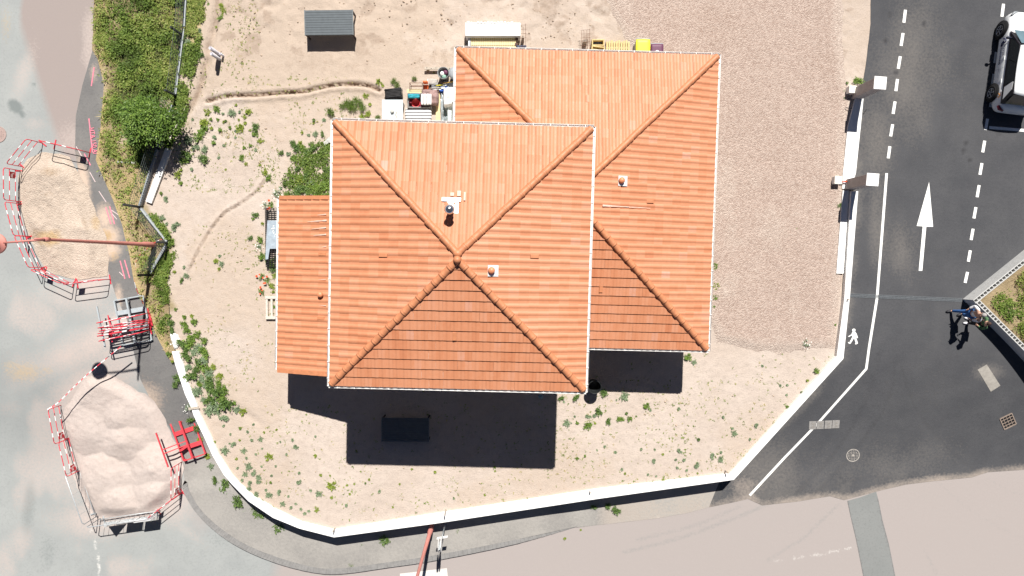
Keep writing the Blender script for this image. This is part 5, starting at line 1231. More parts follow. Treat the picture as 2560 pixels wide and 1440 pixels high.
for s in (-.4, .0, .4): part(t, 'bearer', WOODG, [((0, s*d_, .06), (w_, .08, .11))])
for (rect, h, body, lidm, lab, wh) in (((1590, 97, 1626, 136), 1.05, GREYP, YELL, 'wheelie bin with a bright yellow lid under the north gutter', 0), ((1627, 109, 1659, 140), .95, PURP, PURP, 'purple wheelie bin with a white round mark beside the yellow one', 1)):
    t, w_, d_ = put('wheelie_bin', rect, h, lab, 'bin', 'wheelie bins'); mb = MB()
    b0, b1 = .78, .94; a = [(sx*w_/2*b0, sy*d_/2*b0, .06) for sx, sy in ((-1, -1), (1, -1), (1, 1), (-1, 1))]; c = [(sx*w_/2*b1, sy*d_/2*b1, h-.10) for sx, sy in ((-1, -1), (1, -1), (1, 1), (-1, 1))]
    mb.add(a+c, [(3, 2, 1, 0), (4, 5, 6, 7), (0, 1, 5, 4), (1, 2, 6, 5), (2, 3, 7, 6), (3, 0, 4, 7)]); mb.build('body', body, t, bevel=.02)
    puff('lid', lidm, t, (0, 0, h-.05), (w_, d_, .11), 1, 8, 0, .5); part(t, 'hinge_bar', GREYP, [((0, d_/2+.015, h-.07), (w_*.96, .04, .05))], .01)
    for s in (-1, 1): mb = MB(); mb.tube([(s*w_*.30, d_/2-.06, .09), (s*w_*.38, d_/2-.06, .09)], .09, 14); mb.build('wheel', BLACKP, t, True)
    if wh: mb = MB(); mb.lathe((0, -.10, h+.006), [(.085, 0), (.085, .004), (.055, .005)], 18); mb.build('round_mark', PVC, t)
# west side: grating with plastic cover, pallet; south: water butt
t, w_, d_ = put('black_grating', (662, 520, 716, 667), .2, 'black plastic grating partly covered by clear sheet beside the lean-to', 'grating'); mb = MB(); n = int(d_/.08)
for k in range(n+1): mb.box((0, -d_/2+d_*k/n, .18), (w_, .022, .03))
for k in range(int(w_/.11)+1): mb.box((-w_/2+.012+(w_-.024)*k/int(w_/.11), 0, .178), (.022, d_, .03))
mb.build('grid', BLACKP, t); part(t, 'bearer', BLACKP, [((-w_/2+.06, 0, .08), (.05, d_, .16)), ((w_/2-.2, 0, .08), (.05, d_, .16))])
p_ = [P(x, y, .26) for x, y in ((668, 551), (710, 551), (710, 622), (674, 622), (670, 648), (663, 649), (665, 600))]; c = sum(p_, Vector())/len(p_); mb = MB(); mb.prism([(p.x, p.y) for p in p_], .225, .245); tagp(mb.build('clear_panel', M('dusty_clear_panel', (.34, .40, .46), .22, .18, 7, 0, .5), loc=(c.x, c.y, .22), bevel=.006), 'dusty clear panel with white marks lying on the black grating', 'panel')
rs = random.Random(9); mb = MB()
for k in range(12): q = P(687+rs.uniform(-6, 6), 560+rs.uniform(-4, 34), .25); mb.box((q.x, q.y, .248), (rs.uniform(.03, .12), rs.uniform(.015, .03), .003), rz=rs.uniform(-1, 1)*.5+(k % 2)*1.5)
mb.build('white_mark', PVC, bpy.data.objects['clear_panel']); bpy.data.objects['white_mark'].location = -bpy.data.objects['clear_panel'].location
t, w_, d_ = put('wooden_pallet', (663, 740, 718, 798), .14, 'weathered grey wooden pallet lying beside the lean-to', 'pallet')
PW2 = M('bleached_timber', (.56, .52, .46), .85, .15, 16)
for k in range(2): part(t, 'end_board', PW2, [((0, (k*2-1)*(d_/2-.06), .13), (w_, .12, .022))])
for k in range(5): part(t, 'slat', PW2, [((-w_/2+.05+(w_-.1)*k/4, 0, .105), (.09, d_, .022))])
for sx in (-1, 0, 1):
    for sy in (-1, 1): part(t, 'block', WOODG, [((sx*(w_/2-.06), sy*(d_/2-.06), .047), (.1, .1, .092))])
q = P(1487, 968, .74); t = thing('water_butt', (q.x, q.y, 0), 'open black water butt standing under the corner of the upper roof', 'water butt'); mb = MB()
mb.lathe((0, 0, 0), [(.001, .01), (.22, .01), (.265, .38), (.272, .73), (.282, .74), (.282, .76), (.265, .76), (.255, .72), (.245, .38), (.21, .05), (.001, .05)], 28); mb.build('barrel', M('black_butt', (.022, .025, .026), .45, .15, 6), t, True)
q = P(1352, 991, .15); t = thing('small_bucket', (q.x, q.y, 0), 'small pale blue bucket in the shade under the upper eave', 'bucket'); mb = MB(); mb.lathe((0, 0, 0), [(.001, .01), (.07, .01), (.095, .20), (.102, .20), (.102, .21), (.088, .21), (.066, .03), (.001, .03)], 16); mb.build('shell', M('pale_blue_plastic', (.45, .60, .66), .4, .06, 6), t, True)
for k, (pl, lab) in enumerate((([(808, 356), (820, 344), (829, 340), (829, 352), (812, 364)], 'broken grey slab lying beside the upper west gutter'), ([(818, 350), (834, 346), (834, 354), (822, 357)], 'smaller broken grey slab tucked under the west gutter'))): slab_px('broken_slab', pl, 0.0, .08+.04*k, CONC, lab, 'slab'); 
for o in COL.objects:
    if o.name.startswith('broken_slab'): o['group'] = 'broken slabs'
q = P(1930, 867, .05)
# ------------------------------------------------------------------ the parked car
wf = P(2500, 77, .3); wr = P(2478, 233, .3); ax = (wf-wr); ax.z = 0; wb = ax.length; ax.normalize(); rt = Vector((ax.y, -ax.x, 0))
ctr = (wf+wr)/2+rt*.86; ctr.z = float(zo(ctr.y))+.018
car = thing('parked_car', ctr, 'white hatchback with dark lettering on its side parked in a marked bay', 'car', None, math.atan2(-ax.x, ax.y))
ST = [(-2.10, .52, .36, .58), (-2.05, .70, .30, .74), (-1.93, .80, .25, .88), (-1.72, .855, .22, .96), (-1.30, .88, .20, .98), (-.6, .885, .19, .97), (.2, .885, .19, .96), (.85, .885, .19, .95), (1.20, .88, .20, .90), (1.55, .865, .22, .84), (1.82, .80, .25, .76), (1.97, .68, .30, .66), (2.05, .48, .36, .54)]
mb = MB(); vs = []
for (y, w2, zb, zt) in ST:
    hh = zt-zb
    pr = [(w2*.86, zb), (w2*.97, zb+.10*hh), (w2, zb+.38*hh), (w2*.995, zb+.60*hh), (w2*.965, zb+.80*hh), (w2*.88, zb+.95*hh), (w2*.62, zt+.012), (0, zt+.025)]
    row = [(-x, y, z) for x, z in pr]+[(x, y, z) for x, z in reversed(pr[:-1])]; vs += row
k = 15; fs = []
for i in range(len(ST)-1):
    for j in range(k-1): fs.append((i*k+j, i*k+j+1, (i+1)*k+j+1, (i+1)*k+j))
    fs.append((i*k+k-1, i*k, (i+1)*k, (i+1)*k+k-1))
fs.append(list(range(k))); fs.append([(len(ST)-1)*k+j for j in reversed(range(k))])
mb.add(vs, fs); body = mb.build('body', CARW, car, True)
bm = bmesh.new(); bm.from_mesh(body.data); bmesh.ops.recalc_face_normals(bm, faces=bm.faces[:]); bm.to_mesh(body.data); bm.free()
sd = body.modifiers.new('sub', 'SUBSURF'); sd.levels = 2; sd.render_levels = 2
# greenhouse: base ring, top ring
BX, TX, ZB, ZT = .835, .765, .955, 1.44
yb0, yb1, yt0, yt1 = -1.88, 1.12, -1.60, .40
def quadpart(nm, pts, mat, th=.012):
    p = [Vector(q) for q in pts]; n = (p[1]-p[0]).cross(p[2]-p[0]).normalized()*th; mb = MB(); mb.add(p+[q-n for q in p], [list(range(len(p))), list(range(2*len(p)-1, len(p)-1, -1))]+[[i, len(p)+i, len(p)+(i+1) % len(p), (i+1) % len(p)] for i in range(len(p))]); return mb.build(nm, mat, car)
mb = MB(); i_ = .012
mb.add([(-BX+i_, yb0+i_, ZB-.1), (BX-i_, yb0+i_, ZB-.1), (BX-i_, yb1-i_, ZB-.1), (-BX+i_, yb1-i_, ZB-.1), (-TX+i_, yt0+i_, ZT-.01), (TX-i_, yt0+i_, ZT-.01), (TX-i_, yt1-i_, ZT-.01), (-TX+i_, yt1-i_, ZT-.01)], [(3, 2, 1, 0), (4, 5, 6, 7), (0, 1, 5, 4), (1, 2, 6, 5), (2, 3, 7, 6), (3, 0, 4, 7)]); mb.build('pillar_trim', M('dark_trim', (.02, .018, .024), .3, .1, 5), car, bevel=.02)
def lerp_side(s, y, t):  # side plane of the cabin
    yb = yb0+(yb1-yb0)*y; yt = yt0+(yt1-yt0)*y
    return Vector((s*(BX+(TX-BX)*t+.004), yb+(yt-yb)*t, ZB+(ZT-ZB)*t))
for s in (-1, 1):
    o = (1, -1)[s > 0]
    for a, b in ((.26, .60), (.615, .93)):
        pts = [lerp_side(s, a, .08), lerp_side(s, a, .90), lerp_side(s, b, .90), lerp_side(s, b, .08)]
        quadpart('side_window', pts if s < 0 else pts[::-1], GLASS)
    pts = [lerp_side(s, .035, .10), lerp_side(s, .10, .86), lerp_side(s, .235, .86), lerp_side(s, .24, .10)][::1]
    pts = [lerp_side(s, .05, .06), lerp_side(s, .12, .82), lerp_side(s, .27, .88), lerp_side(s, .22, .06)]
    quadpart('rear_pillar', pts if s < 0 else pts[::-1], CARW, .008)
WS = M('windscreen_glass', (.10, .16, .19), .08, .2, 2, 0, .7)
quadpart('windscreen', [(-BX+.07, yb1-.02, ZB+.035), (-TX+.07, yt1+.045, ZT-.02), (TX-.07, yt1+.045, ZT-.02), (BX-.07, yb1-.02, ZB+.035)][::-1], WS)
quadpart('rear_window', [(-BX+.10, yb0-.006, ZB+.06), (BX-.10, yb0-.006, ZB+.06), (TX-.06, yt0-.014, ZT-.03), (-TX+.06, yt0-.014, ZT-.03)], M('rear_glass', (.012, .016, .035), .1, .1, 3, 0, .6))
puff('roof', CARW, car, (0, (yt0+yt1)/2-.02, ZT+.012), (TX*2+.02, yt1-yt0+.06, .085), 1, 12, 0, .35)
for sx in (-1, 1):
    for y in (wb/2, -wb/2):
        mb = MB(); n = 24; mb.v = []
        mb.tube([(sx*.800, y, .36), (sx*.893, y, .36)], .385, n); mb.build('wheel_arch', M('arch_black', (.008, .008, .009), .8, .1, 6), car, True)
        wl = bpy.data.objects.new('wheel', None); COL.objects.link(wl); wl.parent = car; wl.location = (sx*.80, y, .315)
        pr = [(.20, -.10), (.29, -.105), (.312, -.06), (.312, .06), (.29, .112), (.205, .115), (.20, .09)]
        mb = MB(); base = [];
        for r, z in pr: base.append([Vector((sx*z, r*math.cos(2*math.pi*q/28), r*math.sin(2*math.pi*q/28))) for q in range(28)])
        vs = [v for rw in base for v in rw]; fs = [(i*28+q, i*28+(q+1) % 28, (i+1)*28+(q+1) % 28, (i+1)*28+q) for i in range(len(pr)-1) for q in range(28)]
        mb.add(vs, fs); mb.build('tyre', M('tyre_rubber', (.018, .018, .019), .8, .15, 9), wl, True)
        mb = MB(); mb.tube([(sx*.03, 0, 0), (sx*.075, 0, 0)], .20, 24)
        mb.build('hub', BLACKP, wl, True)
        mb = MB()
        for q in range(5):
            a = q*2*math.pi/5+.3; mb.bar((sx*.098, .03*math.cos(a), .03*math.sin(a)), (sx*.098, .195*math.cos(a), .195*math.sin(a)), .045, .03)
        ring = [(sx*.098, .19*math.cos(2*math.pi*q/24), .19*math.sin(2*math.pi*q/24)) for q in range(25)]; mb.tube(ring, .014, 6, False); mb.build('rim', M('alloy_rim', (.42, .44, .48), .3, .1, 9, .6, .5), wl)
for sx in (-1, 1):
    mb = MB(); mb.tube([(sx*.80, .78, .98), (sx*.92, .76, 1.02)], .025, 8); mb.ball((sx*.99, .75, 1.04), .085, 12, None, (1.1, .7, .85)); mb.build('wing_mirror', M('mirror_cap', (.03, .035, .06), .35, .1, 8), car, True)
    for y in (.02, -.92): mb = MB(); mb.box((sx*.872, y, .80), (.03, .17, .035)); mb.build('door_handle', CARW, car, bevel=.01)
    mb = MB(); mb.v = []; pts = [(sx*.80, -1.90, .72), (sx*.72, -2.03, .71), (sx*.56, -2.085, .69)]
    mb.tube(pts, [.05, .07, .04], 10); mb.build('tail_light', M('tail_light_red', (.16, .008, .02), .25, .1, 8, 0, .6), car, True)
    mb = MB(); mb.tube([(sx*.76, 1.80, .72), (sx*.62, 1.93, .66), (sx*.48, 1.99, .62)], [.04, .065, .04], 10); mb.build('headlight', M('headlight_glass', (.28, .30, .32), .12, .1, 8, 0, .7), car, True)
mb = MB(); mb.box((0, -2.095, .52), (.50, .012, .11)); mb.build('number_plate', PVC, car)
SIDE = lambda y, z, x=-.892: Matrix(((0, 0, -1, x), (-1, 0, 0, y), (0, 1, 0, z), (0, 0, 0, 1)))
NAVY = M('navy_lettering', (.02, .025, .09), .5, .1, 9)
text_mesh('FOYER', .155, SIDE(.36, .715), NAVY, 'side_lettering', car, .002, 'CENTER'); text_mesh('ROANNAIS', .155, SIDE(.20, .55), NAVY, 'side_lettering', car, .002, 'CENTER')
for z in (.68, .58): mb = MB(); mb.box((-.893, -.52, z), (.004, .46, .022)); mb.build('side_small_print', M('grey_small_print', (.3, .32, .36), .6, .2, 90), car)
mb = MB(); mb.tube([(-.892, .86, .62), (-.892, .80, .75), (-.892, .70, .78), (-.892, .66, .70), (-.892, .74, .64), (-.892, .68, .55), (-.892, .58, .52), (-.892, .60, .62), (-.892, .72, .66)], .022, 6); mb.build('side_emblem', NAVY, car)
mb = MB(); mb.add([(-.855, -1.60, .74), (-.855, -1.50, .84), (-.855, -1.40, .74), (-.855, -1.50, .64), (-.867, -1.60, .74), (-.867, -1.50, .84), (-.867, -1.40, .74), (-.867, -1.50, .64)], [(4, 7, 6, 5), (0, 1, 2, 3), (0, 4, 5, 1), (1, 5, 6, 2), (2, 6, 7, 3), (3, 7, 4, 0)]); o = mb.build('orange_emblem', M('orange_emblem', (.72, .33, .08), .5, .1, 9), car)
mb = MB(); mb.tube([(-.866, -1.51, .735), (-.872, -1.51, .735)], .042, 12); mb.build('emblem_dot', PVC, car)
for y in (.98, -.32): mb = MB(); mb.box((-.889, y-.06, .60), (.004, .008, .55)); mb.build('door_gap', GREYP, car)

# ------------------------------------------------------------------ people
def skin_mesh(name, pts, edges, rad, root, mat, parent, lv=2):
    me = bpy.data.meshes.new(name); me.from_pydata([Vector(p) for p in pts], edges, []); o = bpy.data.objects.new(name, me); COL.objects.link(o)
    sk = o.modifiers.new('skin', 'SKIN'); sk.branch_smoothing = .6
    for i, v in enumerate(me.skin_vertices[0].data): v.radius = (rad[i], rad[i]) if not isinstance(rad[i], tuple) else rad[i]; v.use_root = (i == root)
    ss = o.modifiers.new('sub', 'SUBSURF'); ss.levels = lv; ss.render_levels = lv
    dg = bpy.context.evaluated_depsgraph_get(); m2 = bpy.data.meshes.new_from_object(o.evaluated_get(dg)); bpy.data.objects.remove(o)
    m2.name = name; m2.materials.clear(); m2.materials.append(mat); m2.polygons.foreach_set('use_smooth', [True]*len(m2.polygons))
    q = bpy.data.objects.new(name, m2); COL.objects.link(q); q.parent = parent; return q
def person(loc, rz, S, J, lab, shirt, trous, shoe, hair, sleeve='long'):
    t = thing('person', loc, lab, 'person', None, rz)
    J = {k: Vector(v)*S for k, v in J.items()}
    names = list(J); ix = {k: i for i, k in enumerate(names)}
    RAD = dict(pel=.125, spn=.115, che=.135, nck=.055, hd0=.082, hd1=.095, hd2=.062)
    for s in 'lr': RAD.update({'hip'+s: .088, 'kne'+s: .058, 'ank'+s: .040, 'toe'+s: .032, 'sho'+s: .066, 'elb'+s: .043, 'wri'+s: .030, 'pal'+s: .036})
    E = [('pel', 'spn'), ('spn', 'che'), ('che', 'nck'), ('nck', 'hd0'), ('hd0', 'hd1'), ('hd1', 'hd2')]
    for s in 'lr': E += [('pel', 'hip'+s), ('hip'+s, 'kne'+s), ('kne'+s, 'ank'+s), ('ank'+s, 'toe'+s), ('che', 'sho'+s), ('sho'+s, 'elb'+s), ('elb'+s, 'wri'+s), ('wri'+s, 'pal'+s)]
    skin_mesh('body', [J[k] for k in names], [(ix[a], ix[b]) for a, b in E], [RAD[k]*S for k in names], ix['pel'], SKIN, t)
    def sub(nm, keys, Es, add, mat, root, cut={}):
        kk = keys; ii = {k: i for i, k in enumerate(kk)}; return skin_mesh(nm, [cut.get(k, J[k]) for k in kk], [(ii[a], ii[b]) for a, b in Es], [(RAD[k]+add)*S for k in kk], ii[root], mat, t)
    sub('trousers', ['pel', 'hipl', 'knel', 'ankl', 'hipr', 'kner', 'ankr'], [('pel', 'hipl'), ('hipl', 'knel'), ('knel', 'ankl'), ('pel', 'hipr'), ('hipr', 'kner'), ('kner', 'ankr')], .016, trous, 'pel')
    ks = ['pel', 'spn', 'che', 'shol', 'elbl', 'shor', 'elbr']; es = [('pel', 'spn'), ('spn', 'che'), ('che', 'shol'), ('shol', 'elbl'), ('che', 'shor'), ('shor', 'elbr')]
    if sleeve == 'long': ks += ['wril', 'wrir']; es += [('elbl', 'wril'), ('elbr', 'wrir')]
    sub('shirt', ks, es, .022, shirt, 'che', {'pel': J['pel'].lerp(J['spn'], .25)})
    for s in 'lr':
        a = J['ank'+s]; b = J['toe'+s]; d = (b-a); d.z = 0; d.normalize(); mb = MB(); c = (a+b)/2; c.z = min(a.z, b.z)
        q = d.to_track_quat('X', 'Z').to_matrix(); vs0 = len(mb.v); mb.ball((0, 0, 0), 1, 14); 
        for i in range(vs0, len(mb.v)):
            v = mb.v[i]; mb.v[i] = q @ Vector((v.x*.150*S+.03*S, v.y*.058*S, max(-.4, v.z)*.062*S)) + Vector((c.x, c.y, max(.025, c.z)))
        mb.build('shoe', shoe, t, True)
        # hand: five fingers closing from the palm
        p = J['pal'+s]; w_ = J['wri'+s]; d = (p-w_).normalized(); sd_ = d.cross(Vector((1, 0, 0))).normalized(); fw = sd_.cross(d).normalized(); mb = MB()
        for k in range(4):
            b0 = p+d*.02*S+fw*(.028-.019*k)*S; L_ = (.062, .072, .068, .052)[k]*S; mb.tube([b0, b0+d*L_*.45+sd_*.006, b0+d*L_*.8+sd_*.018*S, b0+d*L_+sd_*.034*S], [.0085*S, .008*S, .007*S, .005*S], 7)
        b0 = p+fw*.034*S-d*.01*S; mb.tube([b0, b0+fw*.022*S+d*.02*S, b0+fw*.026*S+d*.052*S], [.0105*S, .009*S, .006*S], 7); mb.build('fingers', SKIN, t, True)
    h = (J['hd0']+J['hd2'])/2; mb = MB(); up = (J['hd2']-J['hd0']).normalized(); n0 = len(mb.v); mb.ball((0, 0, 0), 1, 16)
    for i in range(n0, len(mb.v)):
        v = mb.v[i]; z = v.z; mb.v[i] = h+Vector((v.x*.100-.018, v.y*.092, max(z, -.05 if v.x > .1 else -.75)*.118+.022))*S
    mb.build('hair', hair, t, True)
    fx = h+Vector((.088, 0, -.015))*S; mb = MB(); mb.tube([fx+Vector((0, 0, .025))*S, fx+Vector((.022, 0, -.015))*S], [.008*S, .013*S], 7)
    for s in (-1, 1): mb.ball(h+Vector((.0, s*.092, -.01))*S, .026*S, 8, None, (.8, .4, 1.2))
    mb.build('nose_and_ears', SKIN, t, True)
    for s in (-1, 1): mb = MB(); mb.ball(fx+Vector((-.006, s*.034, .022))*S, .011*S, 8); mb.build('eye', M('eye_dark', (.05, .04, .035), .3, .1, 9), t, True)
    mb = MB(); mb.ball(fx+Vector((-.008, 0, -.052))*S, .022*S, 8, None, (.4, 1, .3)); mb.build('mouth', M('lip', (.40, .16, .14), .5, .1, 9), t, True); return t
J1 = dict(pel=(0, 0, .93), spn=(0, 0, 1.12), che=(.01, 0, 1.33), nck=(.01, 0, 1.47), hd0=(.02, 0, 1.55), hd1=(.03, 0, 1.63), hd2=(.03, 0, 1.71),
          hipl=(.01, -.095, .88), knel=(.15, -.11, .50), ankl=(.24, -.12, .085), toel=(.37, -.13, .035), hipr=(-.01, .095, .88), kner=(.0, .11, .47), ankr=(-.17, .12, .10), toer=(-.05, .13, .03),
          shol=(.01, -.19, 1.40), elbl=(-.07, -.32, 1.14), wril=(.07, -.25, .96), pall=(.12, -.20, .91), shor=(.01, .19, 1.40), elbr=(-.06, .32, 1.14), wrir=(.08, .24, .96), palr=(.13, .19, .91))
f1 = G(2392, 780, 0); f1.z = float(zo(f1.y))+.018
person(f1, math.pi+.25, 1.0, J1, 'person in blue jeans and a white shirt striding beside the block wall', M('white_shirt', (.74, .75, .78), .8, .08, 12), M('blue_jeans', (.045, .13, .34), .85, .15, 20), M('dark_shoe', (.03, .03, .035), .6, .1, 9), M('grey_hair', (.34, .32, .31), .8, .2, 40))
J2 = dict(J1); J2.update(spn=(.05, 0, 1.11), che=(.12, 0, 1.30), nck=(.17, 0, 1.42), hd0=(.20, 0, 1.49), hd1=(.23, 0, 1.57), hd2=(.24, 0, 1.65), hipl=(0, -.09, .88), hipr=(0, .09, .88), knel=(.05, -.095, .48), kner=(.06, .095, .48), ankl=(.0, -.10, .085), ankr=(.03, .10, .085), toel=(.13, -.115, .03), toer=(.16, .115, .03),
          shol=(.11, -.19, 1.36), shor=(.11, .19, 1.36), elbl=(.10, -.27, 1.10), elbr=(.10, .27, 1.10), wril=(.26, -.16, 1.02), wrir=(.26, .16, 1.02), pall=(.33, -.10, 1.03), palr=(.33, .10, 1.03))
f2 = G(2421, 802, 0); f2.z = float(zo(f2.y))+.018
person(f2, math.pi-.1, .93, J2, 'person in a green top, dark trousers and white shoes leaning forward by the block wall', M('green_top', (.075, .16, .075), .85, .12, 14), M('black_trousers', (.018, .018, .022), .85, .15, 14), M('white_shoe', (.72, .72, .76), .6, .06, 9), M('dark_brown_hair', (.055, .03, .022), .7, .2, 40))
# ------------------------------------------------------------------ vegetation
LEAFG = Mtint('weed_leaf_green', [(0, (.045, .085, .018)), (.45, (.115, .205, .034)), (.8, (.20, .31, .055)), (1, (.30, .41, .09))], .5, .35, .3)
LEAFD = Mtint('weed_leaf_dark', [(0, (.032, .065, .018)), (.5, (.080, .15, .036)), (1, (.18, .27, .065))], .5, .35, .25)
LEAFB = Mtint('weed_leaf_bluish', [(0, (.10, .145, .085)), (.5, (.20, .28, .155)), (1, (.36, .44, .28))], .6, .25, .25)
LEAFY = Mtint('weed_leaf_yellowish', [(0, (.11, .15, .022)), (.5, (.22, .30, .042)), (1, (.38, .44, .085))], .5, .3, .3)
GRASSM = Mtint('grass_blades', [(0, (.07, .11, .022)), (.25, (.135, .215, .04)), (.5, (.245, .32, .07)), (.68, (.38, .38, .13)), (.85, (.52, .43, .20)), (1, (.62, .52, .31))], .55, .25, .3)
WFLOW = M('white_petals', (.85, .85, .82), .6, .03, 9); RFLOW = M('poppy_petals', (.72, .09, .03), .6, .1, 9)
STEMM = M('green_stem', (.10, .14, .05), .7, .2, 20)
def leaves(rng, base, az, tilt, ln, wd, fold=.25):
    """folded diamond leaves: arrays of base points, heading, upward tilt, length and width -> V, F"""
    n = len(az); d = np.stack([np.cos(az)*np.cos(tilt), np.sin(az)*np.cos(tilt), np.sin(tilt)], 1)
    s = np.stack([-np.sin(az), np.cos(az), np.zeros(n)], 1); u = np.cross(d, s)*-1
    ln = ln[:, None]; wd = wd[:, None]
    mid = base+d*ln*.45+u*ln*.06
    V = np.stack([base, mid+s*wd*.5+u*wd*fold, base+d*ln-u*ln*.05, mid-s*wd*.5+u*wd*fold], 1).reshape(-1, 3)
    F = np.arange(n*4).reshape(n, 4); return V, F
def weed_mesh(name, mat, seed, n, H=.5, ln=.36, wd=.15, spiky=0.0, flowers=0, fl_mat=None, upright=.0):
    """unit weed: radius 1; several stems each with whorls of leaves"""
    r = np.random.default_rng(seed); k = max(3, n//16); sa = r.uniform(0, 2*np.pi, k); sr = np.sqrt(r.uniform(0, 1, k))*(.62 if n > 100 else .22); sh = H*(1-.55*sr**2)*r.uniform(.7, 1.1, k)
    w_ = r.integers(0, k, n); t = r.uniform(.15, 1, n)**.7
    bx = np.cos(sa[w_])*sr[w_]*t+r.normal(0, .07, n); by = np.sin(sa[w_])*sr[w_]*t+r.normal(0, .07, n); bz = sh[w_]*t*.9+.02
    az = np.arctan2(by, bx)*.35+r.uniform(0, 2*np.pi, n)*.9; az = np.where(r.uniform(0, 1, n) < .5, np.arctan2(by, bx)+r.normal(0, .8, n), az)
    tilt = r.normal(.25+upright, .4, n); L_ = ln*r.uniform(.55, 1.2, n)*(1-.35*t); W_ = L_*wd/ln*r.uniform(.7, 1.3, n)
    V, F = leaves(r, np.stack([bx, by, bz], 1), az, tilt, L_, W_)
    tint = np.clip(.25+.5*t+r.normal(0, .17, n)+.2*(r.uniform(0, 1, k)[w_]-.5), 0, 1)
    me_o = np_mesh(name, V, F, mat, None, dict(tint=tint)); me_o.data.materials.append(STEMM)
    if flowers:
        fv = []; ff = []
        for i in range(flowers):
            a = r.uniform(0, 2*np.pi); rr_ = math.sqrt(r.uniform(0, 1))*.85; c = np.array([math.cos(a)*rr_, math.sin(a)*rr_, H*r.uniform(.7, 1.1)]); b0 = len(fv); s_ = r.uniform(.05, .085) if fl_mat is WFLOW else r.uniform(.16, .26)
            for q in range(6): fv.append(c+np.array([math.cos(q*math.pi/3)*s_, math.sin(q*math.pi/3)*s_, r.uniform(-.02, .03)]))
            ff.append([b0+q for q in range(6)])
        m2 = bpy.data.meshes.new('flowers'); m2.from_pydata([tuple(v) for v in fv], [], ff); m2.materials.append(fl_mat); fo_ = bpy.data.objects.new('flower_heads', m2); COL.objects.link(fo_); fo_.parent = me_o
    return me_o
PROTO = {}
for k, (m_, H) in dict(g=(LEAFG, .45), d=(LEAFD, .55), b=(LEAFB, .32), y=(LEAFY, .35)).items():
    for s_ in range(3):
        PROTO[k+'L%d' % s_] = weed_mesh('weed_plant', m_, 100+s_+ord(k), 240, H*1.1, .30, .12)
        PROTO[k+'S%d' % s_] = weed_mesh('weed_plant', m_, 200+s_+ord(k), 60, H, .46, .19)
for s_ in range(2):
    PROTO['wL%d' % s_] = weed_mesh('daisy_clump', LEAFB, 300+s_, 150, .5, .30, .08, flowers=13, fl_mat=WFLOW)
    PROTO['pL%d' % s_] = weed_mesh('poppy_clump', LEAFG, 320+s_, 150, .7, .34, .09, flowers=3, fl_mat=RFLOW)
    PROTO['tL%d' % s_] = weed_mesh('grass_clump', LEAFG, 340+s_, 330, .55, .55, .045, upright=.55)
for v in PROTO.values(): v.location = (0, 0, -50)
used = set(); wr_ = random.Random(17)
def weed(px, py, r, k, group, lab, z=0.0, outside=False, f=1.45):
    big = 'L' if (r >= 9 or k in 'wpt') else 'S'; v = wr_.randrange(2 if k in 'wpt' else 3); key = k+big+str(v); pr = PROTO[key]
    if key not in used: o = pr; used.add(key)
    else:
        o = pr.copy(); COL.objects.link(o)
        for ch in list(pr.children): c = ch.copy(); COL.objects.link(c); c.parent = o
    p = (G if outside else P)(px, py, z); R_ = r/58.8*f; o.location = p+Vector((0, 0, -.01)); o.scale = (R_, R_*wr_.uniform(.85, 1.1), R_*wr_.uniform(.8, 1.15)); o.rotation_euler = (0, 0, wr_.uniform(0, 6.28))
    o['label'] = lab; o['group'] = group; o['category'] = 'weed'
KN = dict(g='leafy green weed', d='dark green bushy weed', b='bluish green weed', y='yellow green weed', w='white flowered daisy clump', p='red poppy plant', t='clump of tall grass')
def weeds(group, where, data, **kw):
    for (px, py, r, k) in data: weed(px, py, r, k, KN[k]+'s '+where if k != 't' else 'clumps of tall grass '+where, ('small ' if r < 7 else 'large ' if r >= 12 else '')+KN[k]+' '+where, **kw)
weeds('', 'in the dense row inside the curved wall', [(439, 773, 7, 'g'), (461, 792, 8, 'g'), (481, 790, 7, 'y'), (488, 804, 10, 'g'), (462, 812, 10, 'g'), (469, 826, 10, 'g'), (493, 836, 11, 'g'), (511, 850, 10, 'g'), (457, 858, 13, 'd'), (473, 857, 15, 'g'), (500, 869, 13, 'b'), (513, 880, 14, 'g'), (471, 891, 15, 'd'), (509, 900, 16, 'b'), (486, 880, 11, 'b'), (513, 918, 13, 'g'), (471, 918, 12, 'b'), (491, 922, 10, 'd'), (482, 938, 18, 'd'), (533, 918, 9, 'y'), (522, 936, 15, 'b'), (549, 940, 10, 'y'), (529, 954, 15, 'd'), (531, 970, 15, 'd'), (547, 980, 15, 'd'), (562, 976, 14, 'g'), (522, 998, 13, 'd'), (537, 1011, 17, 'b'), (567, 1011, 19, 'd'), (587, 1007, 8, 'g'), (593, 1022, 11, 'b'), (608, 1029, 10, 'y'), (562, 1044, 12, 'b'), (524, 1026, 13, 'b'), (494, 980, 15, 'b'), (545, 1030, 9, 'b'), (505, 945, 11, 'b'), (500, 960, 9, 'g'), (510, 1000, 9, 'b'), (480, 845, 11, 'g'), (495, 905, 12, 'd'), (535, 1000, 13, 'd'), (555, 1000, 13, 'g'), (515, 960, 12, 'b'), (465, 875, 11, 'd'), (548, 960, 11, 'g')], f=1.7)
weeds('', 'beside the fence near the loaded grey rack', [(405, 815, 13, 't'), (420, 792, 12, 'g'), (428, 808, 12, 'd'), (412, 800, 11, 'g'), (432, 826, 11, 'd'), (405, 770, 11, 'y'), (415, 750, 13, 't'), (402, 730, 12, 't'), (392, 705, 13, 't'), (406, 705, 12, 'g'), (400, 655, 11, 't'), (412, 665, 11, 'g'), (416, 860, 9, 'y'), (424, 885, 9, 'g'), (432, 905, 8, 'y')])
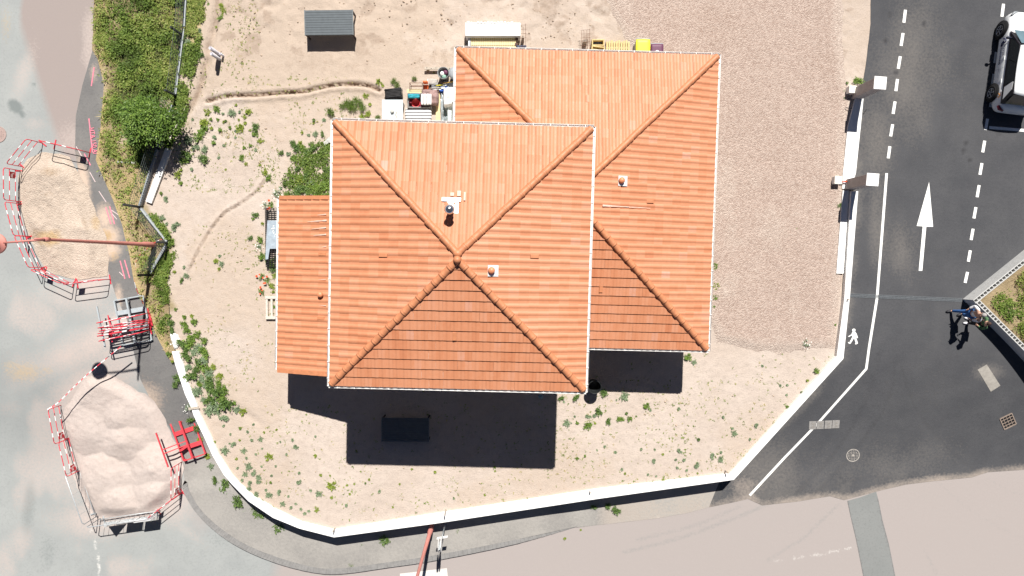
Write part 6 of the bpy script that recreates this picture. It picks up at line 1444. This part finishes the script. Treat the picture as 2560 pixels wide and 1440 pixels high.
weeds('', 'on the bare soil near the white board', [(512, 306, 13, 'y'), (519, 281, 9, 'y'), (510, 327, 13, 'g'), (543, 273, 10, 'g'), (580, 284, 11, 'b'), (528, 298, 7, 'g'), (622, 279, 9, 'y'), (614, 292, 8, 'y'), (603, 322, 12, 'y'), (614, 309, 7, 'y'), (639, 318, 11, 'd'), (640, 334, 10, 'g'), (652, 353, 9, 'y'), (627, 365, 7, 'g'), (611, 369, 7, 'g'), (552, 325, 8, 'g'), (566, 303, 5, 'd'), (470, 350, 12, 'b'), (496, 345, 13, 'g'), (537, 343, 8, 'b'), (536, 357, 8, 'g'), (471, 388, 16, 'd'), (462, 402, 11, 'g'), (512, 396, 14, 'd'), (514, 374, 10, 'b'), (493, 367, 9, 'b'), (605, 395, 9, 'g'), (616, 411, 7, 'y'), (663, 430, 10, 'y'), (672, 444, 9, 'g'), (446, 438, 10, 'y'), (452, 424, 8, 'y'), (453, 457, 8, 'g'), (480, 423, 7, 'b'), (650, 414, 6, 'y'), (484, 300, 7, 'b'), (530, 320, 7, 'y'), (590, 262, 6, 'y'), (600, 280, 6, 'b'), (500, 330, 8, 'g'), (590, 330, 7, 'b'), (625, 325, 6, 'y'), (485, 372, 8, 'b'), (548, 395, 6, 'b'), (565, 425, 5, 'y'), (640, 375, 6, 'b'), (560, 305, 6, 'y'), (590, 345, 6, 'b'), (560, 365, 6, 'b'), (575, 320, 6, 'g'), (597, 300, 5, 'y'), (545, 300, 6, 'g'), (558, 285, 6, 'b')], f=1.65)
weeds('', 'in the thicket north of the lean-to', [(732, 359, 10, 'd'), (741, 370, 13, 'd'), (752, 361, 10, 'y'), (704, 381, 9, 'd'), (779, 361, 10, 'g'), (782, 374, 15, 'd'), (767, 382, 13, 'd'), (735, 394, 11, 'g'), (762, 405, 12, 'd'), (745, 424, 11, 'd'), (766, 439, 15, 'd'), (750, 451, 15, 'y'), (735, 441, 9, 'g'), (712, 460, 9, 'd'), (760, 470, 16, 'd'), (779, 457, 11, 'b'), (785, 476, 17, 'g'), (804, 470, 17, 'g'), (816, 464, 15, 'g'), (797, 485, 14, 't'), (747, 482, 15, 'd'), (720, 487, 11, 'g'), (770, 488, 14, 'd'), (819, 367, 10, 'g'), (819, 424, 11, 'd'), (814, 400, 8, 'b'), (822, 388, 8, 'g'), (790, 336, 9, 'b'), (807, 336, 9, 'd'), (772, 337, 7, 'b'), (755, 331, 7, 'y'), (695, 485, 13, 'w'), (702, 470, 8, 'b'), (753, 372, 12, 'g'), (722, 385, 9, 'b'), (816, 440, 9, 'd')])
weeds('', 'north west of the upper roof', [(872, 262, 15, 't'), (893, 255, 15, 't'), (908, 270, 12, 't'), (858, 266, 12, 't'), (826, 282, 13, 't'), (920, 285, 10, 'y'), (915, 240, 9, 'y'), (948, 206, 10, 'y'), (985, 205, 9, 't'), (1037, 196, 8, 't'), (957, 215, 7, 'y'), (994, 214, 9, 't'), (945, 292, 9, 't'), (908, 292, 10, 'y'), (810, 300, 8, 'b'), (785, 300, 8, 'd'), (785, 308, 6, 'y'), (884, 268, 14, 't'), (925, 262, 8, 'y'), (1085, 183, 5, 'y')])
weeds('', 'west of the lean-to roof', [(640, 536, 10, 'd'), (634, 548, 7, 'g'), (627, 594, 9, 'd'), (651, 600, 10, 'g'), (656, 640, 11, 'g'), (668, 700, 9, 'p'), (655, 690, 9, 'p'), (680, 715, 10, 'y'), (655, 729, 9, 'p'), (677, 660, 13, 'g'), (690, 690, 10, 'y'), (662, 512, 9, 'w'), (668, 640, 11, 'd'), (648, 618, 10, 'w'), (686, 672, 11, 'd'), (690, 648, 9, 'd'), (677, 512, 10, 'p'), (684, 730, 7, 'y'), (687, 768, 8, 'g'), (680, 785, 7, 'g'), (656, 560, 8, 'y'), (540, 652, 9, 'y'), (550, 640, 7, 'b'), (555, 660, 9, 'b'), (548, 672, 7, 'y')])
weeds('', 'near the corner water butt', [(1418, 1057, 12, 'b'), (1443, 1058, 8, 'g'), (1470, 1064, 13, 'g'), (1498, 1027, 12, 'd'), (1487, 1038, 9, 'b'), (1470, 1041, 9, 'b'), (1522, 1053, 10, 'd'), (1550, 1047, 11, 'g'), (1573, 1047, 9, 'g'), (1566, 1032, 8, 'd'), (1560, 990, 15, 'b'), (1617, 1014, 12, 'g'), (1510, 981, 12, 'd'), (1440, 994, 12, 'd'), (1403, 994, 10, 'd'), (1410, 1004, 6, 'b'), (1627, 1025, 7, 'b'), (1488, 1058, 6, 'y'), (1590, 1040, 5, 'g'), (1436, 1042, 6, 'b')])
weeds('', 'on the sand towards the dark driveway', [(1442, 1145, 8, 'g'), (1463, 1139, 6, 'g'), (1493, 1125, 5, 'b'), (1512, 1116, 6, 'b'), (1538, 1130, 7, 'b'), (1602, 1123, 7, 'b'), (1637, 1123, 6, 'b'), (1634, 1152, 9, 'b'), (1698, 1127, 9, 'b'), (1690, 1150, 7, 'b'), (1710, 1150, 8, 'b'), (1693, 1170, 7, 'b'), (1715, 1175, 7, 'b'), (1742, 1163, 11, 'b'), (1780, 1140, 10, 'b'), (1802, 1148, 10, 'b'), (1804, 1130, 7, 'b'), (1745, 1098, 7, 'd'), (1835, 1083, 10, 'b'), (1830, 1070, 7, 'b'), (1807, 1043, 7, 'b'), (1890, 1063, 9, 'b'), (1873, 1098, 7, 'b'), (1555, 1173, 7, 'b'), (1562, 1183, 6, 'y'), (1657, 1200, 6, 'y'), (1949, 964, 7, 'b'), (1968, 961, 7, 'b'), (1966, 986, 6, 'b'), (1967, 1016, 7, 'g'), (1905, 916, 7, 'b'), (2018, 951, 7, 'y'), (2040, 925, 9, 'g'), (2044, 931, 6, 'y'), (2004, 981, 6, 'd'), (1743, 1183, 5, 'y'), (1640, 1190, 5, 'b'), (1620, 1186, 6, 'b'), (1697, 1022, 7, 'b'), (1540, 1000, 5, 'b'), (1657, 1135, 6, 'y')])
weeds('', 'on the sand along the straight white wall', [(740, 1117, 10, 'b'), (673, 1142, 12, 'y'), (652, 1097, 9, 'b'), (788, 1138, 8, 'y'), (750, 1183, 8, 'b'), (748, 1205, 10, 'b'), (830, 1213, 14, 'y'), (803, 1187, 7, 'y'), (825, 1188, 5, 'y'), (923, 1198, 6, 'y'), (914, 1208, 5, 'd'), (868, 1212, 6, 'y'), (886, 1210, 5, 'y'), (798, 1233, 11, 'b'), (673, 1238, 11, 'b'), (698, 1230, 9, 'b'), (648, 1193, 9, 'b'), (777, 1225, 7, 'b'), (830, 1243, 7, 'y'), (707, 1260, 9, 'b'), (727, 1268, 8, 'b'), (683, 1268, 8, 'y'), (792, 1273, 9, 'y'), (753, 1272, 7, 'b'), (762, 1283, 8, 'b'), (772, 1277, 7, 'b'), (947, 1228, 8, 'b'), (1088, 1180, 7, 'y'), (1237, 1167, 6, 'g'), (1213, 1237, 6, 'y'), (982, 1267, 5, 'y'), (875, 1235, 6, 'y'), (1030, 1173, 5, 'y'), (677, 1205, 6, 'g'), (868, 1262, 8, 'b'), (692, 1075, 6, 'y'), (1135, 1245, 6, 'b'), (1000, 1210, 5, 'y'), (1238, 1178, 5, 'y'), (730, 1100, 8, 'b'), (790, 1090, 6, 'b')])
weeds('', 'near the lower bend of the curved wall', [(584, 1110, 10, 'b'), (563, 1125, 13, 'b'), (610, 1126, 10, 'b'), (592, 1146, 7, 'y'), (615, 1145, 8, 'b'), (622, 1165, 13, 'b'), (613, 1185, 9, 'b'), (635, 1182, 11, 'b'), (625, 1207, 10, 'b'), (647, 1205, 9, 'b'), (537, 1105, 6, 'y'), (623, 1223, 9, 'b'), (642, 1236, 10, 'b'), (575, 1085, 7, 'b'), (618, 1080, 8, 'b'), (635, 1062, 7, 'b'), (600, 1070, 7, 'g'), (640, 1135, 6, 'b'), (655, 1165, 6, 'b'), (606, 1200, 8, 'b'), (595, 1170, 7, 'b'), (560, 1065, 7, 'b'), (575, 1110, 6, 'b'), (600, 1100, 6, 'y'), (655, 1120, 6, 'b'), (660, 1080, 6, 'y'), (630, 1100, 7, 'b'), (680, 1190, 7, 'b'), (665, 1225, 7, 'b'), (655, 1250, 8, 'b'), (720, 1240, 7, 'b'), (740, 1260, 7, 'b'), (690, 1165, 6, 'b'), (715, 1135, 7, 'b'), (700, 1105, 6, 'b')], f=1.4)
weeds('', 'on the pavement below the curved wall', [(447, 945, 13, 'd'), (440, 962, 9, 'd'), (472, 1020, 11, 'w'), (478, 1050, 11, 'd'), (492, 1070, 10, 'd'), (500, 1100, 10, 'y'), (540, 1200, 12, 'd'), (562, 1210, 16, 'd'), (572, 1228, 12, 'b'), (600, 1250, 19, 'd'), (612, 1268, 14, 'b'), (652, 1284, 17, 'd'), (640, 1275, 14, 'd'), (674, 1299, 15, 'b'), (700, 1318, 16, 'd'), (716, 1328, 12, 'b'), (518, 1140, 10, 'y'), (528, 1165, 9, 'b')], outside=True, f=1.6)
weeds('', 'on the pavement below the straight white wall', [(905, 1356, 9, 'd'), (926, 1354, 8, 'y'), (964, 1346, 16, 'd'), (952, 1352, 12, 'b'), (1146, 1323, 11, 'd'), (1485, 1266, 10, 'd'), (1541, 1273, 14, 'd'), (1518, 1264, 10, 'd'), (1066, 1325, 8, 'y'), (1108, 1322, 7, 'y'), (1003, 1326, 6, 'd'), (1056, 1338, 8, 'y'), (878, 1410, 10, 't'), (1145, 1382, 9, 'y'), (930, 1405, 8, 'y'), (1412, 1345, 7, 'y'), (1120, 1378, 6, 'y'), (1452, 1325, 5, 'y'), (800, 1420, 6, 'y')], outside=True, f=1.5)
weeds('', 'at the east side of the gravel drive', [(2015, 858, 11, 'w'), (2099, 513, 9, 'd'), (2143, 203, 14, 'g'), (2116, 208, 7, 'd'), (2110, 228, 6, 'b'), (2107, 246, 7, 'b'), (1990, 570, 6, 'g'), (2088, 812, 6, 'g'), (2036, 684, 6, 'y')])
weeds('', 'against the east eave of the lower roof', [(1788, 665, 9, 'g'), (1790, 715, 10, 'y'), (1788, 742, 9, 'g'), (1785, 690, 7, 'y'), (1720, 892, 13, 'g'), (1735, 905, 9, 'b'), (1784, 765, 7, 'g')])
for k, v in PROTO.items():
    if k not in used:
        for ch in list(v.children): bpy.data.objects.remove(ch)
        bpy.data.objects.remove(v)
# seedlings and dry sprigs strewn over the soil
def scatter(n, boxes, rng):
    out = []
    for (x0, y0, x1, y1, wgt) in boxes:
        k = int(n*wgt); out.append(np.stack([rng.uniform(x0, x1, k), rng.uniform(y0, y1, k)], 1))
    return np.concatenate(out)
rng = np.random.default_rng(5)
pts = scatter(6200, [(420, 265, 700, 480, .26), (500, 0, 650, 250, .10), (560, 190, 900, 330, .07), (600, 1010, 1400, 1310, .18), (1400, 950, 2060, 1210, .20), (470, 560, 690, 1000, .10), (1300, 870, 1800, 1010, .03), (700, 940, 1400, 1160, .04), (1830, 820, 2080, 960, .02)], rng)
wp = np.array([P(x, y, 0)[:] for x, y in pts]); nz_ = fbm(wp[:, 0]*.8, wp[:, 1]*.8, 91); keep = rng.uniform(0, 1, len(pts)) < smooth((nz_-.30)/.35)
keep &= in_poly(pts[:, 0], pts[:, 1], [(470, 0), (1500, 0), (1500, 120), (1140, 300), (830, 300), (690, 490), (690, 930), (720, 1020), (1770, 880), (2090, 890), (1825, 1185), (834, 1315), (640, 1205), (500, 1030), (450, 880), (430, 700), (430, 600), (380, 500), (440, 300)])
wp = wp[keep]; n = len(wp); m_ = rng.integers(3, 8, n); idx = np.repeat(np.arange(n), m_); N = len(idx)
sz = rng.uniform(.025, .075, n)[idx]*rng.uniform(.6, 1.2, N)
V, F = leaves(rng, wp[idx]+np.stack([rng.normal(0, .012, N), rng.normal(0, .012, N), np.full(N, .004)], 1), rng.uniform(0, 2*np.pi, N), rng.normal(.35, .3, N), sz, sz*.42)
tt = np.clip(rng.choice([.3, .42, .5, .6, .78], n)[idx]+rng.normal(0, .06, N), 0, 1)
o = np_mesh('seedlings', V, F, GRASSM, None, dict(tint=tt)); tagp(o, 'tiny seedlings and dry sprigs strewn over the bare soil', 'seedlings', None, 'stuff')
# loose stones and clods
pts = scatter(1000, [(560, 0, 1480, 110, .40), (430, 260, 700, 480, .12), (600, 1150, 1800, 1320, .12), (1420, 940, 2060, 1200, .10), (470, 90, 1140, 300, .16), (470, 560, 690, 1000, .05), (1500, 40, 2110, 860, .05)], rng)
pts = pts[in_poly(pts[:, 0], pts[:, 1], [(470, 0), (2110, 0), (2095, 880), (1825, 1180), (834, 1312), (640, 1200), (500, 1030), (450, 880), (430, 600), (380, 500), (440, 300)])]
wp = np.array([P(x, y, 0)[:] for x, y in pts]); n = len(wp); oct_ = np.array([(1, 0, 0), (0, 1, 0), (-1, 0, 0), (0, -1, 0), (0, 0, .75), (0, 0, -.5)]); of = np.array([(0, 1, 4), (1, 2, 4), (2, 3, 4), (3, 0, 4), (1, 0, 5), (2, 1, 5), (3, 2, 5), (0, 3, 5)])
s_ = (rng.uniform(.35, 1, n)**3*.075+.008)[:, None, None]; s_ = s_*.6; V = oct_[None]*s_*rng.uniform(.6, 1.3, (n, 6, 1)); a = rng.uniform(0, 6.28, n); ca, sa_ = np.cos(a)[:, None], np.sin(a)[:, None]
V = np.stack([V[..., 0]*ca-V[..., 1]*sa_, V[..., 0]*sa_+V[..., 1]*ca, V[..., 2]], -1)+wp[:, None, :]+np.array([0, 0, .01])
F = (of[None]+np.arange(n)[:, None, None]*6).reshape(-1, 3)
o = np_mesh('loose_stones', V.reshape(-1, 3), F, M('soil_clods', (.47, .37, .28), .95, .2, 3)); tagp(o, 'small pale stones and clods loose on the soil', 'stones', None, 'stuff')
# rank grass of the verge and planted bed: a dense mass of blades and weed leaves
def grass(name, poly, zf, n, hmax, tintf, densf, lab, leafy=.4, seed=1):
    rng = np.random.default_rng(seed); pl = np.array(poly); x = rng.uniform(pl[:, 0].min(), pl[:, 0].max(), n*2); y = rng.uniform(pl[:, 1].min(), pl[:, 1].max(), n*2)
    k = in_poly(x, y, poly); x, y = x[k], y[k]; d = densf(x, y); k = rng.uniform(0, 1, len(x)) < d; x, y = x[k], y[k]
    wp = np.array([G(a, b, 0)[:] for a, b in zip(x, y)]); wp[:, 2] = zf(wp[:, 0], wp[:, 1]); n = len(wp); px, py = x, y
    cl = fbm(wp[:, 0]*1.6, wp[:, 1]*1.6, seed+3); h = hmax*(.35+.9*smooth((cl-.3)/.4))*rng.uniform(.5, 1.1, n)
    wind = fbm(wp[:, 0]*.5, wp[:, 1]*.5, seed+9)*9
    # blades
    A = rng.uniform(0, 1, n) > leafy; m = A.sum(); az = np.where(rng.uniform(0, 1, m) < .6, wind[A]+rng.normal(0, .6, m), rng.uniform(0, 6.28, m))
    V1, F1 = leaves(rng, wp[A]+np.array([0, 0, -.02]), az, rng.uniform(.35, 1.25, m), h[A]*1.15, np.full(m, .022)*rng.uniform(.6, 1.6, m), .1)
    B = ~A; rep = 5; ib = np.repeat(np.where(B)[0], rep); m = len(ib)
    base = wp[ib]+np.stack([rng.normal(0, .05, m), rng.normal(0, .05, m), h[ib]*rng.uniform(.15, .95, m)], 1)
    ll = rng.uniform(.05, .12, m); V2, F2 = leaves(rng, base, rng.uniform(0, 6.28, m), rng.normal(.25, .4, m), ll, ll*.45)
    t = tintf(px, py, wp[:, 0], wp[:, 1])
    tint = np.concatenate([np.clip(t[A]+rng.normal(0, .09, A.sum()), 0, 1), np.clip(np.minimum(t[ib], .62)*.85+rng.normal(0, .10, m), 0, .7)])
    o = np_mesh(name, np.concatenate([V1, V2]), np.concatenate([F1, F2+len(V1)]), GRASSM, None, dict(tint=tint)); return tagp(o, lab, 'grass', None, 'stuff')
def v_t(px, py, X, Y):
    n = fbm(X*1.2, Y*1.2, 63); d, _ = seg_dist(px, py, FOOT_E)
    straw = np.maximum.reduce([np.exp(-(d/22)**2), smooth((py-390)/50)*.85*smooth((760-py)/60), blob(px, py, 250, 90, 18, 140), blob(px, py, 300, 370, 26, 40)*.8, blob(px, py, 392, 780, 20, 30)*.8])
    return np.clip(.33+1.25*(n-.5)+.62*straw+.18*(fbm(X*5, Y*5, 92)-.5)*(.5+fbm(X*3, Y*3, 64)), .05, 1)
def v_d(px, py):
    d, _ = seg_dist(px, py, FOOT_E); dens = (.30+.70*smooth((py*0+d-6)/26))*(1-.45*smooth((py-400)/40)*smooth((760-py)/60))*(.22+.78*smooth((fbm(px*.035, py*.035, 90)-.36)/.2))*(1-.6*smooth((py-690)/30))
    for cx, cy, rx, ry in ((415, 262, 14, 26), (308, 350, 16, 26), (262, 205, 10, 50), (318, 385, 14, 12), (300, 420, 30, 30), (330, 520, 30, 80)): dens = dens*(1-.75*blob(px, py, cx, cy, rx, ry))
    return dens
GX, GY = None, None
grass('verge_grass', [(240, -60), (466, -60), (460, 60), (441, 250), (398, 360), (350, 515), (420, 605), (378, 690), (420, 765), (428, 850), (420, 890), (396, 840), (366, 765), (340, 700), (330, 640), (310, 560), (288, 500), (246, 400), (256, 330), (266, 212), (250, 148), (240, 100)], lambda X, Y: zo(Y)+.05, 19000, .25, v_t, v_d, 'rank green and straw coloured grass on the verge by the footpath', .42, 3)
grass('dry_grass', [(468, -60), (512, -60), (510, 40), (500, 130), (486, 190), (470, 250), (452, 300), (444, 262), (462, 120), (466, 40)], lambda X, Y: X*0+.02, 5200, .17, lambda px, py, X, Y: np.clip(np.where(py < 95, .80, .42)+.5*(fbm(X*1.5, Y*1.5, 65)-.5), .1, 1), lambda px, py: .85*smooth((fbm(px*.03, py*.03, 66)-.25)/.3), 'dry yellow grass and low weeds inside the wire fence', .45, 5)
grass('fence_weeds', [(440, 265), (470, 265), (455, 320), (425, 362), (412, 372), (410, 380)], lambda X, Y: X*0+.01, 1900, .16, lambda px, py, X, Y: np.clip(.26+.5*(fbm(X*1.5, Y*1.5, 67)-.5), .05, .9), lambda px, py: .9*smooth((fbm(px*.04, py*.04, 68)-.3)/.3), 'low dark weeds along the foot of the fence by the white board', .6, 7)
grass('inner_fence_weeds', [(352, 520), (372, 520), (420, 575), (432, 612), (440, 640), (420, 680), (424, 760), (384, 700), (425, 607)], lambda X, Y: X*0+.01, 2800, .16, lambda px, py, X, Y: np.clip(.40+.5*(fbm(X*1.5, Y*1.5, 69)-.5), .05, .9), lambda px, py: .9*smooth((fbm(px*.04, py*.04, 70)-.3)/.3), 'green weeds in the angle of the wire fence', .6, 9)
grass('thicket_floor', [(690, 480), (725, 420), (760, 370), (826, 350), (826, 492), (700, 493)], lambda X, Y: X*0+.01, 1500, .15, lambda px, py, X, Y: np.clip(.32+.4*(fbm(X*1.5, Y*1.5, 71)-.5), .05, .9), lambda px, py: .8*smooth((fbm(px*.035, py*.035, 72)-.38)/.2), 'low green weeds growing between the tall ones by the lean-to', .6, 11)
def P3(X, Y): return np.full_like(X, .37)
bedpoly = [(2462, 752), (2560, 664), (2720, 540), (2720, 1020), (2560, 862)]
def bed_pts():
    return bedpoly
grass('bed_plants', bedpoly, lambda X, Y: X*0+.36, 12000, .30, lambda px, py, X, Y: np.clip(.54+.75*(fbm(X*.9, Y*.9, 75)-.5)+.25*blob(px, py, 2530, 700, 40, 30)-.15*blob(px, py, 2500, 780, 40, 40), .12, .86), lambda px, py: .95*smooth((fbm(px*.022, py*.022, 76)-.30)/.22), 'mixed dry and green plants filling the bed behind the block wall', .55, 13)
# the leafy bush beside the fence
cb = P(368, 305, 1.0); bl_ = G(392, 318, 0); bush = thing('leafy_bush', (cb.x+.12, cb.y-.02, 0), 'big rounded bright green bush beside the wire fence', 'bush'); bo_ = bush.location.copy()
rng = np.random.default_rng(31); nb = 90; az = rng.uniform(0, 6.28, nb); ph = np.arccos(rng.uniform(-.15, 1, nb)); rr_ = rng.uniform(.55, .98, nb)**.6
tips = np.stack([np.cos(az)*np.sin(ph)*1.0*rr_, np.sin(az)*np.sin(ph)*.95*rr_, np.cos(ph)*.80*rr_+.95], 1)
tips[:, 0] *= 1+.18*np.sin(3*az+1); tips[:, 1] *= 1+.15*np.cos(2*az)
mb = MB()
mb.tube([(0, 0, -.1), (.02, .01, .3), (0, 0, .55)], [.06, .05, .04], 8)
for i in range(0, nb, 3):
    t = Vector(tips[i]); mb.tube([(0, 0, .25+.2*(i % 5)/5), t*.5+Vector((0, 0, .22)), t], [.022, .014, .006], 6)
mb.build('stems', WOODG, bush, True)
m = 88; ib = np.repeat(np.arange(nb), m); N = len(ib); off = rng.normal(0, 1, (N, 3))*np.array([.16, .16, .12]); base = tips[ib]+off
az_ = np.arctan2(off[:, 1], off[:, 0])+rng.normal(0, .7, N); ll = rng.uniform(.07, .14, N)
V, F = leaves(rng, base, az_, rng.normal(.15, .4, N), ll, ll*.42)
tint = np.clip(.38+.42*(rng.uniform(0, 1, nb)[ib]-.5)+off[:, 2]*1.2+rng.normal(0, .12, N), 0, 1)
np_mesh('crown', V, F, LEAFG, None, dict(tint=tint), parent=bush)
# flat sprigs of ivy and long stems hanging over the fence
weeds('', 'climbing over the wire fence beside the verge', [(458, 92, 13, 'd'), (470, 105, 13, 'b'), (480, 118, 12, 'g'), (462, 130, 12, 'd'), (494, 130, 12, 'g'), (505, 140, 10, 'd'), (450, 175, 10, 'g'), (480, 160, 12, 'b'), (446, 228, 14, 'd'), (436, 240, 13, 'g'), (430, 300, 11, 'd'), (418, 560, 8, 'b'), (436, 568, 13, 'b'), (420, 590, 10, 'd'), (432, 606, 9, 'g'), (405, 545, 10, 'b'), (445, 560, 9, 'b'), (500, 78, 9, 'b'), (502, 12, 9, 'd'), (522, 12, 7, 'g'), (555, 15, 9, 'y'), (560, 30, 11, 'y'), (552, 45, 9, 'g'), (540, 68, 7, 'y'), (415, 498, 11, 'b'), (404, 482, 8, 'g'), (466, 690, 9, 'b'), (455, 700, 9, 'd'), (460, 668, 8, 'b'), (436, 680, 8, 'y')])
